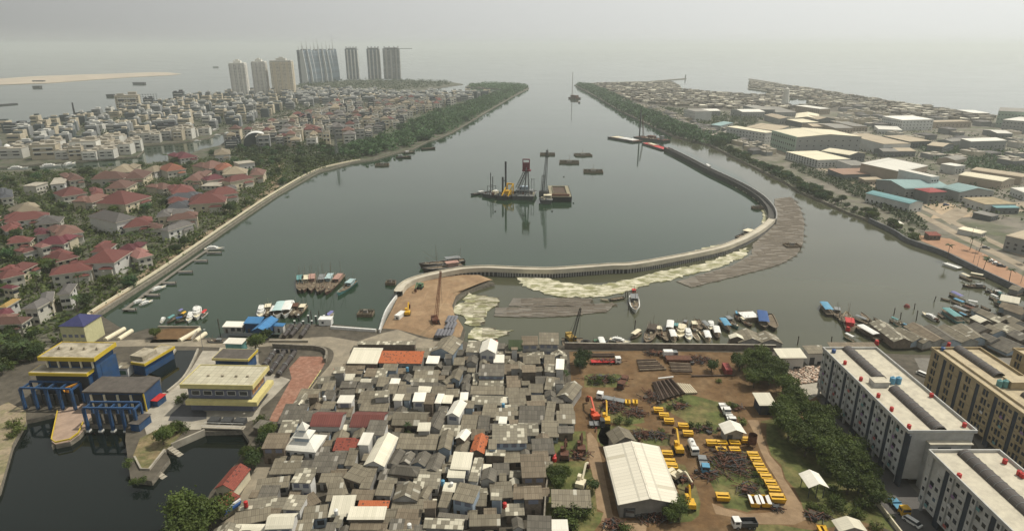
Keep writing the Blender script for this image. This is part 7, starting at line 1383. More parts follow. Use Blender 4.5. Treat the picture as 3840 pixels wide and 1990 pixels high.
for i in range(40):
    x, y = rnd.uniform(2000, 3000), rnd.uniform(640, 1120)
    p = H1(x, y, 1)
    if clash(p.x, p.y, 2.8, .9) or y > 1130: continue
    ridge_house(H1, (x, y), (x + rnd.uniform(30, 70), y + rnd.uniform(20, 40)), rnd.uniform(4.5, 6.5), rnd.uniform(3, 3.8), rnd.choice('ggkkbpc'), 'small stilt house crowded into the harbour corner')
hut(K1, (2545, 200), (2740, 205), (2740, 130), 'x', 'k', 4.5, GREENP, 'dark green ridge-roofed house at the corner of kampung and yard wall', group=None, rise=2.5); GRN = sheet_mat('roof_dull_green', (.055, .075, .035), (.075, .10, .05), 1, 8, contrast=.2, rib=.15, ribw=.5)
for x in THINGS:
    if x[1].startswith('dark green ridge'):
        for c_ in x[0].children:
            if c_.name.startswith('roof'): c_.data.materials[0] = GRN
# ------------------------------------------------------------ left bank: villas, far town, towers, mangroves
V1 = frame(0, 560, 4.009); V2 = frame(600, 560, 4.009); T1 = frame(800, 100, 2.67)
def tile(n, a, b): return sheet_mat('villa_tile_' + n, a, b, .6, .6, contrast=.3, objvar=.28, line=.25)
VR = {'r': (tile('red', (.110, .038, .033), (.150, .055, .047)), 'red tiled'), 'm': (tile('maroon', (.085, .022, .029), (.12, .033, .04)), 'maroon tiled'), 'b': (tile('brown', (.105, .058, .046), (.15, .082, .064)), 'brown tiled'), 'o': (tile('orange', (.20, .075, .045), (.26, .105, .065)), 'orange tiled'),
      't': (tile('tan', (.20, .165, .115), (.26, .22, .155)), 'tan tiled'), 'g': (tile('grey', (.085, .08, .076), (.13, .122, .115)), 'grey tiled'), 'k': (tile('slate', (.05, .055, .062), (.075, .08, .09)), 'slate grey'), 'w': (G_CONC, 'flat pale'), 'p': (tile('pink', (.19, .09, .08), (.24, .12, .105)), 'pinkish red tiled'), 'y': (tile('ochre', (.33, .22, .07), (.42, .28, .1)), 'ochre')}
VW = [M('villa_white', (.48, .46, .40), .85, .12, .3, objvar=.12), M('villa_cream', (.52, .46, .34), .85, .12, .3, objvar=.12), WALLS[0]]
TRIM = M('eave_trim', (.55, .51, .42), .8, .1)
def villa(frm, fl, fr, br, col, h, reg='villas'):
    c, w, d, rz = quad(frm, fl, fr, br, LZ + h); FOOT.append((c.x, c.y, w, d, rz)); m_, nm = VR[col]
    sz = 'large ' if w*d > 330 else ('small ' if w*d < 110 else ''); st = 'tall ' if h >= 9 else ''
    t = thing('villa', f'{sz}{st}villa with {nm} {"roof terrace" if col == "w" else "hipped roof"}', 'house', (c.x, c.y, LZ), rz, 'villas of the left bank', reg); ww, wd = w - 1.6, d - 1.6
    MB().box((0, 0, 0), (ww, wd, h - .02)).build('wall', VW[int(c.x*7 + c.y) % 3], t); r = MB(); 
    if col in 'w': r.box((0, 0, h), (w - .6, d - .6, .5)); r.build('roof', m_, t)
    else:
        r.hip(w, d, h + .4, min(w, d)*.26, over=0, th=.1); r.build('roof', m_, t); e = MB(); e.box((0, 0, h), (w + .1, d + .1, .28), bot=True); e.build('eaves', TRIM, t)
        if w > 8 and h < 9: k = (-1, 1)[int(c.x) % 2]; MB().box((k*w*.24, d*.3, 0), (w*.5, d*.7, h + 1.2)).build('wing_wall', VW[1], t); r4 = MB(); r4.hip(w*.52, d*.72, h + 1.3, min(w*.5, d*.7)*.28, cx=k*w*.24, cy=d*.3, over=.6); r4.build('wing_roof', m_, t)
        if w > 11: r2 = MB(); r2.box((w*.22, -d/2 + 1.5, 0), (w*.34, 4.2, h*.7)); r2.build('porch_wall', VW[0], t); r3 = MB(); r3.hip(w*.34, 4.4, h*.7 + .02, 1.2, cx=w*.22, cy=-d/2 + 1.4, over=.5); r3.build('porch_roof', m_, t)
    n = max(2, min(4, int(w/4)))
    for i in range(n):
        for s in range(2 if h > 5.5 else 1): part_of(WIN1, 'window', t, (-ww/2 + ww*(i+.5)/n, -wd/2 - .02, 1.0 + 3.2*s), scale=(1.7, 1, 1.3))
    for i in range(2): part_of(WIN1, 'window', t, (ww/2 + .02, -wd*.25 + wd*.5*i, max(1, h - 2.6)), PI/2, scale=(1.7, 1, 1.3))
for r_ in [(930,722,1325,662,1185,605,'r',7),(1030,480,1280,450,1240,370,'b',7),(1345,460,1860,445,1860,385,'b',8),(1600,365,1960,350,2000,270,'t',8),(1830,455,2160,440,2140,350,'b',7),(2115,335,2320,345,2470,285,'t',7),(1370,690,1560,670,1520,600,'r',6),(1565,600,1900,590,1850,510,'b',6),(1385,810,1700,700,1600,650,'b',6),(1885,840,2290,710,2150,600,'r',7),
 (0,745,205,722,120,620,'k',7),(200,985,640,920,480,850,'t',5),(60,1110,740,1030,600,975,'r',6),(520,1145,900,1110,780,1040,'g',6),(80,1245,355,1200,260,1130,'r',6),(865,1320,1270,1250,1080,1165,'b',7),(520,1300,760,1270,700,1215,'m',5),(1740,1110,2085,1030,1800,910,'g',9),(1850,1195,2300,1140,2150,1070,'r',5),(2230,1210,2440,1190,2400,1140,'b',5),(2350,1030,2566,1010,2560,940,'g',8),(540,560,740,500,700,450,'w',8),(740,540,980,520,900,430,'w',7),(-200,1110,20,1010,0,950,'r',6),(1530,1010,1740,960,1720,905,'r',9)]: villa(V1, r_[:2], r_[2:4], r_[4:6], r_[6], r_[7])
for r_ in [(100,340,405,300,330,240,'o',8),(335,490,605,480,600,370,'b',7),(40,610,260,560,200,500,'b',6),(180,680,545,640,480,560,'r',7),(705,480,985,440,880,410,'m',8),(1050,500,1430,430,1330,395,'r',9),(740,300,1050,240,960,190,'b',7),(862,325,1120,300,1080,240,'o',7),(930,390,1300,370,1240,310,'t',7),(1340,400,1560,390,1540,320,'b',8),(1180,230,1440,200,1400,160,'w',9),(300,150,580,115,540,60,'m',6),(810,95,1060,80,1150,10,'t',9),
 (760,720,1190,660,1040,610,'r',8),(420,840,985,800,900,720,'r',8),(110,820,400,800,360,750,'r',6),(90,750,540,740,520,690,'k',6),(90,915,440,890,400,820,'k',6),(0,1015,500,970,440,920,'g',6),(100,1085,560,1040,520,985,'b',7),(120,1240,520,1120,420,1090,'g',7),(930,645,1170,620,1100,575,'g',7),(600,560,900,560,880,500,'w',6)]: villa(V2, r_[:2], r_[2:4], r_[4:6], r_[6], r_[7])
for r_ in [(90,110,460,75,400,20,'r',6),(520,120,960,110,900,20,'m',7),(620,165,780,125,750,70,'p',7),(350,245,620,170,560,140,'r',5),(840,385,1200,295,1080,200,'r',6),(340,520,600,395,500,310,'r',6),(20,640,390,555,330,480,'r',7),(740,585,1385,495,1250,420,'r',7),(1200,405,1720,390,1680,220,'r',9),(1700,235,2045,222,1980,130,'m',8),(1350,235,1600,222,1560,110,'r',8),(2060,330,2310,270,2150,190,'p',7),
 (320,1080,560,1080,530,930,'g',8),(590,1000,800,965,740,830,'g',8),(850,880,1060,855,1000,720,'g',8),(0,1190,225,1135,150,1070,'m',7),(0,765,180,785,130,720,'m',7),(-40,1065,100,1060,60,940,'y',8),(-200,1330,330,1310,250,1210,'b',5),(-300,700,-30,660,-60,560,'b',6)]: villa(V3, r_[:2], r_[2:4], r_[4:6], r_[6], r_[7])
# promenade wall and path along the left bank
LB = smooth(poly(P, [(225, 812), (250, 786), (420, 678), (600, 553), (700, 486), (800, 430), (880, 409), (910, 404)], LZ), 5)
t = thing('promenade_wall', 'long pale parapet wall along the left river bank', 'wall', (0, 0, 0)); q, _ = strip(LB, 3.4); wallrun(q, .5, LZ - .2, LZ + 1.3).build('wall', CREAM, t); q2, _ = strip(LB, .4); wallrun(q2, 1.2, -.5, LZ + .4).build('footing', STONE, t)
flat('path', P, [(225, 800), (410, 672), (590, 545), (700, 475), (716, 420), (712, 398), (700, 396), (690, 440), (640, 505), (540, 570), (400, 655), (215, 790)], LZ + .02, M('path_earth', (.23, .18, .12), .95, .3, .2))
rr = random.Random(21)
def near(x, y, r): return clash(x, y, r, .95)
def scatter(n, region, kinds, r0, r1, look, group, reg, name='broadleaf_tree', gap=.5, cat='tree', hs=1.0, tries=40):
    q = poly(P, region, LZ); xs = [p.x for p in q]; ys = [p.y for p in q]; k = 0; i = 0
    while k < n and i < n*tries:
        i += 1; x, y = rr.uniform(min(xs), max(xs)), rr.uniform(min(ys), max(ys)); r = rr.uniform(r0, r1)
        if not inside(x, y, q) or near(x, y, r*gap): continue
        k += 1; tree(rr.choice(kinds), (x, y, LZ), r, look, group, reg, name, hs, cat)
VREG = [(-150, 460), (0, 440), (270, 430), (430, 410), (620, 395), (760, 400), (880, 398), (700, 470), (600, 540), (420, 665), (230, 785), (140, 880), (-150, 900)]
scatter(140, VREG, ['big', 'dark', 'dark', 'man'], 2.6, 4.6, 'dark green garden tree among the villas', 'garden trees among the villas', 'villas')
q = poly(P, VREG, LZ)
for k in range(400):
    x, y = rr.uniform(min(p.x for p in q), max(p.x for p in q)), rr.uniform(min(p.y for p in q), max(p.y for p in q))
    if inside(x, y, q) and not near(x, y, 1.2): palm((x, y, LZ), rr.uniform(.8, 1.2), 'palm in the villa gardens', 'palms of the villa gardens', 'villas')
    if sum(1 for z in THINGS if z[1] == 'palm in the villa gardens') > 46: break
for k in range(46): u = (k + rr.random())/46; i = int(u*(len(LB)-2)); p = LB[i] + (LB[i+1]-LB[i])*(u*(len(LB)-2) - i); d = (LB[i+1]-LB[i]).normalized(); n_ = Vector((-d.y, d.x, 0)); s = rr.uniform(5, 9); tree(rr.choice(['shrub', 'bush', 'shrub']), (p.x + n_.x*s, p.y + n_.y*s, LZ), rr.uniform(1.4, 2.3), 'clipped bush behind the left bank parapet', 'bushes behind the left bank parapet', 'leftbank', 'bush', cat='bush')
for (x, y) in [(455, 628), (330, 720)]: p = V3(1560, 760, LZ) if x == 330 else P(x, y, LZ); lamp_post(Vector((p.x, p.y, LZ)), 9, 'lamp post on the left bank promenade', 'lamp posts of the promenade', 'leftbank')
scatter(30, [(520, 392), (640, 372), (700, 372), (860, 372), (940, 380), (900, 396), (780, 420), (712, 400), (600, 396)], ['man', 'dark'], 3.2, 5, 'dark tree of the grove behind the river bend', 'grove behind the river bend', 'mangrove', gap=.4)
MANL = [(890, 398), (940, 394), (985, 382), (1037, 370), (1080, 350), (1140, 328), (1180, 304), (1230, 275), (1290, 241), (1326, 222), (1300, 217), (1240, 240), (1160, 268), (1080, 290), (1000, 333), (900, 370), (800, 388)]
scatter(140, MANL, ['man'], 4.5, 6.5, 'mangrove tree on the left river bank', 'mangroves on the left river bank', 'mangrove', 'mangrove_tree', gap=.25)
thicket('mangrove_thicket', poly(P, MANL, LZ), 3600, .5, 9.5, 1.6, LEAFM, 3)
thicket('mangrove_thicket', poly(P, [(1185, 214), (1245, 211), (1320, 216), (1328, 221), (1290, 227), (1180, 220)], LZ), 700, 1, 8, 2.2, LEAFM, 4)
thicket('park_foliage', poly(P, [(740, 224), (760, 213), (880, 204), (1010, 203), (1140, 208), (1120, 216), (1010, 228), (880, 224), (820, 228)], LZ), 900, 1, 10, 2.4, LEAFD, 5)
thicket('grove_foliage', poly(P, [(520, 392), (640, 372), (700, 372), (860, 372), (940, 384), (900, 400), (780, 426), (712, 404), (600, 396)], LZ), 1100, .5, 6, 1.2, LEAFD, 6)
thicket('garden_foliage', poly(P, VREG, LZ), 8500, .2, 4.6, .85, LEAF, 7)
# far town: plain houses with flat or hipped roofs, copied from a few kinds
TW = [M('town_white', (.56, .55, .50), .85, .12, .2, objvar=.25), M('town_cream', (.50, .44, .33), .85, .12, .2, objvar=.2), M('town_grey', (.24, .25, .25), .85, .15, .2, objvar=.3), M('town_slate', (.075, .095, .10), .85, .15, .2, objvar=.3)]
KIND = []
for i, (wm, rf_, hp, nm) in enumerate([(0, 'w', 0, 'white flat-roofed'), (0, 'w', 0, 'white flat-roofed'), (1, 'w', 0, 'cream flat-roofed'), (2, 'w', 0, 'grey flat-roofed'), (3, 'k', 0, 'slate grey flat-roofed'), (0, 'r', 1, 'white red-roofed'), (1, 'b', 1, 'cream brown-roofed'), (0, 'g', 1, 'white grey-roofed'), (2, 'g', 1, 'grey hip-roofed'), (1, 't', 1, 'cream tan-roofed')]):
    b = MB(); b.box((0, 0, 0), (1, 1, .985)); r = MB()
    if hp: r.hip(1, 1.001, .99, .3, over=.06, th=.03)
    else: r.box((0, 0, .988), (1.03, 1.03, .03)); r.box((.22, .2, 1.02), (.35, .38, .2)); r.box((-.25, -.3, 1.02), (.3, .2, .12))
    bl = MB(); bl.box((0, -.53, .45), (.8, .08, .08)); bl.box((0, -.53, .75), (.8, .08, .08))
    KIND.append((b.mesh('wall', TW[wm]), r.mesh('roof', VR[rf_][0]), bl.mesh('balcony', TW[0]), nm))
NT = [0]; FAR = MB()
def town(x, y, w, d, h, k, rz, look=None, reg='town', group='houses of the far canal town', wins=True):
    if reg == 'town': NT[0] += 1
    if NT[0] > 296 or reg != 'town' and not wins and NT[0] > 9e9:
        FOOT.append((x, y, w, d, rz)); mi = (0, 2, 1, 2, 3, 0, 1, 2, 2, 1)[k]; FAR.box((x, y, LZ), (w, d, h), rz, mi); FAR.box((x + w*.1, y + d*.1, LZ + h), (w*.5, d*.45, 2.4), rz, (mi + 2) % 4); FAR.box((x, y - d/2 - .3, LZ + h*.35), (w*.8, .7, h*.12), rz, 3); FAR.box((x, y - d/2 - .3, LZ + h*.7), (w*.8, .7, h*.12), rz, 3); return None
    a, b, c, nm = KIND[k]; t = thing('town_house' if reg == 'town' else 'small_house', look or f'{"tall " if h > 13 else ("low " if h < 8 else "")}{nm} town house', 'house', (x, y, LZ), rz, group, reg); FOOT.append((x, y, w, d, rz)); s = (w, d, h)
    part_of(a, 'wall', t, scale=s); part_of(b, 'roof', t, scale=s)
    if wins:
        part_of(c, 'balcony', t, scale=s)
        for i in (-.25, .25):
            for z in (.3, .62): part_of(WIN1, 'window', t, (i*w, -d/2 - .05, z*h), scale=(w*.26, 1, h*.15))
    return t
def townfill(n, region, s0, s1, ks, h0, h1, reg='town', wins=True, rz=None, look=None, group='houses of the far canal town', gap=.8, tries=40):
    q = poly(P, region, LZ); xs = [p.x for p in q]; ys = [p.y for p in q]; k = 0
    for i in range(n*tries):
        if k >= n: break
        x, y = rr.uniform(min(xs), max(xs)), rr.uniform(min(ys), max(ys)); w, d = rr.uniform(s0, s1), rr.uniform(s0, s1)
        if not inside(x, y, q) or clash(x, y, max(w, d)*.5, gap): continue
        k += 1; town(x, y, w, d, rr.uniform(h0, h1), rr.choice(ks), rr.uniform(-.12, .12) + (rz if rz is not None else .25), look, reg, group, wins)
for (fr_, x, y, w, d, h, k, rz, lk) in [(frame(0, 100, 2.67), 1300, 830, 40, 22, 27, 2, .35, 'large beige seven-storey mansion block on the far shore'), (frame(0, 100, 2.67), 880, 1290, 26, 18, 17, 0, .3, 'white grid-fronted house at the canal bend'), (frame(0, 100, 2.67), 480, 1320, 24, 16, 16, 2, .3, 'cream four-storey house on the canal quay'), (frame(0, 100, 2.67), 150, 1310, 24, 16, 11, 0, .2, 'white house with dome on the canal quay'), (frame(0, 100, 2.67), 1690, 1080, 26, 14, 14, 4, .15, 'dark teal walled house behind the grassy canal tip'), (frame(0, 100, 2.67), 1840, 1090, 22, 14, 12, 0, .15, 'white house with blank wall behind the grassy canal tip'), (frame(0, 100, 2.67), 180, 1060, 30, 16, 13, 4, .1, 'broad slate grey house at the edge of the far shore'), (frame(0, 100, 2.67), 1800, 740, 22, 16, 19, 4, .3, 'slate grey villa with roof pavilion on the far shore'), (frame(0, 100, 2.67), 1500, 790, 18, 14, 15, 4, .3, 'dark blank walled house beside the beige mansion block')]:
    p = fr_(x, y, LZ); town(p.x, p.y, w, d, h, k, rz, lk)
    if 'dome' in lk: m = MB(); [m.bar((-5, 0, h + 1.5 + i*.9), (-5, 0, h + 2.4 + i*.9), 3.2*math.cos(i*.5), 12, r2=3.2*math.cos((i+1)*.5)) for i in range(3)]; m.build('dome', WHITE, THINGS[-1][0])
    if 'mansion' in lk:
        for i in range(8):
            for z in range(6): part_of(WIN1, 'window', THINGS[-1][0], (-17.5 + i*5, -11.1, 2 + z*4), scale=(2.2, 1, 1.6))
p = T1(440, 1190, LZ); t = thing('vaulted_hall', 'hall with big white barrel-vaulted roof near the canal', 'hall', (p.x, p.y, LZ), .35, None, 'town'); m = MB(); nn = 12; Rv = 15
for i in range(nn):
    a0, a1 = PI*i/nn, PI*(i+1)/nn; m.face([(Rv*math.cos(a0), -9, 4 + 13*math.sin(a0)), (Rv*math.cos(a0), 9, 4 + 13*math.sin(a0)), (Rv*math.cos(a1), 9, 4 + 13*math.sin(a1)), (Rv*math.cos(a1), -9, 4 + 13*math.sin(a1))])
m.build('vault', WHITE, t); m = MB(); m.face([(Rv*math.cos(PI*i/nn), -8.6, 4 + 13*math.sin(PI*i/nn)) for i in range(nn+1)]); m.box((0, 0, 0), (2*Rv, 17, 4)); m.build('wall', TW[3], t); FOOT.append((p.x, p.y, 32, 20, .35))
townfill(40, [(20, 380), (180, 405), (340, 392), (355, 372), (340, 362), (480, 352), (520, 343), (540, 334), (330, 352), (160, 378)], 10, 18, [0, 0, 0, 1, 2, 3], 9, 14)
townfill(250, [(560, 372), (600, 350), (640, 340), (690, 322), (760, 298), (820, 284), (860, 270), (1000, 262), (1080, 262), (1150, 262), (1060, 290), (990, 325), (880, 365), (760, 372), (650, 378)], 8, 15, [0, 1, 0, 2, 3, 4, 5, 6, 7, 8, 9], 9, 16.5)
townfill(260, [(0, 330), (140, 308), (270, 288), (430, 256), (570, 238), (680, 232), (700, 250), (760, 262), (800, 268), (690, 284), (640, 310), (600, 322), (530, 335), (350, 350), (200, 375), (-40, 395)], 9, 17, [0, 1, 2, 1, 2, 3, 4, 6, 7, 8, 9], 9, 16.5)
townfill(250, [(700, 232), (760, 232), (860, 232), (1000, 240), (1110, 240), (1240, 240), (1180, 256), (1080, 258), (860, 262), (800, 262), (720, 250)], 10, 18, [0, 0, 1, 2, 3, 4, 6, 7, 8], 9, 16.5)
TOWNREG = ([(0, 345), (270, 300), (560, 245), (760, 240), (1150, 245), (1150, 262), (1000, 320), (800, 370), (560, 372), (640, 320), (350, 355), (100, 385)])
thicket('town_foliage', poly(P, TOWNREG, LZ), 2600, .5, 7, 1.5, LEAFD, 8)
for (fr_, a, b, lk) in [(frame(500, 330, 4.944), (1120, 990), (1260, 975), 'white yacht at the grassy tip of the canal'), (frame(500, 330, 4.944), (1500, 880), (1620, 865), 'white yacht in the middle of the canal'), (frame(500, 330, 4.944), (1860, 800), (1990, 780), 'white yacht moored under the canal houses'), (frame(500, 330, 4.944), (1450, 800), (1590, 775), 'pinkish yacht moored under the canal houses'), (frame(500, 330, 4.944), (2350, 800), (2440, 790), 'tall white yacht at the canal narrows'), (frame(500, 330, 4.944), (1690, 850), (1800, 830), 'small white boat in the canal'), (V1, (600, 270), (930, 240), 'large white yacht at the near canal quay'), (V1, (960, 245), (1140, 205), 'small white boat beside the large canal yacht'), (V1, (120, 300), (430, 280), 'long white boat at the near canal quay'), (frame(1000, 330, 4.944), (340, 365), (460, 375), 'white yacht in the far marina'), (frame(1000, 330, 4.944), (1000, 330), (1090, 320), 'white yacht at the head of the far marina'), (frame(1000, 330, 4.944), (560, 375), (640, 378), 'white boat in the far marina'), (frame(1000, 330, 4.944), (1150, 310), (1320, 290), 'long white boat at the head of the far marina')]:
    boat(fr_, a, b, lk, 'yacht', WHITE, WHITE, WHITE, name='motor_yacht', cat='yacht', group='yachts in the canal', reg='town')
struct('distant_houses', FAR, TW, 'stuff')
# towers
GW = grid_mat('tower_white', (.62, .60, .55), (.13, .13, .14), 3.4, 3.4, .55, .55, objvar=.03); GC = grid_mat('tower_cream', (.60, .54, .42), (.14, .13, .12), 3.4, 3.4, .6, .5, objvar=.03)
GG = grid_mat('tower_glass', (.06, .085, .10), (.035, .055, .075), 30, 3.6, 1, .6, rough=.35, band=True); GS = grid_mat('tower_slabs', (.40, .40, .38), (.10, .12, .13), 30, 3.6, 1, .62, band=True)
def tower(x, y, w, d, ytop, rz, look, mat, crown=True, name='tower_block'):
    p = T1(x, y, LZ); h = hgt(0, x, y, ytop, LZ, T1) - LZ; t = thing(name, look, 'tower', (p.x, p.y + d/2, LZ), rz, None, 'towers'); MB().box((0, 0, 0), (w, d, h)).build('shaft', mat, t)
    m = MB()
    for s in (-1, 1): m.box((s*w*.3, -d/2 - .6, 0), (w*.12, 1.2, h*.98)); m.box((s*(w/2 + .5), 0, 0), (1.0, d*.4, h*.97))
    m.box((0, -d/2 - .6, 0), (w*.1, 1.2, h*.98)); m.build('fin', TW[0] if mat != GC else TW[1], t)
    if crown: m = MB(); m.box((0, 0, h + .01), (w*.96, d*.96, 2.5)); m.box((0, 0, h + 2.52), (w*.45, d*.5, 5)); m.box((0, 0, h + 7.53), (w*.2, d*.2, 3)); m.build('penthouse', TW[0], t)
    return t, h
tower(268, 712, 36, 24, 375, .12, 'white slender residential tower, the leftmost of the pale three', GW); tower(478, 690, 33, 24, 360, .12, 'white slender residential tower between two others', GW); tower(700, 690, 52, 28, 350, .12, 'broad cream residential tower, widest of the pale three', GC)
t, h = tower(1395, 530, 42, 30, 225, .05, 'dark glass tower standing alone beside the sail-shaped block', GG, False); t2, h2 = tower(1610, 530, 44, 32, 225, .1, 'glass tower with bare concrete edge, between dark glass and unfinished towers', GG, False); t3, h3 = tower(1790, 530, 58, 34, 222, .05, 'unfinished concrete tower with open floor slabs and tower crane', GS, False)
for tt, hh, w in ((t, h, 42), (t2, h2, 44), (t3, h3, 58)):
    m = MB(); m.box((0, 0, hh + .01), (w*.8, 22, 4)); [m.box((sx*w*.42, sy*12, hh + .012), (1.4, 1.4, 9)) for sx in (-1, -.3, .4, 1) for sy in (-1, 1)]; m.build('roof_frame', TW[2], tt)
m = MB(); [m.box((0, 0, k*h3/28), (62, 38, .5)) for k in range(1, 29)]; o = m.build('floor_slabs', TW[2], t3); o['kind'] = 'stuff'
m = MB(); [m.box((20, 0, k*h2/30), (8, 37, .5)) for k in range(1, 31)]; o = m.build('floor_slabs', TW[0], t2); o['kind'] = 'stuff'
pc = T1(1835, 535, LZ); hc = hgt(0, 1835, 535, 125, LZ, T1); t = thing('tower_crane', 'thin tower crane beside the unfinished concrete tower', 'crane', (pc.x, pc.y - 6, LZ), 0, None, 'towers'); m = MB(); lattice(m, (0, 0, 0), (0, 0, hc), 1.3, 1.3, 22, .45); m.build('mast', DSTEEL, t); m = MB(); m.beam((-26, 0, hc - 5), (62, 0, hc - 4), 1.4, 1.6); m.box((-24, 0, hc - 9), (6, 2, 4)); m.build('jib', DSTEEL, t)
# sail-shaped block: a row of curved glass slices with white ribs ending in spires
A, B_ = T1(905, 575, LZ), T1(1245, 540, LZ); t = thing('sail_tower', 'sail-shaped glass apartment block with white curved ribs and spires', 'tower', ((A.x+B_.x)/2, (A.y+B_.y)/2, LZ), math.atan2((B_-A).y, (B_-A).x), None, 'towers'); Ls = (B_-A).length; ns = 9; hs_ = hgt(0, 1060, 558, 235, LZ, T1) - LZ
for k in range(ns):
    x0, x1 = -Ls/2 + Ls*k/ns, -Ls/2 + Ls*(k+1)/ns; g, f = MB(), MB(); hk = hs_*(1 + .03*math.sin(k*1.7)); dp_ = 15 + 5*math.sin(k*1.3)
    for i in range(12):
        z0, z1 = hk*i/12, hk*(i+1)/12; cv = lambda z: dp_*(.55 + .45*math.cos(z/hk*1.9)); y0, y1 = -cv(z0), -cv(z1)
        g.face([(x0 + .8, y0, z0), (x1 - .8, y0, z0), (x1 - .8, y1, z1), (x0 + .8, y1, z1)], 0, [(0, z0), (9, z0), (9, z1), (0, z1)]); g.face([(x0 + .8, y0, z0), (x0 + .8, y1, z1), (x0 + .8, 14, z1), (x0 + .8, 14, z0)], 0, [(0, z0), (0, z1), (9, z1), (9, z0)]); g.face([(x1 - .8, y0, z0), (x1 - .8, y1, z1), (x1 - .8, 14, z1), (x1 - .8, 14, z0)], 0, [(0, z0), (0, z1), (9, z1), (9, z0)])
        for (xx, ex) in ((x0, 1.3),): f.face([(xx - ex, y0 - 2.2, z0), (xx + ex, y0 - 2.2, z0), (xx + ex, y1 - 2.2, z1), (xx - ex, y1 - 2.2, z1)]); f.face([(xx + ex, y0 - 2.2, z0), (xx + ex, 4, z0), (xx + ex, 4, z1), (xx + ex, y1 - 2.2, z1)]); f.face([(xx - ex, y0 - 2.2, z0), (xx - ex, 4, z0), (xx - ex, 4, z1), (xx - ex, y1 - 2.2, z1)])
    g.box(((x0+x1)/2, 7, hk), (x1 - x0 - 1.6, 12, .5)); g.face([(x0 + .8, 14, 0), (x1 - .8, 14, 0), (x1 - .8, 14, hk), (x0 + .8, 14, hk)]); g.build('glass_slice', GG, t); f.bar((x0, -cv(hk) - 1, hk - .5), (x0, -cv(hk), hk*(1.2 + .1*(k % 4 == 0) + .04*((k*3) % 5))), 1.7, 6, r2=.15); f.bar((x0, 6, hk - .5), (x0, 6, hk*1.13), 1.3, 5, r2=.2); f.build('white_rib', M('rib_white', (.55, .56, .54), .7, .1), t)
# lattice power pylon, chimney on the far shore, breakwater bits, small boats out at sea
p = T1(1240, 1320, LZ); hp = hgt(0, 1240, 1320, 1090, LZ, T1); t = thing('pylon', 'thin lattice power pylon in the bank-side grove', 'pylon', (p.x, p.y, LZ)); m = MB(); lattice(m, (0, 0, 0), (0, 0, hp), 1.6, .4, 14, .22); [m.beam((-4, 0, z), (4, 0, z), .4, .4) for z in (hp*.75, hp*.86, hp*.96)]; m.build('lattice', STEEL, t)
p = frame(0, 330, 4.944)(1400, 560, LZ); hp = hgt(0, 1400, 560, 290, LZ, frame(0, 330, 4.944)); t = thing('chimney', 'lone dark chimney on the far left shore', 'chimney', (p.x, p.y, LZ)); MB().bar((0, 0, 0), (0, 0, hp), 1.8, 10, r2=1.2).build('shaft', DSTEEL, t)
for (x, y, L) in [(390, 555, 40), (1395, 575, 40), (375, 612, 24), (2160, 410, 30), (1110, 700, 18)]: q_ = frame(0, 100, 2.67); a = q_(x, y, 0); barge(lambda u, v, h=0: Vector((a.x + u, a.y, h)), (-L/2, 0), (L/2, 0), 10, 'tiny vessel far out on the grey sea', DSTEEL, DSTEEL, 5, group='tiny vessels far out at sea', reg='sea', name='distant_vessel')
t, *_ = barge(frame(0, 100, 2.67), (-60, 785), (165, 768), 10, 'long dark breakwater barge at the left edge of the sea', DSTEEL, DSTEEL, 2, reg='sea')
# ------------------------------------------------------------ right bank: sheds, far kampung, road, quay
W1 = frame(2560, 250, 4.009); W2 = frame(3200, 250, 4.009); W3 = frame(3000, 520, 3.035)
WR = {'c': sheet_mat('hall_cream', (.62, .57, .42), (.68, .63, .48), 3, 30, contrast=.15), 'w': sheet_mat('hall_white', (.66, .65, .58), (.74, .72, .65), 3, 30, contrast=.15), 'b': sheet_mat('hall_beige', (.36, .30, .215), (.42, .355, .255), 3, 30, contrast=.2), 'g': sheet_mat('hall_grey', (.20, .19, .17), (.26, .25, .22), 2, 30, contrast=.2), 't': sheet_mat('hall_teal', (.20, .30, .30), (.24, .35, .35), 2, 30, contrast=.2), 'r': sheet_mat('hall_brown', (.24, .15, .105), (.28, .18, .13), 2, 30, contrast=.2), 'e': M('hall_dirt', (.33, .27, .17), .95, .3, .2), 'k': sheet_mat('hall_red', (.33, .06, .06), (.37, .08, .075), 2, 30, contrast=.1), 'a': sheet_mat('hall_aqua', (.16, .34, .36), (.2, .38, .4), 2, 30, contrast=.2)}
RN = {'c': 'cream', 'w': 'white', 'b': 'beige', 'g': 'grey', 't': 'grey-teal', 'r': 'brown', 'e': 'stained flat', 'k': 'red', 'a': 'aqua'}
HW = [M('hall_wall_grey', (.27, .28, .27), .8, .1, .2, objvar=.12), M('hall_wall_white', (.52, .53, .51), .8, .1, .2, objvar=.1), M('hall_wall_mint', (.33, .42, .34), .8, .1, .2), M('hall_wall_dark', (.13, .145, .145), .8, .15, .2, objvar=.2), M('hall_wall_buff', (.38, .32, .25), .8, .1, .2, objvar=.1)]
def hall(frm, a, b, c_, h, roof, wall, kind='x', rise=2.5, look=None, left=0, right=0):
    t, w, d = far_box(frm, a, b, c_, h, (HW[wall], WR[roof]), look or f'{"tall " if h > 11 else ""}{"long " if True and h < 6 else ""}factory shed with {RN[roof]} roof', group='factory sheds of the right bank', reg='factory', roof=kind, rise=rise, cat='warehouse'); c = t.location; FOOT.append((c.x, c.y, w, d, t.rotation_euler.z))
    n = max(3, min(9, int(w/4)))
    for f in range(1 if h < 8 else 2 if h < 15 else 3):
        for i in range(n): part_of(WIN1, 'window', t, (-w/2 + w*(i+.5)/n, -d/2 - .04, h*(.2 + .28*f)), scale=(1.5, 1, 1.1))
    if left:
        k = max(3, min(12, int(d/4)))
        for f in range(1 if h < 8 else 3):
            for i in range(k): part_of(WIN1, 'window', t, (-w/2 - .04, -d/2 + d*(i+.5)/k, h*(.2 + .28*f)), PI/2, scale=(1.4, 1, 1.4))
    return t, w, d
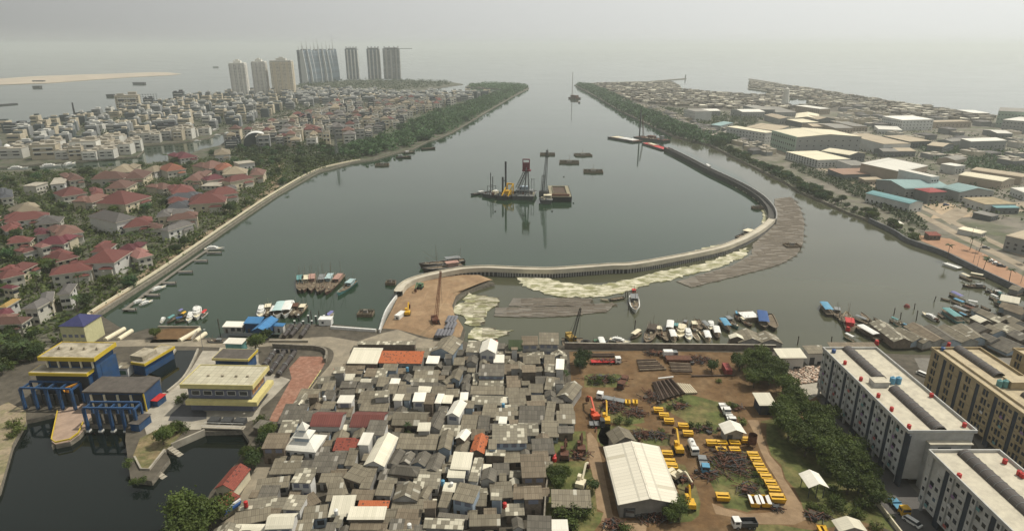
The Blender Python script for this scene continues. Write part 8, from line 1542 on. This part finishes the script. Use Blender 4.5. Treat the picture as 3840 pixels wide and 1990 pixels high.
t, w, d = hall(W1, (1720, 1065), (2690, 1055), (2290, 955), 20, 'c', 0, 'y', 3, 'great cream-roofed hall with mint green office front', left=1); MB().box((-w/2 - .5, 0, 0), (1, d, 20.6)).build('office_front', HW[2], t)
for f in range(3):
    for i in range(12): part_of(WIN1, 'window', t, (-w/2 - 1.04, -d/2 + d*(i+.5)/12, 3 + f*6), PI/2, scale=(2, 1, 2))
for a in [((1250,1000),(1392,985),(1090,882),14,'c',1,'m',1.5,'white-fronted factory with cream strip roof beside the great hall',1),((1390,968),(1600,905),(1300,842),9,'b',0,'m',2),((572,895),(760,845),(665,822),6,'t',0,'m',1),((905,685),(1240,682),(1130,640),10,'w',0,'x',2),((185,672),(570,668),(500,640),9,'w',0,'x',2),((2065,640),(2222,632),(2165,578),10,'w',4,'m',1.5,None,1),((1415,690),(1720,690),(1660,622),7,'g',0,'m',2),((1455,790),(1690,790),(1620,728),8,'b',0,'y',2.5),((1690,775),(2050,790),(1990,715),8,'c',4,'y',3),((1790,845),(2050,838),(1990,792),7,'c',3,'m',1),((2035,800),(2290,790),(2200,745),8,'b',3,'y',3),((2300,930),(2566,925),(2500,850),8,'g',4,'x',2),((1960,905),(2280,905),(2270,860),7,'b',4,'x',2),((560,1000),(920,1030),(880,930),5,'g',3,'x',2),((20,640),(190,680),(140,610),16,'g',1,'flat',2,'grey-capped office tower block on the right bank road',1),((1160,650),(1390,650),(1360,585),10,'g',3,'flat',2)]: hall(W1, *a[:5], a[5], a[6], a[7], *(a[8:9] or [None]), left=a[9] if len(a) > 9 else 0)
for a in [((205,248),(575,235),(440,132),8,'c',1,'flat',2,'white and navy factory with striped cream roof',1),((560,190),(745,168),(520,110),9,'c',3,'y',2),((1150,380),(1455,312),(1255,200),11,'w',4,'m',2.5,'pale stepped-roof factory beside the white tower block',0),((490,412),(862,402),(800,346),5,'r',3,'m',1,'low brown-roofed shed with four skylights'),((740,475),(942,470),(900,446),4,'b',4,'m',.6),((1200,572),(1720,560),(1700,452),8,'t',0,'x',3,'large grey-teal roofed factory behind the red pavilion'),((1820,612),(2210,600),(2010,540),8,'t',0,'y',3,'wing of the grey-teal factory with gable to the yard'),((1250,742),(1400,724),(1010,595),7,'a',1,'y',1.6,'aqua-roofed two-storey office along the bank road',1),((1470,612),(1662,602),(1600,556),9,'k',3,'hip',2,'dark office pavilion with red hipped roof'),((2110,752),(2462,746),(2290,666),6,'e',1,'flat',1,'low building with stained flat roof beside the factory yard',1),((2235,790),(2500,788),(2490,750),4.5,'a',3,'m',.5),((2345,1105),(2900,1230),(2700,930),9,'b',0,'m',1.5,'very large beige-roofed shed at the right edge',1),((1775,318),(1885,308),(1790,272),8,'w',1,'flat',1),((2300,490),(2445,460),(2090,362),7,'c',4,'y',1.5),((2530,440),(2640,415),(2190,310),7,'b',4,'y',1.5),((1765,250),(1900,225),(1780,186),6,'g',4,'x',2),((1305,448),(1480,430),(1355,388),4.5,'w',4,'m',.6),((2180,890),(2262,870),(2110,815),3.5,'g',3,'m',.4),((2055,1085),(2120,1060),(1860,1010),3,'c',1,'m',.3),((1500,440),(1590,435),(1590,330),15,'w',1,'flat',1,'narrow white tower block beside the stepped-roof factory'),((585,310),(810,310),(800,250),8,'g',1,'flat',1),((2400,560),(2560,620),(2540,540),6,'w',1,'m',1)]: hall(W3, *a[:5], a[5], a[6], a[7], *(a[8:9] or [None]), left=a[9] if len(a) > 9 else 0)
for a in [((745,808),(1210,798),(1120,748),15,'w',1,'m',1.5,'white-fronted block with bright roof edge behind the beige shed',1),((1240,838),(1780,826),(1700,800),9,'b',4,'flat',1),((460,1168),(865,1160),(790,1018),12,'b',1,'m',1.5,'broad beige-roofed factory behind the great hall'),((215,1110),(420,1110),(360,1050),10,'b',1,'m',1),((850,1132),(1172,1120),(1060,1040),8,'b',3,'m',1.5),((1345,1208),(1515,1164),(1335,1128),9,'b',3,'y',2),((1772,1130),(2308,1114),(2240,1085),13,'w',0,'m',1.5,'grey factory with bright white roof among trees'),((2185,668),(2640,690),(2600,632),24,'g',2,'flat',1,'green office block at the right edge of the far shore',1),((2250,800),(2640,830),(2600,760),17,'w',0,'flat',1,'grey ribbed office block below the green one',1),((1480,1132),(1665,1112),(1640,1066),7,'g',0,'x',1.5),((680,1275),(940,1275),(880,1225),6,'b',3,'x',2),((450,1280),(680,1280),(640,1240),6,'g',3,'x',2),((380,945),(740,960),(700,905),6,'w',1,'flat',1),((0,900),(220,900),(190,830),8,'g',4,'flat',1),((1810,700),(2050,702),(2010,662),5,'w',4,'m',.6),((2170,1005),(2400,1010),(2380,960),6,'w',3,'x',1.5)]: hall(W2, *a[:5], a[5], a[6], a[7], *(a[8:9] or [None]), left=a[9] if len(a) > 9 else 0)
rr = random.Random(77)
# mixed small houses between the sheds, then the far fishing kampung
NT[0] = -9e9
townfill(60, [(1560, 262), (1640, 270), (1760, 315), (1850, 340), (1960, 395), (1900, 392), (1790, 345), (1680, 300), (1560, 255)], 8, 15, [3, 7, 8, 2], 4, 7, 'factory', False, .4, 'small grey house between the bank road and the sheds', 'small houses along the bank road')
townfill(50, [(2080, 265), (2300, 290), (2560, 330), (2560, 420), (2480, 460), (2300, 390), (2100, 330)], 10, 22, [3, 8, 2, 0], 4, 8, 'factory', False, .1, 'plain workshop among the factory sheds', 'workshops among the sheds')
FK = [b.data for b in ()]
def tiny(): 
    out = []
    for m_ in ('g', 'k', 'k', 'b'): b = MB(); b.box((0, 0, 0), (.94, .94, .7), 0, 1); b.gable(.9, .9, .72, .3, along='x', over=.05, th=.04); out.append(b.mesh('tiny_house', [ROOF[m_], WALLS[3]]))
    return out
TINY = tiny(); n = 0; q = poly(P, [(1460, 216), (1500, 212), (1690, 208), (1715, 226), (1809, 236), (1941, 242), (1935, 228), (1888, 222), (1890, 206), (1955, 214), (2030, 224), (2150, 244), (2400, 280), (2500, 294), (2480, 312), (2300, 292), (2100, 268), (2080, 275), (1990, 275), (1850, 275), (1740, 270), (1640, 262), (1540, 245)], LZ); xs = [p.x for p in q]; ys = [p.y for p in q]
POND = poly(P, [(1975, 262), (1985, 246), (2035, 250), (2040, 266), (1990, 270)], LZ); flat('water', P, [(1975, 264), (1985, 247), (2035, 251), (2040, 267), (1990, 271)], LZ + .03, WATER)
MBS = MB(); cells = {}
flat('ground', P, [(1462, 217), (1500, 213), (1690, 209), (1715, 226), (1809, 236), (1941, 242), (1935, 228), (1890, 222), (1892, 207), (1955, 214), (2150, 245), (2400, 281), (2500, 295), (2480, 312), (2100, 280), (1850, 280), (1640, 266), (1540, 248)], LZ + .012, G_SLUM)
for i in range(16000):
    x, y = rr.uniform(min(xs), max(xs)), rr.uniform(min(ys), max(ys)); s = rr.uniform(8, 17)
    if not inside(x, y, q) or inside(x, y, POND) or clash(x, y, s*.5): continue
    key = (int(x/15), int(y/17))
    if key in cells: continue
    cells[key] = 1; n += 1; h = rr.uniform(4, 7); rz = rr.uniform(-.3, .3) + rr.choice((0, 1.57))
    if n <= 290:
        k_ = rr.randrange(4); o = bpy.data.objects.new('kampung_house', TINY[k_]); COL.objects.link(o); o.location = (x, y, LZ); o.rotation_euler = (0, 0, rz); o.scale = (s, s*rr.uniform(.5, .9), h); tag(o, 'small grey house in the hazy far fishing kampung', 'house', 'houses of the far fishing kampung', 'farkampung', True)
    else: MBS.box((x, y, LZ), (s, s*.7, h*.8), rz, rr.choice((0, 0, 1, 1, 2, 3)))
if MBS.f: struct('distant_rooftops', MBS, [ROOF['g'], ROOF['k'], ROOF['p'], ROOF['c']], 'stuff')
# mangrove belt and roadside trees of the right bank
def along(pts, n, off, spread, kinds, r0, r1, look, group, name='broadleaf_tree', cat='tree'):
    q = smooth(poly(P, pts, LZ), 6)
    for k in range(n):
        u = rr.random()*(len(q)-1.01); i = int(u); p = q[i] + (q[i+1]-q[i])*(u-i); d = (q[i+1]-q[i]).normalized(); nn = Vector((-d.y, d.x, 0)); s = off + rr.uniform(0, spread); tree(rr.choice(kinds), (p.x + nn.x*s, p.y + nn.y*s, LZ), rr.uniform(r0, r1), look, group, 'rightbank', name, 1, cat)
RB_ = [(2284, 604), (2185, 552), (2136, 535), (2061, 501), (2012, 481), (1975, 457), (1867, 405), (1790, 366), (1693, 342), (1630, 312), (1555, 276), (1494, 240), (1447, 215)]
along(RB_[7:], 140, -4, -42, ['man'], 4.5, 6.5, 'mangrove tree in the belt on the right bank', 'mangroves on the right bank', 'mangrove_tree')
def band(pts, o1, o2): q = smooth(poly(P, pts, LZ), 4); return strip(q, o1)[0] + strip(q, o2)[0][::-1]
thicket('mangrove_thicket', band(RB_[7:], -2, -44), 3600, .5, 9.5, 1.7, LEAFM, 13); thicket('roadside_foliage', band(RB_[3:8], -1, -13), 900, .3, 3.2, .8, LEAFD, 14); thicket('verge_foliage', band(RB_[:4], -2, -8), 160, .2, 2, .6, LEAFD, 15)
along(RB_[3:8], 95, -2, -12, ['man', 'dark', 'big'], 1.8, 3.8, 'roadside tree on the right bank above the bend of the dyke', 'roadside trees on the right bank', 'roadside_tree')
along(RB_[:5], 34, -3, -9, ['big', 'dark', 'shrub'], 1.8, 3.6, 'bushy tree leaning over the right bank wall', 'bushy trees on the right bank wall')
for nm, rg, n_, hm, lf, sd_ in [('verge_foliage', [(2050, 430), (2180, 460), (2230, 500), (2330, 560), (2330, 590), (2200, 520), (2100, 470), (1980, 420), (2000, 410)], 900, 3, .8, 16), ('green_belt_foliage', [(2310, 370), (2390, 365), (2576, 390), (2700, 400), (2700, 440), (2450, 430), (2350, 405)], 1300, 5, 1.2, 17), ('lane_foliage', [(1560, 262), (1700, 300), (1850, 340), (1920, 300), (1700, 275)], 900, 5, 1.5, 18), ('factory_foliage', [(1900, 330), (2100, 300), (2576, 350), (2576, 560), (2300, 520), (2080, 430)], 900, 4, 1.0, 19)]: thicket(nm, poly(P, rg, LZ), n_, .4, hm, lf, LEAFD if sd_ != 17 else LEAFM, sd_)
# roads, quay and palms
BRD = M('bank_road', (.29, .24, .175), .95, .15, .1, dirt=(.34, .29, .22), dirt_scale=.1, dirt_amt=.5)
for off, w_ in ((0, 7), (-11, 6)):
    q = smooth(poly(P, [(2700, 745), (2576, 672), (2430, 600), (2330, 548), (2200, 485), (2080, 430), (1990, 395), (1900, 355), (1800, 320), (1700, 285)], LZ), 4); L_, R_ = strip(q, off if off > 0 else 0, -off if off < 0 else 0); road('road', q if off == 0 else L_ if off > 0 else [p for p in strip(q, 13)[1]], w_, LZ + .03 + (.004 if off else 0), BRD)
flat('side_road', P, [(2360, 545), (2420, 512), (2576, 508), (2700, 512), (2700, 530), (2440, 535), (2390, 565)], LZ + .04, BRD)
flat('ground', P, [(2300, 590), (2390, 600), (2480, 640), (2620, 720), (2576, 728), (2500, 690), (2400, 640), (2300, 598)], LZ + .02, M('red_earth', (.34, .20, .125), .95, .15, .2), label='bare reddish quay ground')
flat('factory_yard', W3, [(1400, 750), (1700, 730), (1850, 790), (2050, 880), (1800, 900), (1480, 910), (1550, 830)], LZ + .03, M('yard_earth', (.40, .31, .21), .95, .15, .2))
t = thing('quay_wall', 'long grey quay wall along the right bank', 'wall', (0, 0, 0)); wallrun(smooth(poly(P, [(2186, 553), (2251, 584), (2284, 605), (2371, 635), (2418, 658), (2535, 714), (2620, 752)], LZ), 3), 1.0, -.5, LZ + 1.5).build('wall', M('quay_grey', (.13, .135, .14), .9, .3, .3), t)
for (x, y) in [(1770, 130), (2110, 60), (2150, 270), (2430, 400), (2010, 40), (2590, 180)]: p = H1(x, y, LZ + 4); palm((p.x, p.y, LZ), 1.0, 'palm on the reddish quay ground', 'palms on the right quay', 'rightbank')
for (x, y) in [(2030, 240), (2060, 330), (2540, 460), (2000, 20)]: p = H1(x, y, LZ); lamp_post(Vector((p.x, p.y, LZ)), 9, 'thin lamp post on the right quay', 'lamp posts on the right quay', 'rightbank')
for (x, y, m_) in [(2190, 215, WHITE), (2235, 240, WHITE), (2280, 265, WHITE), (2330, 285, DSTEEL), (2165, 90, STEEL)]: p = H1(x, y, LZ); car((p.x, p.y, LZ + .06), R(-28), 'car parked on the reddish quay ground', m_, 'cars on the right quay', 'rightbank')
p = W3(1660, 760, LZ); car((p.x, p.y, LZ + .06), 0, 'dark car in the factory yard before the red pavilion', BLUE)
for (x, y, lk) in [(1080, 1010, 'small hut with white roof among the bank trees'), (1500, 1140, 'rust-red shack on the bank above the quay wall')]: q = lambda a, b, h=0, x=x, y=y: W3(x, y, LZ) + Vector((a, b, h)); hut(q, (-4, -3), (4, -3), (4, 3), 'm', 'w' if 'white' in lk else 't', 3, None, lk, 'shack', 'shack', None, 'rightbank')
# breakwaters at the river mouth
for (a, b, lk) in [((1640, 205), (1724, 198), 'low stone breakwater with beacon on the far right mouth'), ((1886, 199), (1955, 210), 'long stone breakwater before the far fishing harbour')]:
    A, B_ = P(*a, 1), P(*b, 1); t = thing('breakwater', lk, 'breakwater', (0, 0, 0)); wallrun([A, B_], 9, -1, 2.2).build('rocks', STONE, t)
    if 'beacon' in lk: MB().bar((B_.x, B_.y, 2.2), (B_.x, B_.y, 16), 2.2, 8, r2=1.5).build('beacon', DSTEEL, t)
q = W1(1535, 590, LZ); hm = hgt(0, 1535, 590, 320, LZ, W1); t = thing('minaret', 'pale slim minaret-like tower above the far kampung', 'tower', (q.x, q.y, LZ)); m = MB(); m.bar((0, 0, 0), (0, 0, hm*.55), 8, 10, r2=6); m.bar((0, 0, hm*.55), (0, 0, hm*.9), 6, 10, r2=5); m.bar((0, 0, hm*.9), (0, 0, hm), 4, 8, r2=.3); m.build('shaft', TW[0], t)
# ------------------------------------------------------------ labels that single each thing out
ORD = ['nearest', 'second nearest', 'third nearest', 'fourth nearest', 'fifth nearest', 'sixth nearest', 'seventh nearest', 'eighth nearest', 'ninth nearest', 'tenth nearest', 'eleventh nearest', 'twelfth nearest', 'thirteenth nearest', 'fourteenth nearest', 'fifteenth nearest', 'sixteenth nearest', 'seventeenth nearest', 'eighteenth nearest', 'nineteenth nearest', 'twentieth nearest']
ORD += [a + '-' + b for a in ('twenty', 'thirty', 'forty', 'fifty') for b in ['first nearest'] + ORD[1:9]]
LM = [('the tiered mosque', K3(1480, 330, LZ)), ('the orange terrace', K1(1080, 340, LZ)), ('the long cream gabled house', K2(620, 330, LZ)), ('the maroon halls', K1(380, 1160, LZ)), ('the workshop shed', Y2(1200, 600, LZ)), ('the white-roofed hut', Y1(2290, 1000, LZ)), ('the brown pipe stack', Y1(1480, 500, LZ)), ('the red container', Y1(2185, 240, LZ)), ('the pavilion', Y3(1190, 720, LZ)), ('the cream kampung roof slab', K2(1690, 460, LZ)), ('the orange gabled hut', K2(1890, 240, LZ)),
      ('the dark-roofed hipped house', K2(950, 560, LZ)), ('the dull green house', K1(2640, 190, LZ)), ('the cream low terrace', K2(450, 1120, LZ)), ('the two-tier pump house', S1(1000, 600, LZ)), ('the control building', S2(900, 1000, LZ)), ('the blue jetty house', S4(1500, 1150, LZ)), ('the divider island', S3(720, 250, LZ)), ('the red waterside house', S5(680, 760, LZ)), ('the violet-roofed villa', V3(1150, 1330, LZ)), ('the big red riverside villa', V3(1500, 330, LZ)), ('the slate white-trimmed villa', V3(700, 950, LZ)), ('the tall grey-roofed villa', V1(1900, 1050, LZ)),
      ('the flat white villa', V1(640, 530, LZ)), ('the orange-roofed villa', V2(250, 300, LZ)), ('the long red villa', V2(700, 780, LZ)), ('the terrace villa', V2(1310, 210, LZ)), ('the path bend', P(705, 430, LZ)), ('the vaulted hall', T1(440, 1190, LZ)), ('the beige mansion block', frame(0, 100, 2.67)(1300, 830, LZ)), ('the canal bend', P(355, 372, LZ)), ('the grassy canal tip', P(510, 350, LZ)), ('the canal narrows', P(640, 316, LZ)), ('the far marina', P(790, 274, LZ)), ('the power pylon', T1(1240, 1320, LZ)), ('the widest pale tower', T1(700, 690, LZ)), ('the leftmost pale tower', T1(268, 712, LZ)), ('the sail-shaped block', T1(1070, 560, LZ)), ('the unfinished tower', T1(1790, 530, LZ)), ('the chimney', frame(0, 330, 4.944)(1400, 560, LZ)), ('the spit', P(1290, 218, LZ)), ('the mangrove corner', P(1100, 330, LZ)),
      ('the great cream hall', W1(2000, 1200, LZ)), ('the mint front', W1(1500, 1200, LZ)), ('the aqua office', W3(1150, 700, LZ)), ('the red pavilion', W3(1560, 640, LZ)), ('the stepped-roof factory', W3(1150, 300, LZ)), ('the large beige shed', W3(2450, 1050, LZ)), ('the bright-roofed white block', W2(950, 850, LZ)), ('the brown-roofed shed', W3(650, 400, LZ)), ('the minaret', W1(1535, 590, LZ)), ('the green office block', W2(2400, 800, LZ)), ('the river mouth', P(1446, 216, LZ)), ('the unfinished dyke end', P(1680, 363, 0)), ('the dyke bend', P(1950, 540, 0)), ('the cutter dredger', D1(1170, 690, 0)), ('the earth mound', P(1080, 760, 0)), ('the dyke middle', P(1480, 680, 0)),
      ('the yellow crane', M1(235, 580, 0)), ('the yard wall stilt houses', M1(2200, 520, 0)), ('the cream launch', M1(1410, 480, 0)), ('the harbour corner', H1(2300, 900, 0)), ('the red buoy', H1(1320, 700, 0)), ('the teal harbour boat', H1(1800, 810, 0)), ('the quay wall end', H1(1880, 260, 0)), ('the long white apartment block', Vector((118, 175, 0))), ('the corner apartment block', Vector((118, 125, 0))), ('the buff apartment block', Vector((156, 170, 0))), ('the lone rusty tank', Y3(395, 200, LZ)), ('the white tanker', Y1(1775, 1200, LZ)), ('the rubble lot', Y4(1200, 450, LZ)), ('the yard entrance', Y2(450, 900, LZ)), ('the red-orange excavator', Y1(600, 800, LZ)), ('the white site cabin', B1(260, 760, LZ)), ('the earth lot', S1(2650, 150, LZ)), ('the fleet end', F1(500, 700, 0)), ('the straight rafts', B1(1700, 640, 0))]
def where(o):
    if o.type == 'MESH' and o.location.length < 1e-6:
        me = o.data; n = max(1, len(me.vertices)); s = Vector((0, 0, 0))
        for v in me.vertices: s += v.co
        return s/n
    if o.location.length < 1e-6 and o.children: return where(o.children[0])
    return o.location
bpy.context.view_layer.update()
bylook = {}
for o, look, reg, fixed in THINGS: bylook.setdefault(look, []).append((o, reg, fixed))
def nwords(s): return len([w_ for w_ in s.replace('-', '').split()])
used = set()
for look, lst in bylook.items():
    if len(lst) == 1: lst[0][0]['label'] = look; used.add(look); continue
    if lst[0][2]:
        for o, *_ in lst: o['label'] = look
        continue
    short = look
    for a, b in ((' among the villas', ''), (' of the moored fleet', ''), (' on an apartment roof', ' on apartment roof'), (' beside the pump house', ''), (' in the belt beside the white apartments', ' of the estate belt'), (' in the thicket beside the two-tier pump house', ' of the station thicket'), (' between the houses of the far canal town', ' in the canal town'), (' of the belt beside the apartments', ''), (' above the bend of the dyke', ''), (' in the belt on the right bank', ' of the right bank belt'), (' leaning over the right bank wall', ' on the right bank wall'), ('stilt house with ', ''), (' roof beside the yard wall', '-roofed stilt house'), (' gabled roof over the harbour', '-roofed stilt house'), ('large grey pipe stacked beside the earth mound', 'large grey pipe of the stack'), (' on the left river bank', ' on the left bank'), (' parked on the reddish quay ground', ' on the reddish quay'), ('small dark buoy floating around the dredging spread', 'small dark buoy'), ('square bamboo ', 'bamboo '), ('tiny vessel far out on the grey sea', 'tiny vessel far out at sea'), (' near the small white-roofed', ' near the white-roofed'), ('concrete ', ''), (' at the front corner of the workshop shed', ' at the workshop front'), ('dark pile with white cap standing in the river', 'white-capped dark pile in the river'), ('lone dark post leaning out of the harbour water', 'lone dark harbour post'), ('big dark discharge pipe', 'dark discharge pipe'), (' beside the blue jetty house', ''), ('thin dark post standing in the river near the outfall', 'thin dark post near the outfall'), (' beside the grey lean-to', ' by the lean-to'), ('yellow hopper in the three-strong row behind the dirt road junction', 'yellow hopper in the row of three'), ('yellow hopper with white top flanges at the corner of the long row', 'yellow hopper with white top flanges'), ('light blue water tank of a pair on the long white block roof', 'light blue roof tank of a pair'), ('dark blue water tank at the far corner of an apartment roof', 'dark blue roof tank'), ('teal water tank beside the stair house on the buff block', 'teal roof tank beside the stair house'), (' beside the kampung edge of the yard', ' beside the yard edge'), ('small boat squeezed into the row along the yard wall', 'small boat in the row along the yard wall'), (' between the bank road and the sheds', ''), (' behind the left bank parapet', ' behind the parapet'), (' in the thicket beside the pump house', ' of the station thicket')): short = short.replace(a, b)
    cell = {}
    for o, reg, _ in lst:
        p = where(o); best = min(LM, key=lambda L: (L[1].x - p.x)**2 + (L[1].y - p.y)**2); dx, dy = p.x - best[1].x, p.y - best[1].y
        dr = ('right of' if dx > 0 else 'left of') if abs(dx) > abs(dy) else ('behind' if dy > 0 else 'in front of'); cell.setdefault((best[0], dr), []).append((dx*dx + dy*dy, o))
    for (ln, dr), ls in cell.items():
        ls.sort(key=lambda z: z[0])
        for i, (_, o) in enumerate(ls):
            s = f'{short}, {dr} {ln}' if len(ls) == 1 else (f'{short}, {ORD[i]} {dr} {ln}' if i < len(ORD) else f'{short}, among the outermost {dr} {ln}')
            w_ = s.split()
            if nwords(s) > 16: s = s.replace('the ', '', 1)
            if nwords(s) > 16: print('LONG', s); s = ' '.join(s.split()[:16])
            o['label'] = s
